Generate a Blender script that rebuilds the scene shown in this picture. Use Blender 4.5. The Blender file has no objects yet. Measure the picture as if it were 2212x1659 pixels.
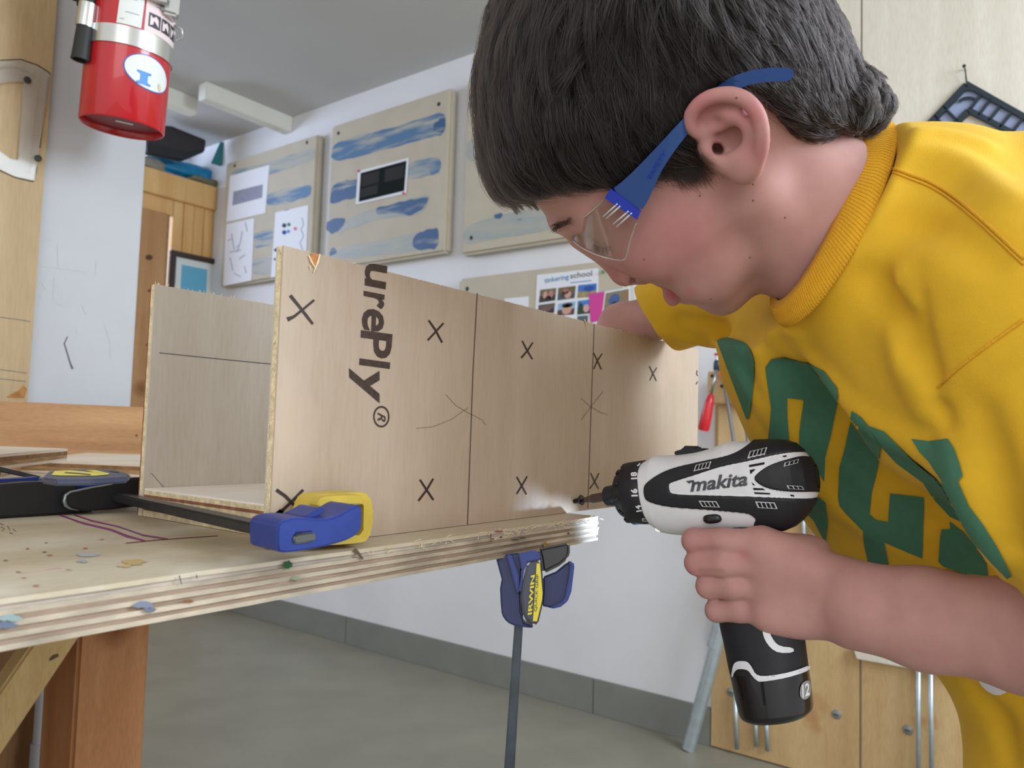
import bpy, bmesh, math, random
import numpy as np
from mathutils import Vector, Matrix
from mathutils.bvhtree import BVHTree
from mathutils.geometry import tessellate_polygon

random.seed(7); np.random.seed(7)
C = bpy.context.scene.collection
SC = bpy.context.scene

# ------------------------------------------------------------------ camera
FPX, CX, CY = 1661.0, 1106.0, 829.5          # 27 mm equivalent on a 2212 x 1659 frame
EYE = np.array([0.0, 0.0, 0.924])            # camera held just above the bench top
def _axes(yaw, pitch, roll):
    cp, sp, cr, sr = math.cos(pitch), math.sin(pitch), math.cos(roll), math.sin(roll)
    Rx = np.array([[1, 0, 0], [0, cp, sp], [0, -sp, cp]])
    Rz = np.array([[cr, -sr, 0], [sr, cr, 0], [0, 0, 1]])
    u = np.array([math.sin(yaw), 0, math.cos(yaw)])
    v = np.array([-math.cos(yaw), 0, math.sin(yaw)])
    M = Rz @ Rx
    return np.array([M @ u, M @ v, M @ np.array([0, -1.0, 0])])
AX = _axes(0.6443, 0.0616, 0.0295)           # rows: world X, Y, Z in camera axes (right, down, forward)
cam_d = bpy.data.cameras.new('camera'); cam = bpy.data.objects.new('camera', cam_d); C.objects.link(cam)
cam_d.sensor_fit = 'HORIZONTAL'; cam_d.sensor_width = 36.0; cam_d.lens = 36.0 * FPX / 2212.0
cam_d.clip_start = 0.02; cam_d.clip_end = 60
_m = Matrix.Identity(4)
for i in range(3):
    _m[i][0] = AX[i, 0]; _m[i][1] = -AX[i, 1]; _m[i][2] = -AX[i, 2]; _m[i][3] = EYE[i]
cam.matrix_world = _m
cam_d.dof.use_dof = True; cam_d.dof.focus_distance = 0.52; cam_d.dof.aperture_fstop = 15.0
SC.camera = cam

# ------------------------------------------------------------------ world, lights, exposure
wd = bpy.data.worlds.new('daylight'); SC.world = wd; wd.use_nodes = True
_bg = wd.node_tree.nodes['Background']; _bg.inputs[0].default_value = (0.98, 0.965, 0.955, 1); _bg.inputs[1].default_value = 0.92
def area(name, loc, target, sx, sy, power, col):
    d = bpy.data.lights.new(name, 'AREA'); d.shape = 'RECTANGLE'; d.size = sx; d.size_y = sy; d.energy = power; d.color = col
    o = bpy.data.objects.new(name, d); C.objects.link(o); o.location = loc
    o.rotation_euler = (Vector(target) - Vector(loc)).to_track_quat('-Z', 'Y').to_euler()
    return o
area('window_light_right', (1.35, -1.5, 1.9), (1.45, 0.9, 0.85), 1.1, 0.9, 52, (0.74, 0.87, 1.0))
area('fill_light_left', (-1.9, -1.3, 1.75), (0.5, 0.5, 0.95), 1.8, 1.5, 18, (0.98, 0.98, 1.0))  # added soft fill to brighten the box panel and face, no actual door
area('window_light_far', (1.05, 4.25, 2.05), (2.2, 2.9, 1.7), 0.7, 0.6, 20, (0.62, 0.74, 1.0))
SC.view_settings.view_transform = 'Standard'; SC.view_settings.look = 'None'
SC.view_settings.gamma = 1.0; SC.view_settings.use_curve_mapping = False
SC.view_settings.exposure = 0.16
SC.cycles.max_bounces = 8
SC.cycles.use_adaptive_sampling = True
try: SC.cycles.use_denoising = True
except Exception: pass

# ------------------------------------------------------------------ measuring helpers
def ray(px, py): return AX @ np.array([(px - CX) / FPX, (py - CY) / FPX, 1.0])
def at(px, py, d): return EYE + ray(px, py) * d
def on(px, py, axis, val):
    r = ray(px, py); return EYE + r * ((val - EYE[axis]) / r[axis])
def onX(px, py, v): return on(px, py, 0, v)
def onY(px, py, v): return on(px, py, 1, v)
def onZ(px, py, v): return on(px, py, 2, v)
def cc(px, py, d): return np.array([(px - CX) / FPX * d, (py - CY) / FPX * d, d])   # camera axes
def cam2w(P): return EYE + np.asarray(P) @ AX.T
def w2cam(P): return (np.asarray(P) - EYE) @ AX
def onplane(px, py, p0, n):
    r = ray(px, py); return EYE + r * (np.dot(np.asarray(p0) - EYE, n) / np.dot(r, n))
def unit(v): v = np.asarray(v, float); return v / np.linalg.norm(v)
def srgb(r, g, b):
    f = lambda c: (c / 255 / 12.92) if c / 255 <= 0.04045 else ((c / 255 + 0.055) / 1.055) ** 2.4
    return (f(r), f(g), f(b), 1.0)

# ------------------------------------------------------------------ objects
def empty(name, loc, label, cat, group=None):
    o = bpy.data.objects.new(name, None); C.objects.link(o); o.location = Vector(loc); o.empty_display_size = 0.02
    o['label'] = label; o['category'] = cat
    if group: o['group'] = group
    return o
def tag(o, label, cat, group=None, kind=None):
    o['label'] = label; o['category'] = cat
    if group: o['group'] = group
    if kind: o['kind'] = kind
    return o
def link(name, me, mat=None, parent=None, label=None, smooth=False):
    o = bpy.data.objects.new(name, me); C.objects.link(o)
    if mat is not None: me.materials.append(mat)
    if smooth:
        me.polygons.foreach_set('use_smooth', [True] * len(me.polygons))
    if parent is not None:
        o.parent = parent
        base = parent; M = Matrix.Identity(4); ch = []
        while base is not None: ch.append(base); base = base.parent
        for b in reversed(ch): M = M @ b.matrix_parent_inverse @ b.matrix_basis
        o.matrix_parent_inverse = M.inverted()
    if label: o['label'] = label
    return o
def struct(o): o['kind'] = 'structure'; return o
def from_bm(name, bm, mat, parent=None, smooth=False, label=None):
    me = bpy.data.meshes.new(name); bm.to_mesh(me); bm.free()
    return link(name, me, mat, parent, label, smooth)
def bevel(bm, w, seg=2, ang=0.5):
    if w <= 0: return
    bm.normal_update()
    es = [e for e in bm.edges if len(e.link_faces) == 2 and e.calc_face_angle(0) > ang]
    bmesh.ops.bevel(bm, geom=es, offset=w, segments=seg, affect='EDGES', clamp_overlap=True)
def box_bm(lo, hi, bw=0.0, seg=2, bm=None):
    b = bmesh.new()
    vs = [b.verts.new((x, y, z)) for z in (lo[2], hi[2]) for y in (lo[1], hi[1]) for x in (lo[0], hi[0])]
    for f in ((0, 2, 3, 1), (4, 5, 7, 6), (0, 1, 5, 4), (2, 6, 7, 3), (0, 4, 6, 2), (1, 3, 7, 5)): b.faces.new([vs[i] for i in f])
    bevel(b, bw, seg)
    return b
def box(name, lo, hi, mat, parent=None, bw=0.0, label=None, seg=2):
    return from_bm(name, box_bm(lo, hi, bw, seg), mat, parent, bw > 0 and seg > 2, label)
def frame_box(name, o, ex, ey, ez, lo, hi, mat, parent=None, bw=0.0, label=None, seg=2):
    b = box_bm(lo, hi, bw, seg); o = np.asarray(o)
    for v in b.verts: v.co = Vector(o + v.co.x * ex + v.co.y * ey + v.co.z * ez)
    bmesh.ops.recalc_face_normals(b, faces=b.faces)
    return from_bm(name, b, mat, parent, False, label)
def prism_bm(pts, off, bw=0.0, seg=2, holes=()):
    """closed polygon(s) of 3-D points, extruded by the vector off"""
    b = bmesh.new(); loops = [pts] + list(holes)
    off = Vector(off); flat = [Vector(p) for l in loops for p in l]
    tri = tessellate_polygon([[Vector(p) for p in l] for l in loops])
    lo = [b.verts.new(p) for p in flat]; hi = [b.verts.new(p + off) for p in flat]
    if len(loops) == 1:
        b.faces.new(lo); b.faces.new(list(reversed(hi)))
    else:
        for t in tri:
            b.faces.new([lo[i] for i in t]); b.faces.new([hi[i] for i in reversed(t)])
    k = 0
    for l in loops:
        n = len(l)
        for i in range(n):
            a, c = k + i, k + (i + 1) % n
            b.faces.new([lo[a], hi[a], hi[c], lo[c]])
        k += n
    bmesh.ops.recalc_face_normals(b, faces=b.faces)
    if bw > 0: bevel(b, bw, seg)
    return b
def prism(name, pts, off, mat, parent=None, bw=0.0, seg=2, smooth=False, label=None, holes=()):
    return from_bm(name, prism_bm(pts, off, bw, seg, holes), mat, parent, smooth, label)
def slab(name, pix, depth, thick, mat, parent=None, bw=0.0, seg=2, label=None, smooth=False, n=None, holes=()):
    """an object whose outline is measured in the photograph, standing at its own distance, with real thickness"""
    c = np.mean(np.asarray(pix, float), 0); p0 = at(c[0], c[1], depth)
    n = unit(ray(c[0], c[1])) if n is None else unit(n)
    return prism(name, [onplane(x, y, p0, n) for x, y in pix], n * thick, mat, parent, bw, seg, smooth, label, [[onplane(x, y, p0, n) for x, y in h] for h in holes])
def tube_bm(path, r, seg=10, cap=True, bm=None, flat=None):
    b = bm or bmesh.new(); path = [np.asarray(p, float) for p in path]; n = len(path)
    rs = r if hasattr(r, '__len__') else [r] * n
    up = None; rings = []
    for i in range(n):
        t = unit(path[min(i + 1, n - 1)] - path[max(i - 1, 0)])
        if up is None:
            up = np.array([0, 0, 1.0]) if abs(t[2]) < 0.9 else np.array([1.0, 0, 0])
        s = unit(np.cross(t, up)); up = unit(np.cross(s, t))
        fl = flat or 1.0
        rings.append([b.verts.new(path[i] + rs[i] * (math.cos(a) * s + math.sin(a) * up * fl)) for a in [2 * math.pi * k / seg for k in range(seg)]])
    for i in range(n - 1):
        for k in range(seg): b.faces.new([rings[i][k], rings[i][(k + 1) % seg], rings[i + 1][(k + 1) % seg], rings[i + 1][k]])
    if cap:
        b.faces.new(list(reversed(rings[0]))); b.faces.new(rings[-1])
    return b
def tube(name, path, r, mat, parent=None, seg=10, label=None, flat=None):
    return from_bm(name, tube_bm(path, r, seg, flat=flat), mat, parent, True, label)
def lathe_bm(o, axis, prof, seg=40, side=None, squash=1.0, bm=None):
    """prof: list of (distance along axis, radius)"""
    b = bm or bmesh.new(); axis = unit(axis); o = np.asarray(o)
    side = unit(side - np.dot(side, axis) * axis) if side is not None else unit(np.cross(axis, [0.3, 0.2, 0.9]))
    oth = np.cross(axis, side); rings = []
    for d, r in prof:
        rings.append([b.verts.new(o + axis * d + max(r, 1e-5) * (math.cos(a) * side * squash + math.sin(a) * oth)) for a in [2 * math.pi * k / seg for k in range(seg)]])
    for i in range(len(prof) - 1):
        for k in range(seg): b.faces.new([rings[i][k], rings[i][(k + 1) % seg], rings[i + 1][(k + 1) % seg], rings[i + 1][k]])
    b.faces.new(list(reversed(rings[0]))); b.faces.new(rings[-1])
    bmesh.ops.recalc_face_normals(b, faces=b.faces)
    return b
def lathe(name, o, axis, prof, mat, parent=None, seg=40, label=None, side=None, squash=1.0, smooth=True):
    ob = from_bm(name, lathe_bm(o, axis, prof, seg, side, squash), mat, parent, smooth, label)
    return auto_smooth(ob)
def auto_smooth(ob, ang=0.7):
    me = ob.data; b = bmesh.new(); b.from_mesh(me); b.normal_update()
    for e in b.edges:
        e.smooth = not (len(e.link_faces) == 2 and e.calc_face_angle(0) > ang)
    b.to_mesh(me); b.free(); return ob
def fill_mesh(loops2d, to3d, step=None):
    """flat 2-D outline(s) filled with triangles, split to edges under `step`, mapped by to3d"""
    b = bmesh.new()
    tri = tessellate_polygon([[Vector((x, y, 0)) for x, y in l] for l in loops2d])
    flat = [b.verts.new((x, y, 0)) for l in loops2d for x, y in l]
    for t in tri:
        try: b.faces.new([flat[i] for i in t])
        except ValueError: pass
    if step:
        for _ in range(9):
            es = [e for e in b.edges if e.calc_length() > step]
            if not es: break
            bmesh.ops.subdivide_edges(b, edges=es, cuts=1, use_grid_fill=False)
            bmesh.ops.triangulate(b, faces=[f for f in b.faces if len(f.verts) > 3])
    for v in b.verts: v.co = Vector(to3d(v.co.x, v.co.y))
    return b
_font_cache = {}
def text_bm(txt, to3d, size=1.0, shear=0.0, bold=0.0, space=1.0, sub=0):
    """lettering as flat real faces; to3d maps (x, y) of the text line to 3-D"""
    cu = bpy.data.curves.new('lettering', 'FONT'); cu.body = txt; cu.size = size; cu.shear = shear; cu.offset = bold; cu.space_character = space
    cu.resolution_u = 3
    o = bpy.data.objects.new('lettering_tmp', cu); C.objects.link(o)
    dg = bpy.context.evaluated_depsgraph_get(); me = bpy.data.meshes.new_from_object(o.evaluated_get(dg))
    b = bmesh.new(); b.from_mesh(me); bmesh.ops.triangulate(b, faces=b.faces)
    bpy.data.objects.remove(o); bpy.data.meshes.remove(me); bpy.data.curves.remove(cu)
    xs = [v.co.x for v in b.verts]; ys = [v.co.y for v in b.verts]
    bb = (min(xs), max(xs), min(ys), max(ys))
    for _ in range(sub):
        bmesh.ops.subdivide_edges(b, edges=[e for e in b.edges if e.calc_length() > 0.07], cuts=1); bmesh.ops.triangulate(b, faces=[f for f in b.faces if len(f.verts) > 3])
    for v in b.verts: v.co = Vector(to3d(v.co.x, v.co.y, bb))
    return b
def quad_text(name, txt, p00, p10, p01, mat, parent, shear=0.0, bold=0.0, space=1.0, lift=0.0003, label=None):
    """text stretched over the parallelogram p00 (bottom left), p10 (bottom right), p01 (top left)"""
    p00, p10, p01 = map(np.asarray, (p00, p10, p01)); n = unit(np.cross(p10 - p00, p01 - p00))
    def m(x, y, bb): return p00 + (p10 - p00) * (x - bb[0]) / (bb[1] - bb[0]) + (p01 - p00) * (y - bb[2]) / (bb[3] - bb[2]) + n * lift
    return from_bm(name, text_bm(txt, m, 1.0, shear, bold, space), mat, parent, False, label)
def stroke_bm(pts, w, to3d, bm=None):
    """a pen or paint line of width w along 2-D points"""
    b = bm or bmesh.new(); n = len(pts); L = []; ws = w if hasattr(w, '__len__') else [w] * n
    for i in range(n):
        a = np.asarray(pts[max(i - 1, 0)], float); c = np.asarray(pts[min(i + 1, n - 1)], float); t = unit(c - a); q = np.array([-t[1], t[0]])
        p = np.asarray(pts[i], float)
        L.append((b.verts.new(Vector(to3d(*(p + q * ws[i] / 2)))), b.verts.new(Vector(to3d(*(p - q * ws[i] / 2))))))
    for i in range(n - 1): b.faces.new([L[i][0], L[i][1], L[i + 1][1], L[i + 1][0]])
    return b

# ------------------------------------------------------------------ materials
def mat(name, col, rough=0.5, metal=0.0, spec=0.5, var=0.0, vscale=20.0, bump=0.0, bscale=200.0, stretch=(1, 1, 1), coat=0.0, col2=None, sheen=0.0, trans=0.0, ior=1.45, sss=0.0, alpha=1.0, emit=None, estr=0.0):
    m = bpy.data.materials.new(name); m.use_nodes = True; nt = m.node_tree; N = nt.nodes; L = nt.links
    p = N['Principled BSDF']; col = tuple(col)
    p.inputs['Base Color'].default_value = col; p.inputs['Roughness'].default_value = rough; p.inputs['Metallic'].default_value = metal
    p.inputs['Specular IOR Level'].default_value = spec; p.inputs['Coat Weight'].default_value = coat; p.inputs['IOR'].default_value = ior
    p.inputs['Transmission Weight'].default_value = trans; p.inputs['Alpha'].default_value = alpha
    if sheen: p.inputs['Sheen Weight'].default_value = sheen
    if sss:
        p.inputs['Subsurface Weight'].default_value = sss; p.inputs['Subsurface Radius'].default_value = (1.0, 0.35, 0.2); p.inputs['Subsurface Scale'].default_value = 0.006
    if emit is not None:
        p.inputs['Emission Color'].default_value = emit; p.inputs['Emission Strength'].default_value = estr
    if var or bump or col2:
        tc = N.new('ShaderNodeTexCoord'); mp = N.new('ShaderNodeMapping'); mp.inputs['Scale'].default_value = stretch
        L.new(tc.outputs['Object'], mp.inputs['Vector'])
    if var or col2:
        nz = N.new('ShaderNodeTexNoise'); nz.inputs['Scale'].default_value = vscale; nz.inputs['Detail'].default_value = 5; L.new(mp.outputs[0], nz.inputs['Vector'])
        rp = N.new('ShaderNodeValToRGB'); c2 = col2 or tuple(c * (1 - var) for c in col[:3]) + (1,)
        rp.color_ramp.elements[0].position = 0.35; rp.color_ramp.elements[0].color = c2
        rp.color_ramp.elements[1].position = 0.65; rp.color_ramp.elements[1].color = tuple(min(1, c * (1 + var * 0.4)) for c in col[:3]) + (1,)
        L.new(nz.outputs['Fac'], rp.inputs['Fac']); L.new(rp.outputs['Color'], p.inputs['Base Color'])
    if bump:
        n2 = N.new('ShaderNodeTexNoise'); n2.inputs['Scale'].default_value = bscale; n2.inputs['Detail'].default_value = 4; L.new(mp.outputs[0], n2.inputs['Vector'])
        bp = N.new('ShaderNodeBump'); bp.inputs['Strength'].default_value = bump; bp.inputs['Distance'].default_value = 0.002
        L.new(n2.outputs['Fac'], bp.inputs['Height']); L.new(bp.outputs[0], p.inputs['Normal'])
    return m
def wood(name, light, dark, stretch, scale=6.0, rough=0.55, fine=0.35, blotch=None, knots=0.0, bands=0.0, spots=None):
    """wood grain: long noise along one axis, a fine fibre noise over it, optional stains and knots"""
    m = bpy.data.materials.new(name); m.use_nodes = True; nt = m.node_tree; N = nt.nodes; L = nt.links
    p = N['Principled BSDF']; p.inputs['Roughness'].default_value = rough; p.inputs['Specular IOR Level'].default_value = 0.3
    tc = N.new('ShaderNodeTexCoord'); mp = N.new('ShaderNodeMapping'); mp.inputs['Scale'].default_value = stretch; L.new(tc.outputs['Object'], mp.inputs['Vector'])
    nz = N.new('ShaderNodeTexNoise'); nz.inputs['Scale'].default_value = scale; nz.inputs['Detail'].default_value = 6; nz.inputs['Distortion'].default_value = 0.6; L.new(mp.outputs[0], nz.inputs['Vector'])
    rp = N.new('ShaderNodeValToRGB'); rp.color_ramp.elements[0].position = 0.3; rp.color_ramp.elements[0].color = dark; rp.color_ramp.elements[1].position = 0.68; rp.color_ramp.elements[1].color = light
    L.new(nz.outputs['Fac'], rp.inputs['Fac']); out = rp.outputs['Color']
    if bands:
        wv = N.new('ShaderNodeTexWave'); wv.wave_type = 'BANDS'; wv.bands_direction = 'X'; wv.inputs['Scale'].default_value = bands; wv.inputs['Distortion'].default_value = 6; wv.inputs['Detail'].default_value = 3; wv.inputs['Detail Scale'].default_value = 1.4
        L.new(mp.outputs[0], wv.inputs['Vector']); mx = N.new('ShaderNodeMix'); mx.data_type = 'RGBA'; mx.blend_type = 'MULTIPLY'; mx.inputs[0].default_value = 0.28
        r2 = N.new('ShaderNodeValToRGB'); r2.color_ramp.elements[0].color = dark; r2.color_ramp.elements[1].color = (1, 1, 1, 1); L.new(wv.outputs['Color'], r2.inputs['Fac'])
        L.new(out, mx.inputs[6]); L.new(r2.outputs['Color'], mx.inputs[7]); out = mx.outputs[2]
    if fine:
        mp2 = N.new('ShaderNodeMapping'); mp2.inputs['Scale'].default_value = tuple(s * 6 for s in stretch); L.new(tc.outputs['Object'], mp2.inputs['Vector'])
        n3 = N.new('ShaderNodeTexNoise'); n3.inputs['Scale'].default_value = scale * 5; n3.inputs['Detail'].default_value = 3; L.new(mp2.outputs[0], n3.inputs['Vector'])
        r3 = N.new('ShaderNodeValToRGB'); g = 1 - fine; r3.color_ramp.elements[0].position = 0.25; r3.color_ramp.elements[0].color = (g, g * 0.97, g * 0.93, 1); r3.color_ramp.elements[1].position = 0.6; r3.color_ramp.elements[1].color = (1, 1, 1, 1)
        L.new(n3.outputs['Fac'], r3.inputs['Fac']); mx = N.new('ShaderNodeMix'); mx.data_type = 'RGBA'; mx.blend_type = 'MULTIPLY'; mx.inputs[0].default_value = 1
        L.new(out, mx.inputs[6]); L.new(r3.outputs['Color'], mx.inputs[7]); out = mx.outputs[2]
    if knots:
        vo = N.new('ShaderNodeTexVoronoi'); vo.inputs['Scale'].default_value = knots; L.new(tc.outputs['Object'], vo.inputs['Vector'])
        r4 = N.new('ShaderNodeValToRGB'); r4.color_ramp.elements[0].position = 0.06; r4.color_ramp.elements[0].color = (0.35, 0.2, 0.1, 1); r4.color_ramp.elements[1].position = 0.17; r4.color_ramp.elements[1].color = (1, 1, 1, 1)
        L.new(vo.outputs['Distance'], r4.inputs['Fac']); mx = N.new('ShaderNodeMix'); mx.data_type = 'RGBA'; mx.blend_type = 'MULTIPLY'; mx.inputs[0].default_value = 0.8
        L.new(out, mx.inputs[6]); L.new(r4.outputs['Color'], mx.inputs[7]); out = mx.outputs[2]
    for (sc, lo, hi, colr) in (blotch or []):
        n5 = N.new('ShaderNodeTexNoise'); n5.inputs['Scale'].default_value = sc; n5.inputs['Detail'].default_value = 4; L.new(tc.outputs['Object'], n5.inputs['Vector'])
        r5 = N.new('ShaderNodeMapRange'); r5.inputs['From Min'].default_value = lo; r5.inputs['From Max'].default_value = hi; L.new(n5.outputs['Fac'], r5.inputs['Value'])
        mx = N.new('ShaderNodeMix'); mx.data_type = 'RGBA'; L.new(r5.outputs[0], mx.inputs[0]); L.new(out, mx.inputs[6]); mx.inputs[7].default_value = colr; out = mx.outputs[2]
    L.new(out, p.inputs['Base Color'])
    bp = N.new('ShaderNodeBump'); bp.inputs['Strength'].default_value = 0.15; bp.inputs['Distance'].default_value = 0.001; L.new(nz.outputs['Fac'], bp.inputs['Height']); L.new(bp.outputs[0], p.inputs['Normal'])
    return m

# ================================================================== surface kernel: smooth-blended solids -> one continuous mesh
def smin(a, b, k):
    if k <= 0: return np.minimum(a, b)
    h = np.maximum(k - np.abs(a - b), 0) / k
    return np.minimum(a, b) - h * h * k * 0.25
def smax(a, b, k): return -smin(-a, -b, k)
class Field:
    def __init__(s): s.ops = []
    def op(s, kind, f, lo, hi, k): s.ops.append((kind, f, np.asarray(lo, float), np.asarray(hi, float), k)); return s
    def ell(s, c, ax, r, k=0.006, kind='+'):
        """ellipsoid, axes as rows of ax"""
        c = np.asarray(c, float); ax = np.array([unit(a) for a in ax]); r = np.asarray(r, float)
        def f(P):
            q = (P - c) @ ax.T; k0 = np.linalg.norm(q / r, axis=1); k1 = np.linalg.norm(q / (r * r), axis=1)
            return np.where(k1 > 1e-9, k0 * (k0 - 1) / np.maximum(k1, 1e-9), -r.min())
        e = np.sqrt(((ax.T * r) ** 2).sum(1))
        return s.op(kind, f, c - e, c + e, k)
    def sph(s, c, r, k=0.006, kind='+'): return s.ell(c, np.eye(3), (r, r, r), k, kind)
    def cap(s, a, b, ra, rb, k=0.006, kind='+'):
        a = np.asarray(a, float); b = np.asarray(b, float); d = b - a; L2 = np.dot(d, d)
        def f(P):
            t = np.clip(((P - a) @ d) / L2, 0, 1); return np.linalg.norm(P - a - t[:, None] * d, axis=1) - (ra + (rb - ra) * t)
        return s.op(kind, f, np.minimum(a - ra, b - rb), np.maximum(a + ra, b + rb), k)
    def chain(s, pts, rs, k=0.004, kind='+', inner=0.0):
        pts = [np.asarray(p, float) for p in pts]; rs = list(rs) if hasattr(rs, '__len__') else [rs] * len(pts)
        def f(P):
            o = np.full(len(P), 9.0)
            for a, b, ra, rb in zip(pts[:-1], pts[1:], rs[:-1], rs[1:]):
                d = b - a; t = np.clip(((P - a) @ d) / np.dot(d, d), 0, 1); o = smin(o, np.linalg.norm(P - a - t[:, None] * d, axis=1) - (ra + (rb - ra) * t), inner)
            return o
        lo = np.min([p - r for p, r in zip(pts, rs)], 0); hi = np.max([p + r for p, r in zip(pts, rs)], 0)
        return s.op(kind, f, lo, hi, k)
    def plane(s, p, n, k=0.003):
        """keep only the side the normal points away from"""
        p = np.asarray(p, float); n = unit(n)
        return s.op('^', lambda P: (P - p) @ n, [-9] * 3, [9] * 3, k)
    def __call__(s, P, cull=True):
        d = np.full(len(P), 0.5); glo, ghi = P.min(0), P.max(0)
        for kind, f, lo, hi, k in s.ops:
            pad = k + 0.012
            if cull:
                if kind != '^' and (np.any(glo > hi + pad) or np.any(ghi < lo - pad)): continue
                m = np.all((P > lo - pad) & (P < hi + pad), axis=1) if kind != '^' else None
            else: m = None
            if m is None:
                v = f(P); d = smin(d, v, k) if kind == '+' else (smax(d, v, k) if kind == '^' else smax(d, -v, k))
            else:
                i = np.nonzero(m)[0]
                if not len(i): continue
                v = f(P[i]); d[i] = smin(d[i], v, k) if kind == '+' else smax(d[i], -v, k)
        return d
def grad(F, P, e=5e-4):
    g = np.stack([F(P + np.eye(3)[i] * e, False) - F(P - np.eye(3)[i] * e, False) for i in range(3)], 1)
    return g / np.maximum(np.linalg.norm(g, axis=1, keepdims=True), 1e-9)
def surface(F, lo, hi, h, smooth=2, B=8):
    lo = np.asarray(lo, float); hi = np.asarray(hi, float); nb = np.ceil((hi - lo) / (h * B)).astype(int)
    g = np.stack(np.meshgrid(*[np.arange(n) for n in nb], indexing='ij'), -1).reshape(-1, 3)
    ctr = lo + (g + 0.5) * h * B
    d = np.concatenate([F(ctr[i:i + 60000], False) for i in range(0, len(ctr), 60000)])
    act = g[np.abs(d) < h * B * 0.87 * 1.45 + 0.004]
    loc = np.stack(np.meshgrid(*[np.arange(B + 1)] * 3, indexing='ij'), -1).reshape(-1, 3)
    CH = 64; VK, VP, EK = [], [], []
    N = nb * B + 2
    # process blocks in spatial order so culling works
    act = act[np.lexsort((act[:, 2] // 4, act[:, 1] // 4, act[:, 0] // 4))]
    corner = np.array([[i, j, k] for i in (0, 1) for j in (0, 1) for k in (0, 1)])
    edges = [(a, b) for a in range(8) for b in range(8) if a < b and np.abs(corner[a] - corner[b]).sum() == 1]
    for s0 in range(0, len(act), CH):
        blk = act[s0:s0 + CH]; n = len(blk)
        idx = (blk[:, None, :] * B + loc[None]).reshape(-1, 3); P = lo + idx * h
        D = F(P).reshape(n, B + 1, B + 1, B + 1)
        S = D < 0
        c8 = [D[:, i:B + i, j:B + j, k:B + k] for i, j, k in corner]; s8 = [S[:, i:B + i, j:B + j, k:B + k] for i, j, k in corner]
        cnt = sum(x.astype(np.int8) for x in s8); m = (cnt > 0) & (cnt < 8)
        w = np.nonzero(m)
        if not len(w[0]): continue
        v8 = np.stack([c[w] for c in c8], 1); acc = np.zeros((len(w[0]), 3)); ct = np.zeros(len(w[0]))
        for a, b in edges:
            va, vb = v8[:, a], v8[:, b]; x = (va < 0) != (vb < 0); t = np.where(x, va / np.where(np.abs(va - vb) < 1e-12, 1, va - vb), 0)
            acc += np.where(x[:, None], corner[a] + t[:, None] * (corner[b] - corner[a]), 0); ct += x
        cell = blk[w[0]] * B + np.stack(w[1:], 1)
        VK.append((cell[:, 0] * N[1] + cell[:, 1]) * N[2] + cell[:, 2]); VP.append(lo + (cell + acc / ct[:, None]) * h)
        for axn in range(3):
            sl0 = S[:, :B, :B, :B]; o = [0, 0, 0]; o[axn] = 1
            sl1 = S[:, o[0]:B + o[0], o[1]:B + o[1], o[2]:B + o[2]]
            e = np.nonzero(sl0 != sl1)
            if len(e[0]): EK.append(np.column_stack([blk[e[0]] * B + np.stack(e[1:], 1), np.full(len(e[0]), axn), sl0[e].astype(int)]))
    K = np.concatenate(VK); V = np.concatenate(VP); o = np.argsort(K); K, V = K[o], V[o]
    E = np.concatenate(EK); quads = []
    for axn in range(3):
        e = E[E[:, 3] == axn]; u, v = (axn + 1) % 3, (axn + 2) % 3; q = []
        for du, dv in ((1, 1), (0, 1), (0, 0), (1, 0)):
            c = e[:, :3].copy(); c[:, u] -= du; c[:, v] -= dv; key = (c[:, 0] * N[1] + c[:, 1]) * N[2] + c[:, 2]
            i = np.clip(np.searchsorted(K, key), 0, len(K) - 1); q.append(np.where(K[i] == key, i, -1))
        q = np.stack(q, 1); flip = e[:, 4] == 0; q[flip] = q[flip][:, ::-1]; quads.append(q[np.all(q >= 0, 1)])
    Q = np.concatenate(quads)
    for _ in range(smooth):
        a = np.concatenate([Q[:, [0, 1]], Q[:, [1, 2]], Q[:, [2, 3]], Q[:, [3, 0]]])
        ns = np.zeros_like(V); c = np.bincount(a[:, 0], minlength=len(V)) + np.bincount(a[:, 1], minlength=len(V))
        for k in range(3): ns[:, k] = np.bincount(a[:, 0], V[a[:, 1], k], len(V)) + np.bincount(a[:, 1], V[a[:, 0], k], len(V))
        V = V * 0.45 + 0.55 * ns / np.maximum(c, 1)[:, None]
    return V, Q
def mesh_from(name, V, Q, m, parent=None, label=None):
    """V in camera axes"""
    W = cam2w(V); me = bpy.data.meshes.new(name)
    me.vertices.add(len(W)); me.vertices.foreach_set('co', W.astype(np.float32).ravel())
    me.loops.add(Q.size); me.loops.foreach_set('vertex_index', Q.astype(np.int32).ravel())
    me.polygons.add(len(Q)); me.polygons.foreach_set('loop_start', np.arange(0, Q.size, Q.shape[1], dtype=np.int32))
    me.update(calc_edges=True); me.validate()
    return link(name, me, m, parent, label, True)
def poly_sd(pts, poly):
    """signed distance in 2-D, negative inside"""
    poly = np.asarray(poly, float); x, y = pts[:, 0], pts[:, 1]; d = np.full(len(pts), 1e9); ins = np.zeros(len(pts), bool); n = len(poly)
    for i in range(n):
        a, b = poly[i], poly[(i + 1) % n]; e = b - a; t = np.clip(((x - a[0]) * e[0] + (y - a[1]) * e[1]) / max(e @ e, 1e-12), 0, 1)
        d = np.minimum(d, (x - a[0] - t * e[0]) ** 2 + (y - a[1] - t * e[1]) ** 2)
        if a[1] != b[1]:
            c = ((a[1] > y) != (b[1] > y)) & (x < (b[0] - a[0]) * (y - a[1]) / (b[1] - a[1]) + a[0]); ins ^= c
    d = np.sqrt(d); return np.where(ins, -d, d)
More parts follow.
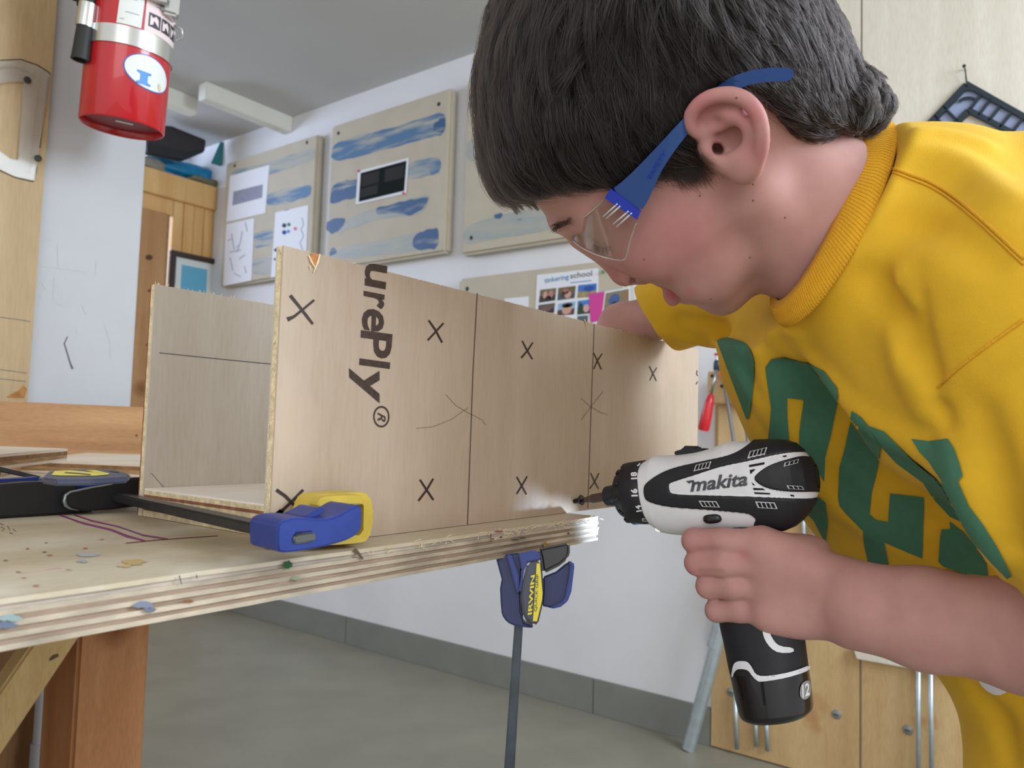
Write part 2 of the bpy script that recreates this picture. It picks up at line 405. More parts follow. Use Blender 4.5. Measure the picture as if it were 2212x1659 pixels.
def smooth_poly(poly, it=2):
    P = np.asarray(poly, float)
    for _ in range(it):
        N = np.roll(P, -1, 0); P = np.stack([P * .75 + N * .25, P * .25 + N * .75], 1).reshape(-1, 2)
    return P
def spline(pts, n):
    """Catmull-Rom through points of any dimension"""
    P = np.asarray(pts, float); P = np.vstack([2 * P[0] - P[1], P, 2 * P[-1] - P[-2]]); m = len(P) - 3; out = []
    for t in np.linspace(0, m - 1e-9, n):
        i = int(t); u = t - i; a, b, c, d = P[i:i + 4]
        out.append(0.5 * (2 * b + (c - a) * u + (2 * a - 5 * b + 4 * c - d) * u * u + (3 * b - a - 3 * c + d) * u ** 3))
    return np.array(out)
def pxof(P): return np.stack([CX + FPX * P[:, 0] / P[:, 2], CY + FPX * P[:, 1] / P[:, 2]], 1)

# ================================================================== setting
TOP = 0.860                                    # bench top height
WX = 2.276                                     # white wall on the right
M_white = mat('white_paint', srgb(226, 226, 228), 0.6, var=0.05, vscale=3, bump=0.05, bscale=60)
M_ceil = mat('ceiling_paint', srgb(200, 199, 196), 0.8, var=0.04, vscale=2)
M_floor = mat('sealed_concrete', srgb(138, 134, 118), 0.45, var=0.10, vscale=5, bump=0.03, bscale=40)
M_base = mat('grey_skirting', srgb(128, 129, 122), 0.5, var=0.07, vscale=7)
M_trim = mat('trim_paint', srgb(226, 224, 212), 0.6, var=0.04, vscale=6)
M_ply_wall = wood('birch_wall_ply', srgb(222, 215, 200), srgb(211, 202, 185), (1, 3.0, 0.35), 3.5, 0.5, 0.10, blotch=[(2.2, 0.58, 0.8, srgb(218, 196, 174))])
M_ply_dark = wood('tool_wall_ply', srgb(208, 178, 130), srgb(188, 154, 108), (1, 3.0, 0.35), 4.0, 0.5, 0.14, blotch=[(6, 0.62, 0.78, srgb(168, 112, 64))])
M_pine = wood('pine', srgb(232, 190, 128), srgb(216, 166, 104), (2.5, 2.5, 0.35), 6, 0.5, 0.12, knots=4.0)
M_pine_door = wood('pine_door', srgb(196, 152, 104), srgb(172, 124, 78), (2.5, 2.5, 0.35), 5, 0.5, 0.12, knots=3.0)
M_fir = wood('fir_beam', srgb(186, 142, 98), srgb(158, 114, 72), (0.5, 3, 5), 7, 0.55, 0.18)
M_black = mat('black_plastic', srgb(34, 36, 38), 0.4, var=0.1, vscale=40)
M_blackp = mat('black_paper', srgb(38, 42, 42), 0.5)
M_screw = mat('dark_screw', srgb(60, 58, 56), 0.4, 0.7)
M_steel = mat('steel', srgb(176, 182, 184), 0.3, 0.9, var=0.15, vscale=60)
M_zinc = mat('zinc_pipe', srgb(188, 200, 206), 0.36, 0.7, var=0.1, vscale=40)
M_paper = mat('white_paper', srgb(232, 233, 238), 0.7)

floor = struct(box('floor', (-2.6, -1.8, -0.08), (WX + 0.1, 5.2, 0.0), M_floor))
ceiling = struct(box('ceiling', (-0.9, -1.0, 2.43), (WX + 0.1, 5.2, 2.53), M_ceil))
wall_right = struct(box('wall_right', (WX, -1.8, 0), (WX + 0.1, 5.2, 2.43), M_white))
wall_back = struct(box('wall_back', (-2.6, 5.0, 0), (WX, 5.2, 2.43), M_white))
_seam = [0.92, 1.327, 2.55, 3.75, 5.0]
for a, b in zip(_seam[:-1], _seam[1:]):
    struct(box('baseboard_right', (WX - 0.012, a + 0.0012, 0.0), (WX, b - 0.0012, 0.112), M_base, bw=0.0015))
# ceiling battens near the far end
struct(box('trim_1', (0.95, 3.30, 2.352), (onY(429, 185, 3.30)[0], 3.36, 2.43), M_trim, bw=0.003))
struct(box('trim_1', (onY(446, 170, 3.10)[0], 3.10, 2.352), (WX, 3.16, 2.43), M_trim, bw=0.003))
# white post on the left, behind the bench
PY = 1.30
pillar = struct(box('wall_left', (0.40, PY, 0), (0.657, PY + 0.16, 2.43), mat('post_paint', srgb(180, 181, 184), 0.6, var=0.06, vscale=5, bump=0.06, bscale=40), bw=0.004))
# pencil and scuff marks on the post
def onPil(x, y): return onY(x, y, PY - 0.0004)
M_graph = mat('graphite', srgb(92, 92, 94), 0.7)
M_scuff = mat('scuff', srgb(186, 184, 182), 0.7)
b = stroke_bm([(146, 727), (139, 742), (146, 765), (152, 785), (157, 797)], [2.2, 3, 3, 3.4, 5], onPil)
from_bm('pencil_mark', b, M_graph, pillar)
b = bmesh.new()
for s in ([(124, 530), (125, 575)], [(117, 600), (115, 648)], [(208, 565), (206, 595)], [(84, 574), (130, 580), (190, 588)], [(225, 700), (238, 740), (238, 775)], [(164, 710), (166, 720)], [(90, 610), (98, 625)], [(84, 640), (92, 642)], [(120, 655), (140, 662)], [(176, 658), (186, 680)]):
    stroke_bm(s, 1.2, onPil, b)
for s in ([(253, 500), (255, 502)], [(104, 517), (108, 519)], [(174, 387), (176, 389)], [(160, 732), (162, 734)]): stroke_bm(s, 2.5, onPil, b)
from_bm('scuff_mark', b, M_scuff, pillar)['kind'] = 'stuff'
# plywood sheet fixed to the left of the post
M_ply_left = wood('left_wall_ply', srgb(186, 164, 126), srgb(170, 146, 108), (3, 1, 0.3), 4, 0.55, 0.10)
LY = PY - 0.012
pl = [onY(128, -60, LY), onY(104, 250, LY), onY(60, 862, LY)]
x1, x0 = pl[1][0], -0.1
sheet = prism('plywood_sheet', [(x0, LY, 0.6), (pl[2][0], LY, 0.6), (pl[2][0], LY, pl[2][2]), (pl[0][0], LY, pl[0][2]), (pl[0][0], LY, 2.40), (x0, LY, 2.40)], (0, 0.012, 0), M_ply_left)
tag(sheet, 'tan plywood sheet on the wall left of the white post, behind the clear protractor', 'plywood')
def onSh(x, y): return onY(x, y, LY - 0.0004)
for s in ([(0, 685), (45, 691), (66, 695)], [(0, 798), (58, 806)], [(0, 818), (56, 824)]): from_bm('pencil_line', stroke_bm(s, 1.3, onSh), M_graph, sheet)
M_chip = mat('torn_wood', srgb(168, 116, 62), 0.8, var=0.3, vscale=150)
from_bm('torn_patch', fill_mesh([[(14, 858), (26, 850), (42, 842), (50, 832), (58, 840), (52, 860), (30, 860)]], onSh), M_chip, sheet)
# plywood tool wall on the right wall
PLX = WX - 0.012
s1 = box('plywood_sheet', (PLX, 0.503, 0.004), (WX - 0.0005, 0.918, 1.11), M_ply_dark, bw=0.001)
tag(s1, 'orange-toned plywood panel low on the white wall behind the drill battery', 'plywood')
s2 = box('plywood_sheet', (PLX, -0.9, 0.004), (WX - 0.0005, 0.498, 1.11), M_ply_dark, bw=0.001)
tag(s2, 'plywood panel low on the wall under the forearm, right of the seam', 'plywood')
s3 = box('plywood_sheet', (PLX, 0.503, 1.114), (WX - 0.0005, 0.80, 2.40), M_ply_wall, bw=0.001)
tag(s3, 'narrow pale plywood panel up behind the boy\'s hair, left of the seam', 'plywood')
s4 = box('plywood_sheet', (PLX, -0.9, 1.114), (WX - 0.0005, 0.498, 2.40), M_ply_wall, bw=0.001)
tag(s4, 'pale plywood panel high on the wall behind the black frame grille', 'plywood')
# screws in the lower panels
M_washer = mat('screw_head', srgb(150, 152, 150), 0.4, 0.6)
for sx, sy, par in ((1579, 1495, s1), (1807, 1543, s1), (1961, 1577, s2)):
    p = onX(sx, sy, PLX)
    lathe('screw_head', p, (-1, 0, 0), [(0, 0.013), (0.002, 0.012), (0.004, 0.006), (0.0045, 0.0)], M_washer, par, 16)
    b = box_bm((p[0] - 0.0052, p[1] - 0.006, p[2] - 0.0012), (p[0] - 0.0035, p[1] + 0.006, p[2] + 0.0012))
    from_bm('screw_slot', b, M_screw, par)
# ledge strip on the lower wall, under the forearm
st = prism('batten', [onX(1842, 1400, PLX - 0.0205), onX(1850, 1424, PLX - 0.0205), onX(2085, 1466, PLX - 0.0205), onX(2200, 1487, PLX - 0.0205), onX(2200, 1450, PLX - 0.0205), onX(2000, 1412, PLX - 0.0205)], (0.0195, 0, 0), M_ply_wall, bw=0.002)
tag(st, 'pale wooden batten screwed to the plywood just below the forearm', 'batten')
# thin rods hanging against the plywood
gr = 'thin metal rods against the lower plywood'
for i, (xa, ya, xb, yb, lab) in enumerate(((1588, 1500, 1592, 1618, 'thin grey metal rod below the drill battery, leftmost of three'), (1632, 1540, 1634, 1612, 'thin grey metal rod below the drill battery, the middle of three'), (1655, 1540, 1658, 1622, 'thin grey metal rod below the drill battery, rightmost of three'))):
    o = tube('metal_rod', [onX(xa, ya, PLX - 0.011), onX(xb, yb, PLX - 0.011)], 0.0062, M_zinc, None, 10)
    tag(o, lab, 'rod')
for xa, ya, xb, yb, lab in ((1984, 1425, 1984, 1700, 'thin grey rod crossing the batten under the forearm, left of the pair'), (2010, 1440, 2013, 1700, 'shiny thin rod crossing the batten under the forearm, right of the pair')):
    o = tube('metal_rod', [onX(xa, ya, PLX - 0.032), onX(xb, yb, PLX - 0.032)], 0.006, M_zinc, None, 10); tag(o, lab, 'rod')
# rods seen between drill and shirt
for xa, xb, lab in ((1734, 1738, 'grey bar on the plywood seen between drill and shirt, left one'), (1757, 1762, 'grey bar on the plywood seen between drill and shirt, right one')):
    o = tube('metal_rod', [onX(xa, 1040, PLX - 0.011), onX(xb, 1250, PLX - 0.011)], 0.006, M_zinc, None, 10); tag(o, lab, 'rod')
# galvanised pipe leaning on the wall
p0 = onZ(1487, 1620, 0.02); p0 = np.array([WX - 0.35, onX(1487, 1620, WX - 0.35)[1], onX(1487, 1620, WX - 0.35)[2]])
pa = onZ(1487, 1618, 0.003); pb = onX(1600, 1200, WX - 0.05)
t = empty('steel_pipe', pa, 'galvanised steel pipe leaning on the wall left of the plywood', 'pipe')
_d = unit(pb - pa)
lathe('pipe_tube', pa, _d, [(0, 0.015), (0, 0.0195), (np.linalg.norm(pb - pa), 0.0195), (np.linalg.norm(pb - pa), 0.015)], M_zinc, t, 20)
_q = onplane(1545, 1385, pa, unit(np.cross(_d, np.cross(ray(1545, 1385), _d))))
lathe('pipe_sleeve', _q - _d * 0.02, _d, [(0, 0.0198), (0.001, 0.0215), (0.3, 0.0215), (0.301, 0.0198)], M_zinc, t, 20)

# ================================================================== things on the white wall
M_board = mat('raw_board_paint', srgb(194, 184, 164), 0.65, var=0.06, vscale=8, bump=0.05, bscale=90)
def paint(name, col, seed, gap):
    """thin brushed paint: streaky along the wall, patchy cover over the board"""
    m = bpy.data.materials.new(name); m.use_nodes = True; N = m.node_tree.nodes; L = m.node_tree.links; p = N['Principled BSDF']
    p.inputs['Roughness'].default_value = 0.55
    tc = N.new('ShaderNodeTexCoord'); mp = N.new('ShaderNodeMapping'); mp.inputs['Scale'].default_value = (1, 2.2, 16); mp.inputs['Location'].default_value = (seed, seed * 3, seed * 7); L.new(tc.outputs['Object'], mp.inputs[0])
    n = N.new('ShaderNodeTexNoise'); n.inputs['Scale'].default_value = 2.2; n.inputs['Detail'].default_value = 5; L.new(mp.outputs[0], n.inputs['Vector'])
    r = N.new('ShaderNodeMapRange'); r.inputs['From Min'].default_value = gap; r.inputs['From Max'].default_value = gap + 0.2; L.new(n.outputs['Fac'], r.inputs['Value'])
    mx = N.new('ShaderNodeMix'); mx.data_type = 'RGBA'; L.new(r.outputs[0], mx.inputs[0]); mx.inputs[6].default_value = srgb(172, 172, 162); mx.inputs[7].default_value = col; L.new(mx.outputs[2], p.inputs['Base Color'])
    return m
M_blue1 = paint('blue_paint', srgb(80, 118, 156), 1.3, 0.36)
M_blue2 = paint('thin_blue_paint', srgb(114, 138, 160), 4.1, 0.48)
M_blue3 = paint('dark_blue_paint', srgb(58, 92, 134), 2.7, 0.28)
M_pale = paint('grey_green_paint', srgb(158, 166, 162), 6.0, 0.45)
BT = 0.045                                     # board thickness
BX = WX - BT
def wall_board(y0, y1, z0, z1, label, screws):
    t = empty('painted_board', (WX, (y0 + y1) / 2, z0), label, 'board', 'painted boards on the white wall')
    o = box('panel', (BX, y0, z0), (WX - 0.0005, y1, z1), M_board, t, bw=0.010, seg=4)
    auto_smooth(o, 0.9)
    for px, py in screws:
        p = onX(px, py, BX)
        lathe('screw_head', p + [0.0005, 0, 0], (-1, 0, 0), [(0, 0.009), (0.0015, 0.0085), (0.003, 0.004), (0.003, 0.0)], M_screw, t, 12)
    return t
def zy(px, py): p = onX(px, py, BX); return p[1], p[2]
def board_from(tl, br, label, screws):
    a, b = zy(*tl), zy(*br)
    return wall_board(b[0], a[0], b[1], a[1], label, screws), (b[0], a[0], b[1], a[1])
b1, r1 = board_from((488, 352), (672, 590), 'beige board with faint blue stripes holding three white papers, farthest along the wall', [(507, 358), (663, 308)])
b2, r2 = board_from((716, 272), (962, 545), 'beige board with bold blue stripes and a framed black print in its middle', [(731, 288), (948, 225)])
b3, r3 = board_from((1008, 172), (1262, 512), 'beige board with washed-out grey-blue stripes, partly behind the boy\'s fringe', [(1029, 192), (1018, 514)])
b4, r4 = board_from((990, 602), (1346, 900), 'plain beige board low on the wall carrying the photo poster', [(1009, 624)])
def dab(parent, n, poly, m, lift=0.0006, step=None):
    """a brushed patch on a board face; outline points are rounded"""
    P = [np.array(p, float) for p in poly]
    for _ in range(2):                       # corner cutting
        Q = []
        for i in range(len(P)):
            a, c = P[i], P[(i + 1) % len(P)]
            Q += [a * .78 + c * .22, a * .22 + c * .78]
        P = Q
    rng = random.Random(n)
    P = [p + np.array([rng.uniform(-1.2, 1.2), rng.uniform(-1.6, 1.6)]) for p in P]
    return from_bm('paint_stroke', fill_mesh([P], lambda x, y: onX(x, y, BX - lift)), m, parent)
# board 2, bold stripes (photo: upper band, middle band left and right, lower dabs)
dab(b2, 1, [(716, 318), (735, 304), (840, 278), (915, 255), (964, 240), (962, 290), (930, 296), (850, 318), (770, 340), (716, 350)], M_blue1)
dab(b2, 2, [(936, 268), (962, 246), (962, 286), (935, 287)], M_blue3, 0.0009)
dab(b2, 3, [(714, 412), (722, 398), (745, 390), (778, 386), (776, 425), (745, 432), (712, 444)], M_blue3)
dab(b2, 4, [(876, 358), (910, 343), (952, 338), (952, 374), (925, 380), (878, 390)], M_blue2)
dab(b2, 5, [(922, 346), (952, 338), (950, 374), (925, 378)], M_blue1, 0.0009)
dab(b2, 6, [(745, 475), (800, 452), (840, 444), (920, 420), (930, 424), (920, 452), (890, 468), (820, 472), (745, 500), (715, 506)], M_pale)
dab(b2, 7, [(812, 448), (834, 446), (880, 432), (930, 424), (915, 452), (885, 468), (868, 460), (830, 462), (812, 464)], M_blue3, 0.0009)
dab(b2, 8, [(704, 480), (722, 472), (748, 470), (744, 484), (732, 498), (718, 506), (706, 498)], M_blue3, 0.0009)
dab(b2, 9, [(712, 545), (760, 530), (850, 515), (905, 500), (948, 488), (946, 538), (880, 545), (780, 556), (712, 560)], M_pale)
dab(b2, 10, [(892, 510), (916, 498), (948, 490), (946, 536), (920, 540), (892, 538)], M_blue3, 0.0009)
dab(b2, 11, [(712, 540), (720, 533), (728, 540), (722, 552), (712, 553)], M_blue3, 0.0009)
# board 1
dab(b1, 12, [(500, 366), (560, 358), (640, 330), (682, 318), (680, 345), (640, 360), (560, 384), (500, 390)], M_blue2)
dab(b1, 13, [(575, 420), (610, 408), (650, 404), (672, 396), (672, 424), (630, 436), (577, 448)], M_blue1)
dab(b1, 14, [(545, 505), (570, 498), (590, 495), (588, 530), (560, 535), (545, 534)], M_blue1)
dab(b1, 15, [(545, 560), (580, 556), (600, 552), (600, 590), (560, 592), (545, 590)], M_blue2)
# board 3
dab(b3, 16, [(1010, 200), (1060, 190), (1150, 165), (1150, 235), (1060, 240), (1010, 246)], M_pale)
dab(b3, 17, [(1008, 300), (1060, 290), (1150, 275), (1150, 340), (1060, 345), (1006, 350)], M_pale)
dab(b3, 18, [(1002, 490), (1060, 470), (1150, 450), (1230, 440), (1230, 490), (1150, 505), (1060, 518), (1002, 530)], M_pale)
dab(b3, 19, [(1066, 464), (1078, 460), (1088, 462), (1082, 472), (1070, 473)], M_blue3, 0.0009)
dab(b3, 20, [(1115, 472), (1122, 471), (1130, 473), (1122, 478)], M_blue3, 0.0009)
# papers
def sheet_on(name, quad, label, cat, m=M_paper, group=None, lift=0.002, thick=0.0009):
    P = [onX(x, y, BX - lift) for x, y in quad]
    o = prism(name, P, (thick, 0, 0), m); tag(o, label, cat, group); return o
M_greyprint = mat('grey_print', srgb(148, 150, 168), 0.7, var=0.12, vscale=90)
M_ink = mat('ink', srgb(120, 126, 160), 0.7)
p1 = sheet_on('paper_sheet', [(497, 380), (582, 356), (573, 460), (489, 480)], 'white sheet with a grey text block on the striped board, top of three', 'paper')
onP = lambda x, y: onX(x, y, BX - 0.0024)
from_bm('text_block', fill_mesh([[(504, 414), (568, 398), (566, 427), (502, 444)]], onP), M_greyprint, p1)
p2 = sheet_on('paper_sheet', [(489, 484), (549, 471), (543, 606), (482, 618)], 'white sheet with faint pencil sketches, lower left on the striped board', 'paper')
b = bmesh.new()
for s in ([(500, 505), (506, 540), (515, 530)], [(512, 545), (520, 520), (523, 500)], [(496, 545), (520, 540)], [(497, 556), (503, 585)], [(516, 560), (530, 550)], [(505, 590), (520, 598)], [(530, 480), (534, 500)], [(492, 520), (500, 516)], [(528, 575), (532, 590)]): stroke_bm(s, 1.4, onP, b)
from_bm('pencil_sketch', b, M_ink, p2)['kind'] = 'stuff'
p3 = sheet_on('paper_sheet', [(595, 459), (666, 443), (660, 585), (585, 600)], 'white sheet with coloured dots at the board\'s right side, lower right paper', 'paper')
for (x, y, r, c) in ((614, 487, 5, (30, 60, 80)), (624, 485, 4, (40, 120, 90)), (614, 502, 5, (40, 60, 150)), (623, 500, 4, (90, 150, 210)), (638, 494, 4, (220, 120, 130)), (596, 540, 4, (50, 50, 80)), (594, 560, 3, (80, 80, 110))):
    from_bm('colour_dot', fill_mesh([[(x + r * math.cos(a), y + r * math.sin(a)) for a in np.linspace(0, 6.28, 10)[:-1]]], onP), mat('dot', srgb(*c), 0.7), p3)
b = bmesh.new()
for s in ([(652, 470), (656, 485), (650, 495), (656, 510), (648, 525), (654, 540)], [(598, 575), (610, 568)], [(615, 455), (625, 452)]): stroke_bm(s, 1.4, onP, b)
from_bm('pencil_sketch', b, M_ink, p3)['kind'] = 'stuff'
# black print on board 2
bp = sheet_on('framed_print', [(773, 370), (882, 341), (876, 418), (768, 442)], 'white-edged black photo print pinned in the middle of the striped board', 'picture', M_paper, lift=0.004, thick=0.003)
onB = lambda x, y: onX(x, y, BX - 0.0045)
from_bm('black_image', fill_mesh([[(779, 374), (878, 347), (873, 412), (775, 436)]], onB), mat('black_print', srgb(30, 36, 36), 0.9, spec=0.1), bp)
onB2 = lambda x, y: onX(x, y, BX - 0.0048)
M_gp = mat('grey_print_pane', srgb(58, 58, 58), 0.9, spec=0.1)
for q in ([(782, 378), (820, 368), (818, 394), (780, 404)], [(832, 366), (874, 355), (871, 384), (830, 394)], [(779, 408), (817, 398), (815, 418), (777, 428)]):
    from_bm('window_image', fill_mesh([q], onB2), M_gp, bp)
M_pin = mat('red_pin', srgb(206, 70, 70), 0.4)
for x, y in ((775, 370), (872, 418)):
    from_bm('corner_tape', fill_mesh([[(x - 5, y - 1), (x, y - 4), (x + 4, y), (x, y + 3)]], onB2), M_pin, bp)
# poster on board 4
po = sheet_on('photo_poster', [(1160, 594), (1293, 579), (1291, 700), (1154, 722)], 'white poster with a grid of small photos and a school name, beside the boy\'s nose', 'poster')
onQ = lambda x, y: onX(x, y, BX - 0.0024); onQ2 = lambda x, y: onX(x, y, BX - 0.0027)
M_tb = mat('poster_blue', srgb(92, 140, 196), 0.6); M_tg = mat('poster_grey', srgb(96, 104, 112), 0.6)
quad_text('lettering', 'tinkering', onQ(1176, 615), onQ(1229, 606), onQ(1176, 601), M_tb, po, bold=0.012, label='blue lettering')
quad_text('lettering', 'school', onQ(1232, 602), onQ(1279, 596), onQ(1232, 590), M_tg, po, bold=0.012, label='grey lettering')
from_bm('tagline', stroke_bm([(1232, 611), (1277, 606)], 2.0, onQ), M_tb, po)
def pic(cols, q, parent, f=onQ, seed=0):
    """a small printed photograph: sky, ground and rough figure patches"""
    (sky, gnd, *pts) = cols
    (ax, ay), (bx, by), (cx_, cy_), (dx, dy) = q
    def uv(u, v): return ((ax * (1 - u) + bx * u) * (1 - v) + (dx * (1 - u) + cx_ * u) * v, (ay * (1 - u) + by * u) * (1 - v) + (dy * (1 - u) + cy_ * u) * v)
    o = from_bm('photo', fill_mesh([[uv(0, 0), uv(1, 0), uv(1, 1), uv(0, 1)]], f), mat('photo_sky', srgb(*sky), 0.6, var=0.12, vscale=60), parent)
    g = lambda x, y: f(x, y) + np.array([-0.0003, 0, 0])
    from_bm('photo_ground', fill_mesh([[uv(0, .55), uv(.3, .5), uv(.6, .6), uv(1, .5), uv(1, 1), uv(0, 1)]], g), mat('photo_ground', srgb(*gnd), 0.6, var=0.3, vscale=90), o)
    g2 = lambda x, y: f(x, y) + np.array([-0.0006, 0, 0])
    for (u, v, ru, rv, c) in pts:
        from_bm('photo_figure', fill_mesh([[uv(min(.98, max(.02, u + ru * math.cos(a))), min(.98, max(.02, v + rv * math.sin(a)))) for a in np.linspace(0, 6.28, 9)[:-1]]], g2), mat('photo_figure', srgb(*c), 0.6), o)
SK = (206, 160, 140)
pic(((120, 110, 84), (60, 56, 44), (.35, .45, .14, .3, SK), (.7, .45, .16, .35, (190, 130, 120)), (.55, .75, .2, .2, (40, 36, 34))), [(1167, 626), (1202, 622), (1199, 649), (1164, 654)], po)
pic(((110, 100, 70), (84, 92, 100), (.45, .35, .2, .25, (170, 110, 100)), (.6, .65, .2, .3, SK), (.3, .6, .12, .25, (70, 70, 60))), [(1206, 622), (1244, 617), (1241, 644), (1204, 649)], po)
pic(((70, 120, 196), (168, 150, 104), (.6, .35, .3, .22, (40, 80, 160))), [(1249, 616), (1289, 612), (1288, 640), (1247, 644)], po)
pic(((100, 90, 84), (60, 54, 50), (.5, .5, .3, .3, (120, 92, 84))), [(1163, 659), (1199, 654), (1197, 676), (1162, 678)], po)
pic(((150, 186, 220), (90, 64, 60), (.55, .55, .3, .42, SK), (.55, .22, .34, .2, (64, 52, 48))), [(1206, 656), (1243, 651), (1240, 679), (1203, 683)], po)
pic(((70, 130, 200), (46, 84, 60), (.55, .6, .2, .3, (214, 170, 160)), (.2, .5, .15, .35, (40, 70, 50))), [(1248, 650), (1283, 646), (1282, 676), (1247, 680)], po)
pic(((90, 100, 110), (50, 60, 70)), [(1247, 683), (1270, 681), (1270, 700), (1247, 702)], po)
M_pink = mat('pink_card', srgb(212, 66, 152), 0.6)
pk = sheet_on('pink_card', [(1272, 634), (1306, 630), (1298, 692), (1275, 697)], 'bright pink paper card pinned between poster and photo', 'card', M_pink, lift=0.0045)
ph = sheet_on('photo_print', [(1306, 630), (1361, 620), (1362, 690), (1296, 702)], 'colour photo of a child in a pink top and cap, right of the pink card', 'photo', lift=0.0032)
onR = lambda x, y: onX(x, y, BX - 0.0038)
pic(((140, 128, 104), (176, 178, 186), (.4, .28, .24, .2, (70, 100, 150)), (.42, .48, .14, .14, SK), (.4, .8, .34, .3, (214, 70, 130)), (.42, .82, .2, .22, (60, 46, 56)), (.85, .3, .12, .3, (150, 120, 84))), [(1309, 633), (1358, 624), (1358, 688), (1300, 698)], ph, onR)
wp = sheet_on('paper_sheet', [(1090, 645), (1142, 640), (1141, 700), (1089, 700)], 'blank white paper on the low board, left of the poster', 'paper')
# red toggle and small pin seen by the nose
tk = onX(1305, 588, BX); o = lathe('push_pin', tk, (-1, 0, 0), [(0, 0.004), (0.006, 0.003), (0.008, 0.006), (0.012, 0.005), (0.012, 0)], mat('green_pin', srgb(84, 140, 110), 0.4), None, 12)
tag(o, 'small green push pin in the low board right of the poster heading', 'pin')

# ================================================================== tool block on the wall behind the drill
M_block = wood('rack_wood', srgb(222, 196, 150), srgb(206, 176, 126), (2, 2, 0.5), 6, 0.5, 0.08)
rk = empty('tool_block', onX(1560, 838, WX), 'pale wooden block with three screw holes holding bar clamps, left of the shirt', 'rack')
RX = WX - 0.075
prism('block', [onX(1528, 802, RX), (onX(1572, 803, RX)), onX(1640, 812, RX), onX(1645, 872, RX), onX(1528, 872, RX)], (0.0345, 0, 0), M_block, rk, bw=0.003)
for x, y, r in ((1538, 812, 0.0055), (1559, 834, 0.0055), (1535, 845, 0.0028)):
    lathe('screw', onX(x, y, RX) + [0.0005, 0, 0], (-1, 0, 0), [(0, r), (0.002, r * .9), (0.003, r * .4), (0.003, 0)], M_screw, rk, 12)
pst = box('wooden_upright', (WX - 0.040, onX(1690, 900, WX)[1], 0.56), (WX - 0.0125, onX(1553, 900, WX - 0.03)[1], 1.105), M_block, bw=0.003)
tag(pst, 'pale wooden upright under the tool block, between red tool and bars', 'post')
M_redp = mat('red_plastic', srgb(206, 34, 44), 0.3, coat=0.3)
t = empty('red_tool', onX(1520, 900, WX - 0.09), 'red-handled hand tool hanging at the left end of the tool block', 'tool')
a, c_ = onX(1543, 820, WX - 0.095), onX(1519, 930, WX - 0.095); d = unit(c_ - a); Lh = np.linalg.norm(c_ - a)
lathe('handle', a, d, [(Lh * .28, 0.004), (Lh * .3, 0.008), (Lh * .45, 0.013), (Lh * .7, 0.0165), (Lh * .96, 0.0172), (Lh * .985, 0.0150), (Lh, 0.0148), (Lh, 0.008), (Lh * .99, 0.006), (Lh * .99, 0)], M_redp, t, 24)
tube('shaft', [a - d * 0.03, a + d * Lh * .32], 0.0045, M_steel, t)
M_teal = mat('dark_teal_plastic', srgb(40, 66, 76), 0.35)
t = empty('bottle_tool', onX(1550, 790, WX - 0.06), 'small dark teal tool with white and red top standing on the tool block', 'tool')
a, e = onX(1548, 802, WX - 0.05), onX(1552, 762, WX - 0.05); d = unit(e - a); Lh = np.linalg.norm(e - a)
lathe('body', a, d, [(0, 0.008), (Lh * .15, 0.011), (Lh * .45, 0.0115), (Lh * .62, 0.008), (Lh * .62, 0)], M_teal, t, 18)
lathe('white_collar', a, d, [(Lh * .60, 0.0085), (Lh * .8, 0.0085), (Lh * .84, 0.006), (Lh * .84, 0)], M_paper, t, 16)
frame_box('red_cap', a + d * Lh * .84, np.array([0, -1.0, 0]), np.array([1.0, 0, 0]), np.array([0, 0, 1.0]), (-0.012, -0.008, 0), (0.014, 0.008, 0.008), M_redp, t, 0.003)
M_orange = mat('orange_plastic', srgb(228, 96, 40), 0.4)
M_bar = mat('grey_bar', srgb(128, 132, 134), 0.35, 0.6)
for i, (tip, base, bend, lab) in enumerate((((1566, 830), (1587, 965), 0.10, 'orange-tipped grey bar clamp hanging on the tool block, left one'), ((1600, 850), (1618, 965), 0.06, 'grey bar clamp on the tool block, half behind the shirt'))):
    t = empty('bar_clamp', onX(*tip, WX - 0.09), lab, 'clamp')
    X = WX - 0.088 - 0.02 * i
    pb = onX(base[0] + 10, base[1] + 160, X); pa = onX(tip[0] + 4, tip[1] - 30, X)
    tube('bar', [pb, onX(*base, X), onX(*tip, X), pa], 0.0058, M_bar, t, 10)
    k = onX(tip[0] - 4, tip[1] - 14, X)
    prism('jaw', [onX(tip[0] + q[0], tip[1] + q[1], X - 0.014) for q in ((-10, -52), (6, -50), (4, -40), (2, -30), (12, -8), (14, -2), (2, -4), (-14, -20), (-12, -30), (-4, -34))], (0.028, 0, 0), M_orange, t, 0.002)
    prism('sliding_jaw', [onX(tip[0] + q[0], tip[1] + q[1], X - 0.012) for q in ((-4, -12), (8, -8), (14, 0), (18, 8), (4, 8), (0, 0))], (0.024, 0, 0), M_orange, t, 0.002)
    # lower jaw out of sight behind the drill
    prism('fixed_jaw', [onX(base[0] + q[0], base[1] + 150 + q[1], X - 0.012) for q in ((-30, -10), (14, -14), (16, 8), (-30, 10))], (0.024, 0, 0), M_orange, t, 0.002)

# ================================================================== black grille plate hanging top right
M_frame = mat('black_frame', srgb(40, 50, 58), 0.4)
M_cell = mat('bluish_backing', srgb(142, 152, 180), 0.5)
gx = PLX - 0.012
fg = empty('framing_grille', onX(2088, 178, gx), 'black metal grille frame hanging by a corner from a nail above the shoulder', 'frame')
def gq(x, y, X=gx): return onX(x, y, X)
outer = [(2088, 175), (2330, 305), (2330, 345), (2200, 275), (2093, 236), (2020, 310), (1950, 330)]
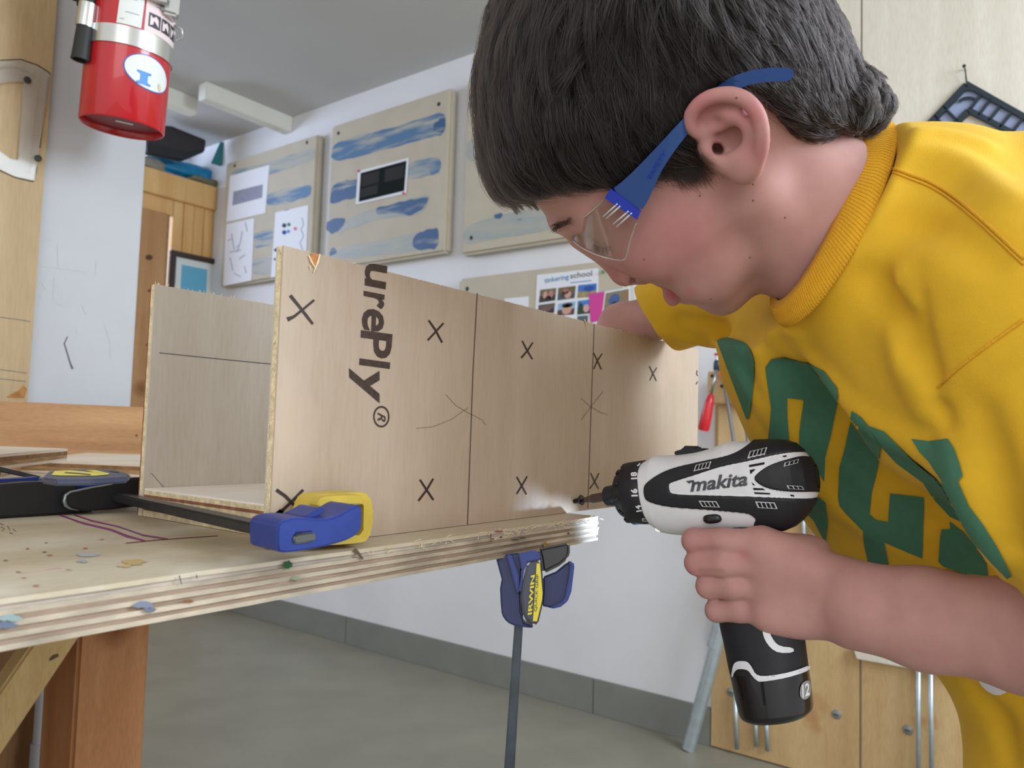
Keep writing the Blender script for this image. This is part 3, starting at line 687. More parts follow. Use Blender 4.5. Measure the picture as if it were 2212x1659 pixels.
# plate edges: outer bars
def bar2(name, a, c, w, m, X=gx, th=0.01):
    a = np.array(a, float); c = np.array(c, float); t_ = unit(c - a); q = np.array([-t_[1], t_[0]]) * w / 2
    return prism(name, [gq(*(a + q), X), gq(*(c + q), X), gq(*(c - q), X), gq(*(a - q), X)], (th, 0, 0), m, fg, 0.0015)
bar2('outer_bar', (2088, 182), (1960, 316), 14, M_frame); bar2('outer_bar', (2086, 180), (2330, 318), 14, M_frame)
bar2('inner_bar', (2092, 238), (2010, 322), 13, M_frame); bar2('inner_bar', (2090, 236), (2300, 345), 13, M_frame)
for (a, c) in (((2036, 228), (2070, 262)), ((2018, 248), (2050, 284)), ((2000, 268), (2034, 300)), ((1984, 288), (2012, 318)),
               ((2120, 202), (2094, 236)), ((2140, 212), (2112, 250)), ((2162, 226), (2134, 262)), ((2186, 240), (2158, 276)), ((2210, 254), (2182, 290)), ((2234, 268), (2206, 304))):
    bar2('rib', a, c, 6, M_frame)
prism('backing', [gq(x, y, gx + 0.008) for x, y in ((2086, 184), (2320, 316), (2300, 345), (2090, 238), (2012, 322), (1966, 312))], (0.003, 0, 0), M_cell, fg)
for rad, w in ((46, 6), (28, 5)):
    arc = [(2092 + rad * math.cos(a), 238 + rad * math.sin(a)) for a in np.linspace(-2.35, -0.95, 9)]
    b = bmesh.new(); stroke_bm(arc, w, lambda x, y: gq(x, y, gx - 0.0003), b)
    r = bmesh.ops.extrude_face_region(b, geom=list(b.faces)); bmesh.ops.translate(b, verts=[v for v in r['geom'] if isinstance(v, bmesh.types.BMVert)], vec=(0.007, 0, 0))
    bmesh.ops.recalc_face_normals(b, faces=b.faces); from_bm('arc_rib', b, M_frame, fg)
tube('loop', [gq(2088, 178, gx + 0.004), gq(2086, 160, gx - 0.004), gq(2085, 150, gx - 0.006)], 0.0018, M_screw, fg, 8)
nl = empty('nail', gq(2085, 150, PLX), 'small nail in the pale plywood above the black grille frame', 'nail')
lathe('shank', gq(2085, 150, PLX - 0.0002), (-1, 0, 0), [(0, 0.0016), (0.022, 0.0016), (0.022, 0)], M_screw, nl, 10)
lathe('nail_head', gq(2085, 150, PLX - 0.0002) - np.array([0.022, 0, 0]), (-1, 0, 0), [(0, 0.0045), (0.0018, 0.0045), (0.002, 0)], M_screw, nl, 12)

# ================================================================== far end: pine partition, door, picture, loft things
FY = 3.75
M_teal2 = mat('teal_strap', srgb(40, 112, 120), 0.6); M_tarp = mat('blue_tarp', srgb(28, 132, 178), 0.35, var=0.35, vscale=14, bump=0.5, bscale=25)
M_olive = mat('olive_cloth', srgb(118, 112, 84), 0.8, var=0.25, vscale=12); M_green = mat('dark_green_cloth', srgb(20, 84, 84), 0.7, var=0.2, vscale=12)
zt = onY(400, 388, FY)[2]; zb = onY(400, 440, FY)[2]
pt = empty('pine_partition', (1.6, FY, 0), 'knotty pine partition with a rail along its top at the far end of the room', 'partition')
xs0 = onY(250, 500, FY)[0]
box('top_rail', (xs0, FY - 0.03, zb), (WX - 0.001, FY + 0.03, zt), M_pine, pt, bw=0.004)
dx = onY(370, 500, FY)[0]; dz = onY(352, 462, FY)[2]
n = 4; ex = np.linspace(dx + 0.0, WX - 0.001, n + 1)
for i in range(n):
    box('plank', (ex[i] + 0.0012, FY - 0.008 - 0.002 * (i % 2), 0.0), (ex[i + 1] - 0.0012, FY + 0.02, zb - 0.001), M_pine, pt, bw=0.002)
box('lintel', (xs0, FY - 0.008, dz), (dx - 0.001, FY + 0.02, zb - 0.001), M_pine, pt, bw=0.002)
dr = empty('pine_door', ((xs0 + dx) / 2, FY - 0.02, 0), 'knotty pine door in the partition between white post and framed picture', 'door')
box('door_leaf', (xs0, FY - 0.040, 0.01), (onY(362, 500, FY - 0.04)[0], FY - 0.012, dz - 0.004), M_pine_door, dr, bw=0.004)
M_knot = mat('knot', srgb(96, 62, 36), 0.7)
for x, y, rx, ry in ((332, 628, 14, 4), (322, 556, 8, 6), (318, 745, 3, 3)):
    from_bm('knot', fill_mesh([[(x + rx * math.cos(a), y + ry * math.sin(a)) for a in np.linspace(0, 6.28, 14)[:-1]]], lambda x, y: onY(x, y, FY - 0.0405)), M_knot, dr)
box('door_edge', (onY(362, 500, FY - 0.04)[0] + 0.001, FY - 0.030, 0.01), (onY(368, 500, FY - 0.04)[0], FY - 0.012, dz - 0.004), M_fir, dr, bw=0.002)
# framed picture
M_pf = mat('dark_wood_frame', srgb(62, 46, 42), 0.4); M_mount = mat('picture_mount', srgb(222, 226, 222), 0.7); M_img = mat('sky_blue_print', srgb(104, 178, 208), 0.5, var=0.06, vscale=10)
X0, X1 = onY(369, 560, FY - 0.03)[0], onY(472, 590, FY - 0.03)[0]; Z1 = onY(372, 540, FY - 0.03)[2]; Z0 = Z1 - 0.27
pf = empty('framed_picture', ((X0 + X1) / 2, FY - 0.03, Z0), 'dark-framed picture with a sky blue image on the pine partition', 'picture')
fw = 0.028
for lo, hi in (((X0, Z0), (X1, Z0 + fw)), ((X0, Z1 - fw), (X1, Z1)), ((X0, Z0 + fw), (X0 + fw, Z1 - fw)), ((X1 - fw, Z0 + fw), (X1, Z1 - fw))):
    box('frame_bar', (lo[0], FY - 0.036, lo[1]), (hi[0], FY - 0.0105, hi[1]), M_pf, pf, bw=0.003)
box('mount', (X0 + fw, FY - 0.024, Z0 + fw), (X1 - fw, FY - 0.012, Z1 - fw), M_mount, pf)
box('image', (X0 + fw + 0.035, FY - 0.0255, Z0 + fw + 0.03), (X1 - fw - 0.035, FY - 0.0245, Z1 - fw - 0.035), M_img, pf)
# loft: things lying on top of the partition
def blob(name, ctr, rad, m, label, cat, seed, amp=0.25, group=None):
    b = bmesh.new(); bmesh.ops.create_icosphere(b, subdivisions=4, radius=1)
    rng = np.random.RandomState(seed); dirs = rng.normal(size=(14, 3)); fr = rng.uniform(2, 6, 14); ph_ = rng.uniform(0, 6, 14)
    for v in b.verts:
        p = np.array(v.co); r = 1 + amp * sum(math.sin(fr[k] * np.dot(dirs[k], p) + ph_[k]) for k in range(14)) / 5
        q = p * r; q = np.sign(q) * np.abs(q) ** 0.8
        v.co = Vector(np.asarray(ctr) + q * np.asarray(rad))
    zmin = min(v.co.z for v in b.verts)
    for v in b.verts: v.co.z += (ctr[2] - rad[2]) - zmin
    o = from_bm(name, b, m, None, True); tag(o, label, cat, group); return o
shelf = box('loft_shelf', (xs0, FY + 0.031, zt - 0.03), (WX - 0.001, 4.95, zt - 0.002), M_pine); tag(shelf, 'pine loft shelf behind the partition top carrying the blue tarp', 'shelf')
c = onY(410, 372, FY + 0.16); blob('tarp_bundle', (c[0] + 0.05, FY + 0.125, zt - 0.002 + 0.062), (0.30, 0.075, 0.062), M_tarp, 'crumpled bright blue tarp lying on the pine partition', 'tarp', 3)
c2 = onY(470, 392, FY + 0.02); blob('cloth_bundle', (c2[0] - 0.02, FY - 0.002, zt + 0.020), (0.14, 0.024, 0.020), M_olive, 'olive cloth tucked under the blue tarp on the pine rail', 'cloth', 5)
c3 = onY(330, 358, FY + 0.02); blob('cloth_bundle', (c3[0] - 0.06, FY - 0.002, zt + 0.030), (0.10, 0.024, 0.030), mat('grey_cloth', srgb(150, 146, 134), 0.8), 'grey cloth on the pine rail beside the white post', 'cloth', 8)
def yprism(name, pix, Y, th, m, par=None, bw=0.0): return prism(name, [onY(x, y, Y) for x, y in pix], (0, th, 0), m, par, bw)
M_bright = mat('white_panel', srgb(226, 232, 240), 0.5)
o = yprism('white_panel', [(318, 246), (380, 262), (488, 306), (470, 398), (318, 366)], 4.02, 0.02, M_bright); tag(o, 'white panel standing behind the black case under the ceiling', 'panel')
mon = empty('black_case', onY(385, 340, 3.74), 'black slab-shaped case lying above the tarp under the ceiling', 'case')
yprism('case_body', [(318, 268), (372, 272), (446, 302), (443, 328), (400, 346), (318, 330)], 3.66, 0.05, mat('case_black', srgb(50, 46, 48), 0.4), mon, 0.006)
yprism('case_base', [(318, 306), (402, 328), (442, 322), (400, 345), (318, 329)], 3.65, 0.009, M_black, mon, 0.002)
o = yprism('teal_strap', [(478, 306), (492, 312), (478, 358), (458, 352)], 3.69, 0.012, M_teal2); tag(o, 'teal strap hanging beside the blue tarp', 'strap')
tr = yprism('ceiling_fitting', [(348, 218), (373, 226), (362, 234), (348, 232)], 3.60, 0.03, M_bright); tag(tr, 'small white fitting under the ceiling right of the extinguisher', 'fitting')

# ================================================================== clear protractor hanging on the plywood sheet
M_clear = mat('clear_acrylic', (0.93, 0.94, 0.92, 1), 0.12, trans=0.88, ior=1.3, spec=0.4)
M_mark = mat('black_marker', srgb(40, 44, 36), 0.6)
pr = empty('protractor', onY(60, 260, LY), 'clear plastic protractor screwed to the plywood sheet, left of the red extinguisher', 'protractor')
PYY = LY - 0.0045
def onPr(x, y): return onY(x, y, PYY)
def curve(cx_, cy_, rx, ry, a0, a1, n=20): return [(cx_ + rx * math.cos(a), cy_ + ry * math.sin(a)) for a in np.linspace(a0, a1, n)]
outer = [(108, 160), (104, 158), (80, 142), (45, 131), (0, 132), (-40, 142), (-75, 180), (-95, 260), (-80, 320), (-40, 355), (0, 366), (35, 382), (74, 390)]
inner = [(52, 176), (20, 176), (-20, 185), (-50, 215), (-62, 262), (-50, 305), (-20, 330), (0, 326), (22, 342), (40, 346)]
prism('scale_body', [onPr(*p) for p in outer + [(76, 380), (92, 270)]], (0, 0.0035, 0), M_clear, pr, 0.0, holes=[[onPr(*p) for p in inner]])
b = bmesh.new()
stroke_bm([(110, 162), (104, 155), (80, 140), (45, 128), (0, 130)], 2.0, lambda x, y: onY(x, y, LY - 0.0005), b)
stroke_bm([(108, 160), (104, 168), (96, 230), (92, 260), (86, 320)], 2.4, lambda x, y: onY(x, y, LY - 0.0005), b)
stroke_bm([(0, 368), (35, 384), (72, 393), (78, 372), (80, 360)], 1.6, lambda x, y: onY(x, y, LY - 0.0005), b)
from_bm('marker_outline', b, M_mark, sheet)['kind'] = 'stuff'
b = bmesh.new()
for k in range(26):
    y = 172 + k * 8; xx = 100 - (y - 160) * 0.115
    stroke_bm([(xx - 10, y), (xx - (16 if k % 5 == 0 else 13), y + .4)], 1.0, lambda x, y: onY(x, y, PYY - 0.0002), b)
for k in range(22):
    a = -2.2 + k * 0.065; stroke_bm([(20 + 84 * math.cos(a), 230 + 88 * math.sin(a)), (20 + 78 * math.cos(a), 230 + 82 * math.sin(a))], 1.0, lambda x, y: onY(x, y, PYY - 0.0002), b)
from_bm('graduation', b, mat('worn_print', srgb(120, 104, 84), 0.7), pr)['kind'] = 'stuff'
for x, y in ((59, 173), (82, 342)):
    lathe('screw_head', onPr(x, y), (0, -1, 0), [(0, 0.0052), (0.002, 0.005), (0.003, 0.002), (0.003, 0)], M_mark, pr, 12)

# ================================================================== fire extinguisher
M_red = mat('extinguisher_red', srgb(186, 22, 34), 0.28, coat=0.5, var=0.05, vscale=12)
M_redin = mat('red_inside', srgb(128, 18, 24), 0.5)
M_alu = mat('bracket_aluminium', srgb(196, 198, 194), 0.25, 0.85)
M_rub = mat('black_rubber', srgb(36, 38, 36), 0.55)
M_label = mat('label_white', srgb(226, 208, 208), 0.5); M_label_w = mat('sticker_white', srgb(222, 226, 222), 0.5)
fx = empty('fire_extinguisher', at(272, 200, 1.16), 'red fire extinguisher in a metal band bracket on the white post', 'extinguisher')
axw = unit(at(286, 60, 1.165) - at(266, 270, 1.165))           # cylinder axis, upwards
fo = at(264, 274, 1.165)
side = unit(np.cross(axw, ray(270, 200)))                      # to the right seen from the bench
if np.dot(side, AX @ [1, 0, 0]) < 0: side = -side
front = np.cross(side, axw); front = front if np.dot(front, ray(270, 200)) < 0 else -front
Rx_ = 0.0585
H = 0.36
lathe('cylinder', fo, axw, [(0.012, 0.0), (0.014, 0.030), (0.011, 0.045), (0.010, Rx_ - 0.004), (0, Rx_ - 0.003), (-0.002, Rx_ - 0.0015), (0, Rx_), (0.12, Rx_), (H * .72, Rx_), (H * .80, Rx_ * .93), (H * .86, Rx_ * .7), (H * .9, Rx_ * .35), (H * .93, 0.018), (H * .93, 0)], M_red, fx, 64)
lathe('recessed_base', fo, axw, [(0.0075, 0.0), (0.0078, Rx_ - 0.006), (0.0095, Rx_ - 0.0042), (0.0105, Rx_ - 0.0042), (0.0105, 0)], M_redin, fx, 48)
def cyl(u, h, r=Rx_ + 0.0006):                                # u: angle from the front towards the right, h: height along the axis
    return fo + axw * h + r * (math.sin(u) * side + math.cos(u) * front)
def cyl_fill(name, loops, m, r=Rx_ + 0.0006, step=0.006, parent=fx, label=None):
    b = fill_mesh([[(x, y) for x, y in l] for l in loops], lambda x, y: cyl(x / Rx_, y, r), step); return from_bm(name, b, m, parent, True, label)
def band(name, h0, h1, m, r=Rx_ + 0.0022):
    return lathe(name, fo, axw, [(h0, Rx_ + 0.0003), (h0, r), (h1, r), (h1, Rx_ + 0.0003)], m, fx, 64)
band('bracket_band', 0.104, 0.130, M_alu)
# oval sticker with a blue letter
def ell(cx_, cy_, a, c, tilt=0, n=36): return [(cx_ + a * math.cos(t) * math.cos(tilt) - c * math.sin(t) * math.sin(tilt), cy_ + a * math.cos(t) * math.sin(tilt) + c * math.sin(t) * math.cos(tilt)) for t in np.linspace(0, 2 * math.pi, n + 1)[:-1]]
ux, uy = 0.030, 0.073
cyl_fill('sticker_rim', [ell(ux, uy, 0.0365, 0.0250, -0.12)], mat('sticker_blue', srgb(48, 92, 170), 0.4), Rx_ + 0.0008)
st_ = cyl_fill('oval_sticker', [ell(ux, uy, 0.0347, 0.0234, -0.12)], M_label_w, Rx_ + 0.0013)
hh = [(-.5, .5), (.5, .5), (.5, .36), (.26, .26), (.26, -.26), (.5, -.36), (.5, -.5), (-.5, -.5), (-.5, -.36), (-.26, -.26), (-.26, .26), (-.5, .36)]
cyl_fill('blue_letter', [[(ux - 0.008 + x * 0.020, uy - 0.010 + y * 0.019) for x, y in hh]], mat('sticker_ink', srgb(40, 128, 206), 0.4), Rx_ + 0.0019, parent=st_)
cyl_fill('faded_blot', [ell(ux + 0.018, uy - 0.014, 0.003, 0.006, 0.3, 14)], mat('faded_tan', srgb(214, 196, 172), 0.5), Rx_ + 0.0019, parent=st_)
# instruction label above the band
cyl_fill('label_panel', [[(-0.020, 0.132), (0.012, 0.132), (0.014, 0.189), (-0.018, 0.189)]], M_label_w, Rx_ + 0.0010)
lb = cyl_fill('instruction_label', [[(0.016, 0.131), (0.084, 0.131), (0.084, 0.186), (0.016, 0.186)]], M_label, Rx_ + 0.0010)
M_pict = mat('pictogram_ink', srgb(52, 50, 58), 0.5)
for k, cxx in enumerate((0.030, 0.050, 0.070)):
    cyl_fill('pictogram', [[(cxx - .009, 0.140), (cxx + .009, 0.140), (cxx + .009, 0.160), (cxx - .009, 0.160)], [(cxx - .007, 0.142), (cxx - .002, 0.144), (cxx - .001, 0.150), (cxx + .003, 0.146), (cxx + .007, 0.142), (cxx + .006, 0.154), (cxx + .002, 0.158), (cxx - .003, 0.154), (cxx - .007, 0.158)]], M_pict, Rx_ + 0.0016, parent=lb)
b = bmesh.new()
for y in (0.177, 0.172): stroke_bm([(x, y - 0.00) for x in np.linspace(0.030, 0.080, 12)], [0.0022 if i % 3 else 0.001 for i in range(12)], lambda x, y: cyl(x / Rx_, y, Rx_ + 0.0016), b)
from_bm('small_print', b, mat('print_grey', srgb(150, 140, 142), 0.6), lb)['kind'] = 'stuff'
b = bmesh.new()
for y, x0_, x1_ in ((0.182, -.014, .010), (0.178, -.014, .008), (0.174, -.015, .010), (0.170, -.015, .004), (0.150, -.010, .008), (0.139, -.016, -.010)): stroke_bm([(x, y) for x in np.linspace(x0_, x1_, 6)], 0.0013, lambda x, y: cyl(x / Rx_, y, Rx_ + 0.0014), b)
from_bm('small_print', b, mat('print_grey', srgb(170, 172, 180), 0.6), fx)['kind'] = 'stuff'
b = fill_mesh([[(-.010, -.004), (.014, -.005), (.015, .003), (-.009, .004)]], lambda x, y: fo + axw * 0.0070 + side * x + front * y)
from_bm('base_sticker', b, M_label_w, fx)
# bracket, strap buckle, hose and valve
frame_box('bracket_plate', fo, side, -front, axw, (-0.03, Rx_, 0.02), (0.03, Rx_ + 0.012, 0.30), M_alu, fx, 0.003)
frame_box('bracket_arm', fo, side, front, axw, (-0.082, -0.052, 0.178), (-0.045, 0.026, 0.226), M_rub, fx, 0.006)
frame_box('bracket_arm', fo, side, front, axw, (-0.078, -0.055, 0.184), (0.02, Rx_ + 0.006, 0.202), M_alu, fx, 0.002)
frame_box('strap_latch', fo, side, front, axw, (0.006, Rx_ - 0.008, 0.176), (0.046, Rx_ + 0.014, 0.220), M_alu, fx, 0.004)
frame_box('strap_latch', fo, side, front, axw, (0.036, Rx_ - 0.036, 0.166), (0.060, Rx_ - 0.004, 0.212), M_alu, fx, 0.004)
wl = [(0.058, 0.165), (0.068, 0.162), (0.070, 0.148), (0.062, 0.144), (0.058, 0.153)]
tube('pull_ring', [fo + side * x + front * 0.02 + axw * y for x, y in wl + wl[:1]], 0.0016, M_alu, fx, 8)
hp = [fo + side * x + front * f_ + axw * z for x, f_, z in ((-0.046, 0.030, 0.30), (-0.053, 0.030, 0.23), (-0.0570, 0.030, 0.168), (-0.0585, 0.030, 0.132))]
tube('hose', hp, 0.0090, M_rub, fx, 18)
hd = unit(hp[-1] - hp[-2])
lathe('hose_collar', hp[-1] - hd * 0.024, hd, [(0, 0.0095), (0, 0.0125), (0.028, 0.0130), (0.034, 0.0125), (0.034, 0.0095)], M_alu, fx, 28)
lathe('nozzle', hp[-1] + hd * 0.010, hd, [(-0.004, 0.0105), (0.0, 0.0112), (0.042, 0.0124), (0.048, 0.0130), (0.048, 0.0100), (0.036, 0.009), (0.036, 0)], M_rub, fx, 28)
lathe('valve', fo, axw, [(H * .92, 0.018), (H * .92, 0.022), (H * 1.02, 0.022), (H * 1.02, 0)], M_alu, fx, 20)

# ================================================================== workbench
M_top = wood('bench_top_ply', srgb(206, 195, 172), srgb(182, 165, 136), (0.6, 4.0, 1), 5, 0.6, 0.14, blotch=[(9, 0.60, 0.72, srgb(222, 216, 200)), (13, 0.66, 0.74, srgb(172, 140, 96)), (30, 0.70, 0.74, srgb(190, 150, 150))])
M_ply_l = mat('ply_light', srgb(190, 177, 156), 0.7, var=0.34, vscale=60, stretch=(0.5, 1, 1), bump=0.4, bscale=250)
M_ply_d = mat('ply_brown', srgb(160, 138, 118), 0.75, var=0.25, vscale=70, stretch=(0.4, 1, 1), bump=0.6, bscale=250)
M_ply_g = mat('ply_grey', srgb(186, 174, 162), 0.75, var=0.2, vscale=70, stretch=(0.4, 1, 1), bump=0.5, bscale=250)
TY = 0.307; TXR = 0.5265; TXL = -0.75; TYB = 1.245
bench = empty('workbench', (0, 0.8, 0), 'layered plywood workbench, paint-stained, with a fir post leg and brace', 'workbench')
nply = 9; zz = np.linspace(TOP - 0.0185, TOP, nply + 1)
rng = random.Random(4)
for i in range(nply):
    top_layer = i == nply - 1
    m = (M_ply_l, M_ply_d)[i % 2] if not top_layer else M_top
    if i == nply - 2: m = M_ply_g
    # ragged front edge: small steps along X
    b = bmesh.new(); n = 46; xs = np.linspace(TXL, TXR + rng.uniform(-.0006, .0006), n)
    fr = [TY + (0.0007 if i % 2 else -0.0002) + rng.uniform(-0.0006, 0.0006) + (0.0012 if (top_layer and rng.random() < .15) else 0) for _ in xs]
    for layer_z in (0,):
        lo = [b.verts.new((x, y, zz[i])) for x, y in zip(xs, fr)]; hi = [b.verts.new((x, y, zz[i + 1])) for x, y in zip(xs, fr)]
        bl, br_ = b.verts.new((xs[0], TYB, zz[i])), b.verts.new((xs[-1], TYB, zz[i])); tl, tr_ = b.verts.new((xs[0], TYB, zz[i + 1])), b.verts.new((xs[-1], TYB, zz[i + 1]))
        for k in range(n - 1): b.faces.new([lo[k], lo[k + 1], hi[k + 1], hi[k]])
        b.faces.new([bl, br_] + list(reversed(lo))); b.faces.new(hi + [tr_, tl])
        b.faces.new([lo[-1], br_, tr_, hi[-1]]); b.faces.new([br_, bl, tl, tr_]); b.faces.new([bl, lo[0], hi[0], tl])
    bmesh.ops.recalc_face_normals(b, faces=b.faces)
    o = from_bm('ply', b, m, bench, label='paint-flecked top veneer' if top_layer else None)
    if top_layer: topply = o
# paint flecks and pen lines on the top
def onT(x, y): return onZ(x, y, TOP + 0.00025)
def decal(name, loops, m, parent, f): return from_bm(name, fill_mesh(loops, f), m, parent)
M_purple = mat('purple_pen', srgb(140, 40, 120), 0.6); M_redpen = mat('dark_red_pen', srgb(138, 46, 70), 0.6)
from_bm('pen_line', stroke_bm([(128, 1112), (180, 1130), (240, 1144), (275, 1158), (290, 1162), (314, 1168)], [2.2, 3.5, 4, 5, 4, 2.5], onT), M_purple, topply, label='purple pen line')
from_bm('pen_line', stroke_bm([(160, 1112), (200, 1125), (255, 1137), (310, 1156), (362, 1164)], [2, 3, 2.4, 3, 2.4], onT), M_purple, topply, label='purple pen line')
from_bm('pen_line', stroke_bm([(272, 1173), (340, 1166), (470, 1157)], [1.6, 1.6, 1.2], onT), M_redpen, topply, label='dark red pen line')
b = bmesh.new()
for s in ([(2, 1138), (10, 1142), (4, 1146)], [(16, 1136), (22, 1146)], [(28, 1142), (34, 1148)], [(20, 1150), (28, 1153)], [(0, 1130), (8, 1134)]): stroke_bm(s, 1.2, onT, b)
from_bm('pencil_note', b, M_graph, topply)['kind'] = 'stuff'
def spot(px, py, rx, ry, c, f, parent, seed):
    r = random.Random(seed); L = [(px + rx * math.cos(a) * r.uniform(.6, 1.15), py + ry * math.sin(a) * r.uniform(.6, 1.15)) for a in np.linspace(0, 6.28, 15)[:-1]]
    return from_bm('paint_spot', fill_mesh([L], f), mat('spot_paint', srgb(*c), 0.5), parent)
for k, (x, y, rx, ry, c) in enumerate(((190, 1199, 26, 4, (168, 166, 172)), (178, 1212, 14, 4, (160, 160, 166)), (290, 1214, 26, 8, (190, 160, 104)), (270, 1222, 18, 4, (196, 172, 124)), (108, 1199, 8, 2, (170, 120, 84)), (96, 1192, 5, 1.6, (120, 70, 60)), (60, 1185, 4, 1.4, (150, 80, 80)), (40, 1235, 6, 1.6, (150, 120, 96)), (78, 1265, 9, 2, (176, 130, 92)), (52, 1248, 6, 1.5, (190, 150, 120)), (185, 1184, 5, 1.4, (170, 80, 80)), (150, 1230, 7, 1.4, (190, 170, 150)), (12, 1210, 6, 1.6, (120, 110, 100)), (220, 1165, 6, 1.2, (190, 120, 120)), (100, 1172, 4, 1, (120, 120, 140)))):
    spot(x, y, rx, ry, c, onT, topply, k)
def onE(x, y): return onY(x, y, TY - 0.0016)
spot(622, 1220, 14, 9, (30, 84, 44), onE, topply, 31).data.materials[0].name = 'green_paint'
for k, (x, y, rx, ry, c) in enumerate(((310, 1307, 24, 8, (120, 128, 148)), (325, 1318, 14, 6, (104, 110, 130)), (404, 1299, 14, 4, (132, 84, 46)), (22, 1335, 30, 8, (140, 162, 164)), (15, 1350, 24, 7, (96, 112, 136)), (1178, 1176, 5, 6, (168, 130, 40)), (1112, 1166, 9, 2.2, (90, 82, 78)), (1130, 1162, 8, 2, (96, 86, 78)), (1082, 1160, 4, 2, (92, 60, 60)), (1078, 1148, 10, 2.5, (150, 92, 84)), (1065, 1164, 3, 2, (90, 74, 70)), (640, 1250, 10, 4, (130, 150, 120)), (1228, 1152, 2.5, 2.5, (70, 70, 76)))):
    spot(x, y, rx, ry, c, onE, topply, 50 + k)
# dark gouges at the top edge
M_gouge = mat('gouge', srgb(96, 80, 66), 0.8)
for pts, w in (([(765, 1186), (776, 1198), (784, 1208)], [9, 7, 4]), ([(387, 1243), (392, 1262)], [3, 2]), ([(1060, 1152), (1061, 1172)], [2, 1.5]), ([(424, 1242), (426, 1250)], [3, 2])):
    from_bm('gouge', stroke_bm(pts, w, onE), M_gouge, topply)
# wood fibres frayed along the top edge near the right end
b = bmesh.new(); r = random.Random(11)
for _ in range(150):
    x = r.choice([r.uniform(0.28, 0.52), r.uniform(0.40, 0.525)]); p = np.array([x, TY - 0.0006 - r.uniform(0, .0012), TOP - r.uniform(-0.0004, .004)])
    q = p + np.array([r.uniform(-.006, .006), -r.uniform(0, .0015), r.uniform(-.002, .0016)])
    tube_bm([p, (p + q) / 2 + [0, -.0004, .0004], q], 0.00016, 4, True, b)
o = from_bm('wood_fibre', b, mat('fibre', srgb(226, 210, 176), 0.7), bench); o['kind'] = 'stuff'
# legs and brace
M_post = wood('fir_post', srgb(188, 138, 96), srgb(156, 104, 66), (3, 3, 0.4), 6, 0.6, 0.16, knots=5.0)
M_brace = wood('pine_brace', srgb(206, 182, 132), srgb(188, 158, 108), (3, 3, 0.6), 5, 0.6, 0.12)
UZ = TOP - 0.0188
Xr = onY(317, 1500, 0.98)[0]
box('leg', (Xr - 0.089, 0.98, 0.0), (Xr, 1.069, UZ), M_post, bench, bw=0.004)
box('leg', (-0.70, 0.98, 0.0), (-0.611, 1.069, UZ), M_post, bench, bw=0.004)
box('leg', (-0.70, 0.33, 0.0), (-0.611, 0.419, UZ), M_post, bench, bw=0.004)
BY = 0.95
br = [onY(166, 1386, BY), onY(62, 1406, BY), onY(-120, 1660, BY), onY(-20, 1665, BY)]
k = (UZ - br[0][2]); d_ = unit(br[0] - br[3])
br[0] = br[0] + d_ * (UZ - br[0][2]) / d_[2]; br[1] = br[1] + d_ * (UZ - br[1][2]) / d_[2]
br[2] = br[2] - d_ * 0.35; br[3] = br[3] - d_ * 0.35
prism('brace', br, (0, 0.029, 0), M_brace, bench, 0.003)
M_knotd = mat('brace_knot', srgb(92, 74, 52), 0.7)
from_bm('knot', fill_mesh([[(106, 1424), (114, 1415), (126, 1412), (127, 1418), (116, 1424), (108, 1428)]], lambda x, y: onY(x, y, BY - 0.0004)), M_knotd, bench.children[-1])
# back stop beam on the bench
by0 = onZ(0, 1000, TOP)[1]; zt_b = onY(160, 873, 1.185)[2]
beam = box('wooden_beam', (-0.55, 1.185, TOP + 0.0002), (0.75, 1.223, zt_b), M_fir, None, bw=0.003)
tag(beam, 'brown fir two-by-four standing on edge at the back of the bench', 'beam')
from_bm('knot', fill_mesh([[(295 + 3 * math.cos(a), 941 + 3 * math.sin(a)) for a in np.linspace(0, 6.28, 9)[:-1]]], lambda x, y: onY(x, y, 1.1847)), M_knotd, beam)
# grey conduit under the bench
cz = empty('grey_conduit', onY(95, 1659, 1.36), 'pale grey conduit pipe rising behind the bench leg', 'pipe')
lathe('pipe_tube', [onY(95, 1560, 1.235)[0], 1.235, 0.0], (0, 0, 1), [(0, 0.010), (0, 0.013), (0.62, 0.013), (0.62, 0.010)], mat('grey_pvc', srgb(170, 174, 180), 0.5), cz, 18)
lathe('coupling', [onY(95, 1560, 1.235)[0], 1.235, 0.40], (0, 0, 1), [(0, 0.0131), (0, 0.0155), (0.05, 0.0155), (0.05, 0.0131)], mat('grey_pvc', srgb(160, 164, 170), 0.5), cz, 18)
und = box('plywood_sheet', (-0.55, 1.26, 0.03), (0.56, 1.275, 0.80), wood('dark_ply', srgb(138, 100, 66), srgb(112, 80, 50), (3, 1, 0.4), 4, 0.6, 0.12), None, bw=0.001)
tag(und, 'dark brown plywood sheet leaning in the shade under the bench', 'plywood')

# two offcuts lying at the back of the bench
M_off = wood('offcut_face', srgb(232, 222, 208), srgb(222, 206, 188), (0.6, 4, 1), 5, 0.6, 0.06)
M_offe = mat('offcut_edge', srgb(182, 148, 108), 0.75, var=0.35, vscale=120, stretch=(0.4, 0.4, 3), bump=0.4, bscale=300)
def offcut(quad, z, th, label):
    P = [onZ(x, y, z) for x, y in quad]
    t = empty('plywood_offcut', np.mean(P, 0) - [0, 0, th], label, 'offcut')
    L = [0, 0.0025, th * .5, th - 0.0025, th]
    ms = [M_off, mat('offcut_core', srgb(150, 112, 76), 0.8, var=0.3, vscale=120), M_offe, M_off]
    for i in range(4):
        prism('ply', [p - [0, 0, L[i] + (0.0 if i == 0 else 0.00002)] for p in P], (0, 0, -(L[i + 1] - L[i])), ms[i], t)
    return t
offcut([(46, 993), (188, 978), (420, 985), (420, 1008)], TOP + 0.0145, 0.0142, 'pale plywood offcut lying flat beside the box, behind the clamp')
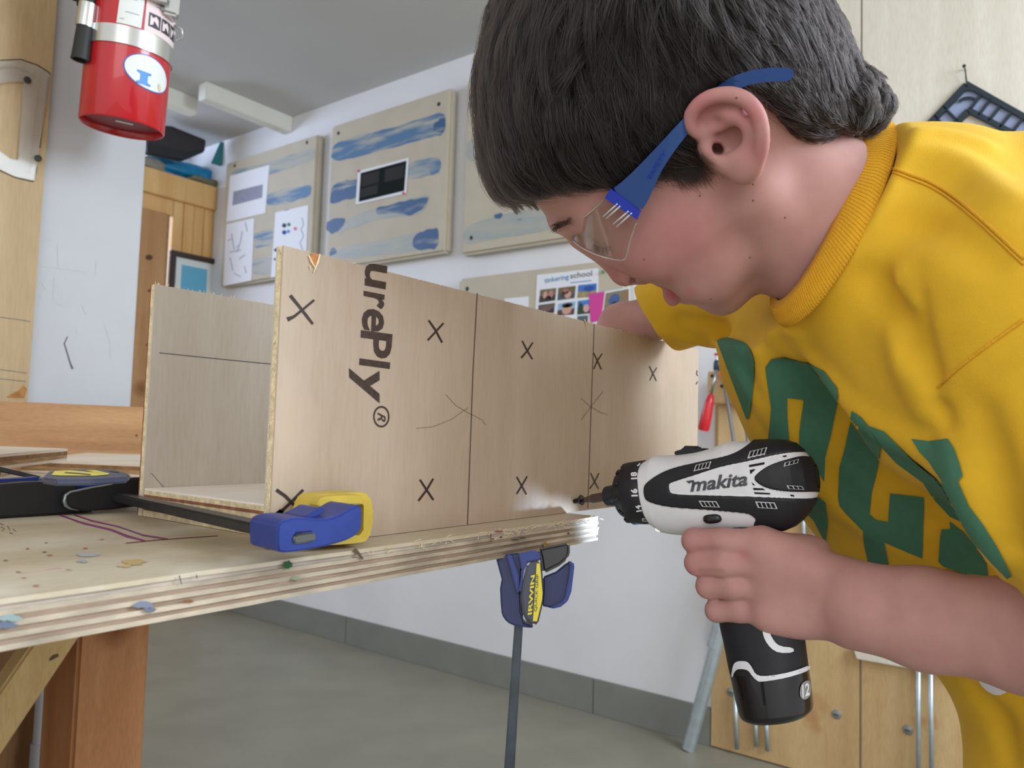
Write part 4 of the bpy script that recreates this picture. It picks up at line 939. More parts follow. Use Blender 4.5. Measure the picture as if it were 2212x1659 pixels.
offcut([(-220, 1005), (-160, 958), (146, 969), (0, 981)], TOP + 0.0345, 0.012, 'pale plywood offcut raised on a block at the left end of the bench')
blk = empty('wood_block', onZ(20, 1010, TOP), 'small dark wood block under the raised offcut', 'block')
prism('block', [onZ(x, y, TOP + 0.0222) for x, y in ((2, 985), (44, 979), (40, 970), (0, 974))], (0, 0, -0.0220), M_fir, blk, 0.0015)
prism('end_grain', [onZ(x, y, TOP + 0.0218) + np.array([0, -0.0016, 0]) for x, y in ((3, 985.5), (43, 979.5), (43, 978.5), (3, 984.5))], (0, 0, -0.021), M_offe, blk)

# ================================================================== plywood box under construction
PF = 0.3362; TH = 0.0062; BXL, BXR = 0.2450, 0.7815; BH = 0.1577
M_face = wood('panel_face', srgb(196, 179, 160), srgb(182, 163, 143), (3.0, 1, 0.35), 5, 0.5, 0.06, blotch=[(7, 0.58, 0.75, srgb(204, 180, 160)), (5, 0.62, 0.8, srgb(204, 186, 154))])
M_face2 = wood('panel_inner', srgb(206, 198, 186), srgb(190, 180, 166), (3.0, 1, 0.35), 5, 0.5, 0.07)
M_inner = wood('panel_white', srgb(246, 240, 232), srgb(238, 228, 216), (0.5, 3, 1), 5, 0.5, 0.05)
M_edge_l = mat('edge_light', srgb(226, 210, 170), 0.8, var=0.25, vscale=180, bump=0.6, bscale=400)
M_edge_d = mat('edge_dark', srgb(150, 96, 70), 0.8, var=0.3, vscale=180, bump=0.4, bscale=400)
M_ink_x = mat('marker_brown', srgb(58, 44, 38), 0.6)
pbox = empty('plywood_box', ((BXL + BXR) / 2, 0.42, TOP), 'half-built plywood box marked with black crosses, clamped on the bench', 'box')
def panel(name, lo, hi, axis, face_lo, face_hi, label=None):
    """panel of three veneers along `axis`, the outer two thin"""
    root = None; t = hi[axis] - lo[axis]; cuts = [0, 0.22 * t, 0.80 * t, t]; ms = [face_lo, M_edge_l, face_hi]; nm = [name, 'core_ply', 'back_ply']
    for i in (0, 1, 2):
        a, c = list(lo), list(hi); a[axis] = lo[axis] + cuts[i] + (0.00002 if i else 0); c[axis] = lo[axis] + cuts[i + 1]
        o = box(nm[i], a, c, ms[i], pbox if i == 0 else root, label=label if i == 0 else None)
        if i == 0: root = o
    return root
z0 = TOP + 0.0003
front = panel('front_panel', (BXL, PF, z0), (BXR, PF + TH, TOP + BH), 1, M_face, M_face2)
BKY = 0.5076; BKX = 0.2680
bh = onX(355, 590, BKX)[2]
back = panel('back_panel', (BKX, BKY, z0), (BXR, BKY + TH, TOP + 0.157), 1, M_face2, M_edge_d)
BZ = 0.0185
bl_ = [('bottom_panel', 0, .004, M_edge_l), ('core_ply', .004, .0062, M_edge_d), ('core_ply', .0062, .0125, M_edge_l), ('core_ply', .0125, .0143, M_edge_d), ('core_ply', .0143, .0172, M_edge_l), ('top_veneer', .0172, .0185, M_inner)]
bot = None
for nm, a, c, m in bl_:
    o = box(nm, (BKX + 0.0005 + random.uniform(0, .0006), PF + TH + 0.0003, z0 + a + .00002), (BXR, BKY - 0.0003, z0 + c), m, pbox if bot is None else bot)
    bot = bot or o
# rough sawn fuzz on the edges of the panels
b = bmesh.new(); r = random.Random(5)
def fuzz(p, d):
    q = p + d; tube_bm([p, p + d * .5 + np.array([r.uniform(-.0004, .0004)] * 3), q], 0.00022, 4, True, b)
for _ in range(70): fuzz(np.array([BKX + r.uniform(0, .30), BKY + r.uniform(0, .002), TOP + 0.1568]), np.array([r.uniform(-.002, .002), r.uniform(-.001, .001), r.uniform(.0005, .0022)]))
for _ in range(60): fuzz(np.array([BXL + r.uniform(0, .5), PF + r.uniform(0, .001), TOP + BH - .0003]), np.array([r.uniform(-.003, .003), -r.uniform(0, .0008), r.uniform(.0002, .0008)]))
for _ in range(60): fuzz(np.array([BXL + .0002, PF + r.uniform(.001, .005), TOP + r.uniform(.02, BH)]), np.array([-r.uniform(.0004, .0012), r.uniform(-.0006, .0006), r.uniform(-.003, .003)]))
from_bm('edge_fuzz', b, mat('fuzz', srgb(232, 218, 186), 0.8), pbox)['kind'] = 'stuff'
def onF(x, y): return onY(x, y, PF - 0.00028)
def xmark(s1, w1, s2, w2):
    b = bmesh.new(); stroke_bm(s1, w1, onF, b)
    for v in b.verts: v.co.y -= 0.0001
    stroke_bm(s2, w2, onF, b); return from_bm('cross_mark', b, M_ink_x, front)
xmark([(627, 638), (645, 660), (662, 682), (676, 700)], [7, 6, 6, 5], [(679, 648), (655, 668), (635, 684), (621, 690)], [5, 5, 6, 10])
xmark([(926, 692), (940, 712), (955, 740)], [4, 4.5, 4], [(958, 698), (940, 718), (924, 735)], [4, 4, 4])
xmark([(1128, 736), (1138, 756), (1150, 776)], [3, 3.5, 3], [(1151, 740), (1140, 757), (1126, 773)], [3, 3.5, 4])
xmark([(1282, 762), (1290, 778), (1299, 798)], [2.6, 3, 2.6], [(1301, 764), (1290, 780), (1283, 797)], [2.6, 3, 2.6])
xmark([(1403, 791), (1410, 806), (1418, 823)], [2.2, 2.6, 2.2], [(1419, 794), (1410, 808), (1404, 822)], [2.2, 2.6, 2.2])
xmark([(597, 1058), (617, 1072), (632, 1088), (650, 1108)], [7, 7, 6, 6], [(655, 1058), (632, 1082), (615, 1098), (596, 1113)], [6, 6, 6, 9])
xmark([(907, 1036), (920, 1056), (936, 1080)], [4, 4.5, 4.5], [(936, 1034), (922, 1058), (904, 1082)], [4, 4.5, 4.5])
xmark([(1116, 1030), (1126, 1048), (1137, 1068)], [3, 3.5, 3.5], [(1139, 1029), (1128, 1048), (1116, 1067)], [3, 3.5, 3.5])
xmark([(1276, 1022), (1284, 1040), (1293, 1056)], [2.4, 2.8, 2.4], [(1294, 1022), (1285, 1040), (1274, 1056)], [2.4, 2.8, 2.4])
from_bm('ink_blot', fill_mesh([[(594, 1108), (604, 1100), (614, 1104), (610, 1113), (598, 1117)]], onF), M_ink_x, front)
for s in ([(1506, 800), (1505, 808), (1507, 812)], [(1507, 824), (1504, 830)]): from_bm('pen_tick', stroke_bm(s, 2.2, onF), M_ink_x, front)
# cut-off printed lettering reading downwards
def upright(name, txt, y0, y1, xb0, xb1, h0, h1, bold=0.02):
    """text running down the panel: baseline on the left side xb, cap height towards the right"""
    def m(x, y, bb):
        t = (x - bb[0]) / (bb[1] - bb[0]); v = (y - bb[2]) / (bb[3] - bb[2])
        py = y0 + (y1 - y0) * t; px = xb0 + (xb1 - xb0) * t + (h0 + (h1 - h0) * t) * v
        return onF(px, py + v * 9)
    return from_bm(name, text_bm(txt, m, 1.0, 0.0, bold), M_ink_print, front)
M_ink_print = mat('panel_print', srgb(70, 54, 46), 0.7, var=0.3, vscale=400)
upright('lettering', 'u', 566, 616, 789, 787, 48, 46, 0.02)
upright('lettering', 'r', 628, 660, 786, 785, 46, 44)
upright('lettering', 'e', 663, 712, 783, 781, 48, 48)
upright('lettering', 'P', 713, 768, 780, 778, 68, 66)
upright('lettering', 'l', 774, 788, 777, 776, 66, 66)
upright('lettering', 'y', 792, 862, 754, 756, 66, 64)
ring = lambda r_: [onF(824 + r_ * .86 * math.cos(a), 900 + r_ * 1.14 * math.sin(a)) for a in np.linspace(0, 6.283, 29)[:-1]]
cin, cout = ring(17), ring(20.5); b = bmesh.new()
A = [b.verts.new(p) for p in cin]; B = [b.verts.new(p) for p in cout]
for i in range(28): b.faces.new([A[i], A[(i + 1) % 28], B[(i + 1) % 28], B[i]])
from_bm('registered_ring', b, M_ink_print, front)
upright('lettering', 'R', 891, 909, 816, 816, 17, 17, 0.01)
# pencil lines
M_pl = mat('pencil_dark', srgb(98, 78, 66), 0.7); M_plf = mat('pencil_faint', srgb(150, 124, 104), 0.7)
from_bm('pencil_line', stroke_bm([(1031, 633), (1022, 800), (1010, 1133)], 2.0, onF), M_pl, front)
from_bm('pencil_line', stroke_bm([(1284, 700), (1278, 860), (1270, 1098)], 1.4, onF), M_pl, front)
for s in ([(900, 925), (935, 922), (975, 906), (1012, 880)], [(963, 852), (985, 876), (1012, 892), (1040, 906), (1050, 918)], [(1255, 860), (1275, 878), (1300, 892), (1310, 894)], [(1303, 846), (1280, 874), (1255, 908)]):
    from_bm('pencil_arc', stroke_bm(s, 1.3, onF), M_plf, front)
def onBk(x, y): return onY(x, y, BKY - 0.0003)
from_bm('pencil_line', stroke_bm([(344, 762), (460, 774), (592, 787)], 1.6, onBk), M_graph, back)
from_bm('pencil_line', stroke_bm([(327, 1022), (356, 1055)], 1.0, onBk), M_graph, back)
# torn chips in the top edge
M_tear = mat('fresh_tear', srgb(196, 132, 78), 0.8, var=0.3, vscale=300); M_sliver = mat('sliver', srgb(234, 214, 178), 0.7)
from_bm('torn_chip', fill_mesh([[(672, 546), (684, 548), (690, 556), (686, 572), (678, 574), (668, 566)]], onF), M_tear, front)
for pts, w in (([(666, 552), (672, 566), (682, 582)], [4, 6, 3]), ([(690, 549), (686, 566), (676, 590)], [4, 6, 2]), ([(1262, 690), (1266, 700), (1268, 716)], [5, 4, 1.5]), ([(1268, 692), (1271, 704)], [4, 2]), ([(1128, 1070), (1136, 1071), (1140, 1068)], [2, 4, 2]), ([(668, 574), (670, 584)], [3, 1.5])):
    P = [onF(x, y) for x, y in pts]; b = tube_bm([p - [0, .0004, 0] for p in P], [k_ * .00011 for k_ in w], 6)
    from_bm('splinter', b, M_sliver, front)

# ================================================================== clamps
M_cblue = mat('clamp_blue', srgb(30, 54, 132), 0.45, var=0.12, vscale=70, bump=0.08, bscale=200)
M_cnavy = mat('clamp_navy', srgb(16, 34, 88), 0.45, var=0.1, vscale=60)
M_cyel = mat('clamp_yellow', srgb(198, 172, 62), 0.45, var=0.12, vscale=60)
M_cblk = mat('clamp_black', srgb(36, 38, 40), 0.42, var=0.15, vscale=30)
M_cbar = mat('blackened_bar', srgb(58, 58, 60), 0.35, 0.5, var=0.25, vscale=90)
M_cyl2 = mat('label_yellow', srgb(222, 208, 40), 0.4); M_plate = mat('label_plate', srgb(62, 66, 84), 0.45)
k1 = empty('bar_clamp', onZ(650, 1200, TOP), 'blue bar clamp lying across the bench, its yellow pad pressing the box', 'clamp')
O1 = at(655, 1162, 0.345); Q1 = np.array([0.2585, 0.489, EYE[2] - 0.0528]); bd = unit(Q1 - O1); upv = np.array([0, 0, 1.0]); upv = unit(upv - np.dot(upv, bd) * bd); rt = unit(np.cross(bd, upv))
if rt[0] < 0: rt = -rt
def L1(r_, u_, f_): return O1 + rt * r_ + upv * u_ + bd * f_
# bar: flat steel through the jaw to the grip at the far end
frame_box('bar', O1, rt, upv, bd, (-0.0052, -0.0026, -0.001), (0.0052, 0.0030, 0.30), M_cbar, k1, 0.0010)
def jz(zx, zy): return (500 + zx / 6.144, 1000 + zy / 6.144)
def jp(zx, zy, f): return onplane(*jz(zx, zy), O1 + bd * f, bd)
def jprism(nm, pts, f0, th, m, bw, rnd=0, holes=(), seg=3):
    P = smooth_poly(pts, rnd) if rnd else pts
    return auto_smooth(prism(nm, [jp(x, y, f0) for x, y in P], bd * th, m, k1, bw, seg, True, None, [[jp(x, y, f0) for x, y in h] for h in holes]), 0.6)
jaw = [(625, 800), (760, 738), (960, 726), (1120, 752), (1240, 752), (1400, 708), (1530, 640), (1640, 572), (1700, 556), (1730, 580), (1738, 700), (1732, 850), (1700, 920), (1600, 1000), (1450, 1058), (1200, 1118), (950, 1165), (760, 1192), (640, 1190), (612, 1150), (610, 900)]
jprism('jaw', jaw, 0.0, 0.028, M_cblue, 0.0016, 1)
jprism('jaw_rib', [(930, 730), (1090, 650), (1180, 590), (1240, 600), (1250, 640), (1180, 690), (1050, 740)], 0.010, 0.020, M_cblue, 0.0012, 1)
jprism('bar_end', [(830, 985), (870, 950), (1000, 932), (1090, 925), (1125, 950), (1130, 1000), (1100, 1040), (960, 1066), (860, 1078), (825, 1050)], -0.0012, 0.004, mat('pin_steel', srgb(98, 102, 100), 0.35, 0.7), 0.0006, 1)
yo = [(1000, 720), (1015, 640), (1050, 550), (1085, 475), (1130, 437), (1220, 415), (1500, 394), (1720, 392), (1800, 415), (1850, 490), (1882, 660), (1872, 820), (1840, 960), (1780, 1040), (1650, 1068), (1400, 1085), (1060, 1090), (1000, 900)]
yi = [(1055, 640), (1085, 530), (1120, 545), (1190, 590), (1740, 545), (1756, 570), (1752, 890), (1700, 960), (1140, 1000), (1070, 900)]
jprism('pad', yo, 0.0360, 0.0160, M_cyel, 0.0, 0, [yi])
jprism('pad_face', [(x * .985 + 24, y * .985 + 12) for x, y in yo], 0.0470, 0.0060, M_cyel, 0.001)
jprism('pad_lip', [(1140, 595), (1150, 530), (1200, 462), (1300, 445), (1700, 425), (1760, 440), (1760, 545), (1600, 555), (1400, 568), (1240, 588)], 0.0250, 0.0090, M_cyel, 0.0016, 1)
# grip end: blue body, label plate, black handle and release lever
def s1(nm, pix, d, th, m, bw=0.002, seg=2): return slab(nm, pix, d, th, m, k1, bw, seg)
pa_, pb_ = at(200, 1080, 0.524), at(0, 1085, 0.480); nh = unit(np.cross(pb_ - pa_, [0, 0, 1.0])); nh = nh if np.dot(nh, ray(150, 1080)) > 0 else -nh
def hp_(nm, pix, off, th, m, bw=0.002, seg=2, rnd=0):
    P = smooth_poly(pix, rnd) if rnd else pix
    return auto_smooth(prism(nm, [onplane(x, y, pa_ + nh * off, nh) for x, y in P], nh * th, m, k1, bw, seg, True), 0.6)
hp_('grip_body', [(60, 1048), (92, 1036), (250, 1034), (310, 1036), (314, 1050), (300, 1080), (120, 1092), (60, 1090)], 0.012, 0.026, M_cblue, 0.003)
hp_('grip_arm', [(-170, 1046), (60, 1033), (95, 1030), (95, 1046), (60, 1046), (-170, 1062)], 0.014, 0.014, M_cblue, 0.003)
hp_('handle', [(-170, 1060), (0, 1047), (60, 1042), (166, 1038), (168, 1066), (206, 1098), (204, 1106), (120, 1112), (0, 1119), (-170, 1131)], 0.0, 0.024, M_cblk, 0.005, 3)
hp_('release_lever', [(139, 1082), (142, 1070), (152, 1063), (200, 1053), (240, 1047), (246, 1039), (262, 1034), (318, 1031), (318, 1084), (296, 1094), (240, 1101), (190, 1105), (150, 1098), (142, 1092)], -0.0075, 0.007, M_cblk, 0.0012, 3)
tube('lever_rim', [onplane(x, y, pa_ - nh * 0.0078, nh) for x, y in ((250, 1037), (240, 1047), (200, 1053), (152, 1063), (142, 1070), (139, 1082), (142, 1092), (150, 1098), (170, 1103))], [.0003, .0005, .0006, .0008, .0010, .0012, .0012, .0008, .0003], mat('worn_edge', srgb(140, 150, 156), 0.35, 0.6), k1, 8)
plz = TOP + 0.0365
plp = [(90, 1031), (104, 1018), (180, 1013.5), (252, 1015.5), (282, 1024), (276, 1030), (200, 1034.5), (120, 1035)]
lp = prism('label_plate', [onZ(x, y, plz) for x, y in plp], (0, 0, -0.0030), M_plate, k1, 0.0008)
pz = lambda x, y: onZ(x, y, plz + 0.0003)
yl = from_bm('yellow_label', fill_mesh([[(111, 1026), (118, 1017.5), (150, 1016), (236, 1023), (234, 1025), (206, 1027.5), (130, 1027)]], pz), M_cyl2, k1)
yl2 = from_bm('yellow_label', fill_mesh([[(184, 1016), (206, 1015.5), (238, 1023), (210, 1021.5)]], pz), M_cyl2, k1)
pz2 = lambda x, y: onZ(x, y, plz + 0.0006)
from_bm('label_print', stroke_bm([(140, 1020), (170, 1022), (196, 1024.5)], 1.6, pz2), M_plate, yl)
from_bm('label_print', stroke_bm([(236, 1017), (248, 1018.5), (258, 1020)], 1.4, pz), M_cnavy, k1)
slab('bar_stub', [(-90, 1000), (0, 1008), (92, 1030), (80, 1036), (0, 1020), (-90, 1008)], 0.575, 0.006, M_cbar, k1, 0.001)

k2 = empty('bar_clamp', at(1120, 1659, 0.50), 'blue and yellow quick-grip clamp hanging under the bench edge on a vertical bar', 'clamp')
D2 = 0.492
def s2_(nm, pix, d, th, m, bw=0.002, seg=2, par=k2, label=None): return slab(nm, [(1040 + x / 6.9125, 1150 + y / 6.9125) for x, y in pix], d, th, m, par, bw, seg, label, n=unit(ray(1130, 1280)))
barp = [(455, 1900), (478, 1390), (505, 900), (618, 900), (600, 1900), (575, 3640), (350, 3640)]
s2_('bar', [(490, 1390), (500, 700), (630, 700), (620, 1390), (475, 3900), (310, 3900)], D2 + 0.012, 0.006, mat('clamp_steel', srgb(56, 64, 70), 0.4, 0.5, var=0.2, vscale=80), 0.001)
s2_('bar_groove', [(552, 1380), (560, 1000), (572, 1000), (568, 1380), (398, 3890), (378, 3890)], D2 + 0.0114, 0.0008, M_cbar, 0)
s2_('grip_body', [(205, 340), (560, 300), (700, 430), (600, 560), (585, 900), (590, 1180), (640, 1350), (750, 1380), (790, 1425), (700, 1425), (500, 1400), (380, 1345), (300, 1230), (285, 1040), (275, 840), (300, 700), (240, 480)], D2 + 0.004, 0.030, M_cnavy, 0.003, 3)
s2_('body_rib', [(375, 330), (440, 320), (560, 640), (570, 900), (540, 930), (440, 560)], D2 + 0.002, 0.010, M_cblue, 0.0015)
s2_('body_rib', [(550, 320), (760, 260), (860, 290), (885, 400), (690, 440), (640, 560), (585, 900), (560, 880), (600, 560), (580, 420)], D2 + 0.001, 0.020, M_cblue, 0.002)
s2_('label_rim', [(685, 445), (885, 405), (915, 640), (925, 930), (905, 1120), (855, 1330), (790, 1420), (690, 1380), (610, 1200), (585, 980), (600, 780), (650, 580)], D2 - 0.0035, 0.012, M_cblk, 0.002)
lpz = s2_('label_plate', [(690, 465), (880, 425), (905, 640), (915, 930), (895, 1110), (845, 1320), (790, 1345), (700, 1320), (630, 1190), (605, 980), (620, 780), (660, 600)], D2 - 0.0045, 0.004, M_plate, 0.001)
n2 = unit(ray(1130, 1280)); p2_ = at(1040 + 760 / 6.9125, 1150 + 900 / 6.9125, D2 - 0.0049)
def on2(x, y, lift=0.0): return onplane(1040 + x / 6.9125, 1150 + y / 6.9125, p2_ - n2 * lift, n2)
from_bm('yellow_stripe', fill_mesh([[(825, 465), (872, 462), (912, 900), (905, 1010), (830, 1330), (768, 1325), (785, 1100)]], on2), M_cyl2, k2)
def q2(name, txt, a, c, e, m, **kw):     # bottom-left, bottom-right, top-left
    n_ = unit(np.cross(on2(*c) - on2(*a), on2(*e) - on2(*a)))
    return quad_text(name, txt, on2(*a, .0003), on2(*c, .0003), on2(*e, .0003), m, k2, **kw)
q2('lettering', 'IRWIN', (752, 1222), (800, 632), (690, 1236), M_cyl2, bold=0.03, lift=0.0002, label='yellow lettering')
q2('lettering', 'QUICK·GRIP', (832, 1178), (864, 622), (786, 1182), mat('label_black', srgb(40, 48, 30), 0.5), bold=0.0, lift=0.0003, label='black lettering')
s2_('upper_jaw', [(830, 240), (1320, 140), (1325, 300), (1290, 400), (1180, 490), (940, 610), (905, 560), (885, 400), (860, 300)], D2 + 0.006, 0.022, M_cblk, 0.0025, 3)
s2_('trigger', [(920, 660), (1120, 580), (1250, 470), (1320, 430), (1370, 445), (1390, 490), (1370, 640), (1340, 880), (1290, 1020), (1190, 1110), (1080, 1138), (900, 1100), (915, 930)], D2 + 0.010, 0.020, M_cnavy, 0.003, 3)
s2_('trigger_rim', [(1290, 425), (1370, 440), (1392, 490), (1345, 880), (1290, 1030), (1180, 1115), (1080, 1138), (1000, 1125), (1110, 1085), (1200, 1040), (1250, 960), (1300, 700), (1330, 500)], D2 + 0.005, 0.010, M_cblue, 0.002)
# jaw out of sight under the bench that the bar hangs from

# ================================================================== the boy
M_skin = bpy.data.materials.new('skin'); M_skin.use_nodes = True
def _skin():
    nt = M_skin.node_tree; N = nt.nodes; L = nt.links; p = N['Principled BSDF']
    a = N.new('ShaderNodeAttribute'); a.attribute_name = 'flush'
    tc = N.new('ShaderNodeTexCoord'); n = N.new('ShaderNodeTexNoise'); n.inputs['Scale'].default_value = 45; n.inputs['Detail'].default_value = 6; L.new(tc.outputs['Object'], n.inputs['Vector'])
    r = N.new('ShaderNodeValToRGB'); r.color_ramp.elements[0].position = 0.3; r.color_ramp.elements[0].color = srgb(182, 137, 131); r.color_ramp.elements[1].position = 0.7; r.color_ramp.elements[1].color = srgb(194, 150, 142)
    L.new(n.outputs['Fac'], r.inputs['Fac'])
    mx = N.new('ShaderNodeMix'); mx.data_type = 'RGBA'; L.new(a.outputs['Fac'], mx.inputs[0]); L.new(r.outputs['Color'], mx.inputs[6]); mx.inputs[7].default_value = srgb(186, 108, 114)
    L.new(mx.outputs[2], p.inputs['Base Color']); p.inputs['Roughness'].default_value = 0.58; p.inputs['Specular IOR Level'].default_value = 0.22
    p.inputs['Subsurface Weight'].default_value = 0.25; p.inputs['Subsurface Radius'].default_value = (1, 0.4, 0.25); p.inputs['Subsurface Scale'].default_value = 0.004
    n2 = N.new('ShaderNodeTexNoise'); n2.inputs['Scale'].default_value = 900; L.new(tc.outputs['Object'], n2.inputs['Vector']); b = N.new('ShaderNodeBump'); b.inputs['Strength'].default_value = 0.08; b.inputs['Distance'].default_value = 0.0006; L.new(n2.outputs['Fac'], b.inputs['Height']); L.new(b.outputs[0], p.inputs['Normal'])
_skin()
# --- head frame (camera axes): F face forward, U crown, S the boy's left side, towards the camera
DM = 0.49; HC = cc(1450, 250, DM); _v = unit(HC)
_ex = unit(np.array([1.0, 0, 0]) - _v[0] * _v); _ey = unit(np.cross(_v, _ex))
if _ey[1] < 0: _ey = -_ey
PIT = math.radians(52); F0 = -math.cos(PIT) * _ex + math.sin(PIT) * _ey; HU = -math.sin(PIT) * _ex - math.cos(PIT) * _ey
PSI = math.radians(4); HF = math.cos(PSI) * F0 + math.sin(PSI) * _v; HS = -math.cos(PSI) * _v + math.sin(PSI) * F0
def hq(px, py, s=0.0):
    r = cc(px, py, 1.0); p0 = HC + HS * s; return r * (np.dot(p0, HS) / np.dot(r, HS))
def fu(P): q = P - HC; return np.stack([q @ HF, q @ HU], 1)
def inflate(poly_px, wtab, D, smooth_it=2):
    pl2 = smooth_poly(fu(np.array([hq(x, y) for x, y in poly_px])), smooth_it); bs, ws = zip(*wtab)
    lo2, hi2 = pl2.min(0), pl2.max(0)
    def f(P):
        q = fu(P); s = np.abs((P - HC) @ HS); W = np.interp(q[:, 1], bs, ws)
        d = -poly_sd(q, pl2); qq = np.clip((D - d) / D, 0, None); t = s / W
        return (np.sqrt(qq * qq + t * t) - 1) * np.minimum(W, D) * 0.9
    wm = max(ws); cs = [HC + HF * a + HU * b + HS * c for a in (lo2[0], hi2[0]) for b in (lo2[1], hi2[1]) for c in (-wm, wm)]
    return f, np.min(cs, 0), np.max(cs, 0)
skull_px = [(1226, 507), (1201, 477), (1160, 430), (1132, 362), (1115, 270), (1110, 170), (1130, 70), (1175, -25), (1250, -105), (1345, -155), (1455, -170), (1560, -150), (1650, -100), (1725, -25), (1775, 60), (1800, 150), (1790, 240), (1750, 340), (1712, 430), (1690, 510), (1668, 570), (1636, 628), (1598, 664), (1560, 674), (1515, 664), (1487, 645), (1462, 622), (1432, 612), (1402, 604), (1350, 584), (1295, 556), (1250, 528)]
WTAB = [(-0.14, 0.030), (-0.12, 0.038), (-0.095, 0.048), (-0.06, 0.057), (-0.02, 0.064), (0.02, 0.069), (0.06, 0.0715), (0.10, 0.068), (0.14, 0.05)]
body = Field()
f_, lo_, hi_ = inflate(skull_px, WTAB, 0.058); body.op('+', f_, lo_, hi_, 0.0)
# neck into the chest
neckA, neckB = hq(1545, 300), cc(1880, 565, 0.500)
body.cap(neckA, neckB, 0.047, 0.055, 0.014)
body.cap(hq(1640, 430, 0.046), cc(1760, 640, 0.49), 0.014, 0.012, 0.016)     # strap muscle from behind the ear
# nose
body.chain([hq(1246, 520), hq(1298, 551), hq(1336, 582)], [0.0046, 0.0056, 0.0074], 0.007)
body.sph(hq(1346, 594), 0.0074, 0.005); body.chain([hq(1352, 602), hq(1392, 602)], [0.0042, 0.0042], 0.004)
for s in (-1, 1): body.ell(hq(1365, 592, 0.0095 * s), [HF, HU, HS], (0.0088, 0.0072, 0.0070), 0.003)
body.ell(hq(1367, 605, 0.0125), [HF - HU * .9, HU + HF * .9, HS], (0.0042, 0.0019, 0.0042), 0.0012, '-')
body.ell(hq(1362, 609, -0.006), [HF, HU, HS], (0.0042, 0.0022, 0.0030), 0.0015, '-')
body.chain([hq(1388, 580, 0.0185), hq(1402, 594, 0.0200)], [0.0012, 0.0012], 0.003, '-')   # fold beside the nostril
# brow, eye, cheek
body.chain([hq(1206, 480, 0.004), hq(1228, 468, 0.018), hq(1266, 446, 0.036)], [0.006, 0.007, 0.006], 0.010)
body.ell(hq(1284, 517, 0.032), [HF, HU, HS], (0.013, 0.010, 0.012), 0.010, '-')
body.ell(hq(1299, 512, 0.0265), [HF, HU, HS], (0.0120, 0.0110, 0.0125), 0.003)               # lowered lid over the eyeball
body.chain([hq(1283, 526, 0.036), hq(1300, 534, 0.0385), hq(1318, 530, 0.0395)], [0.0008, 0.0010, 0.0006], 0.0012, '-')
body.ell(hq(1440, 505, 0.040), [HF, HU, HS], (0.030, 0.026, 0.018), 0.016)
body.ell(hq(1535, 572, 0.032), [HF, HU, HS], (0.026, 0.018, 0.014), 0.014)
# mouth: parted lips, tongue tip between them
body.chain([hq(1428, 604, 0.0), hq(1442, 600, 0.012), hq(1472, 604, 0.022)], [0.0050, 0.0046, 0.0025], 0.005)
body.chain([hq(1482, 642, 0.0), hq(1490, 634, 0.012), hq(1496, 618, 0.022)], [0.0052, 0.0048, 0.0024], 0.005)
body.chain([hq(1449, 626, 0.0), hq(1462, 618, 0.014), hq(1488, 608, 0.0250)], [0.0022, 0.0022, 0.0012], 0.002, '-')
body.ell(hq(1453, 631, 0.003), [HF + HU * -1.0, HF + HU, HS], (0.0098, 0.0068, 0.0105), 0.002)
body.ell(hq(1558, 642, 0.0), [HF, HU, HS], (0.0095, 0.0095, 0.014), 0.008)
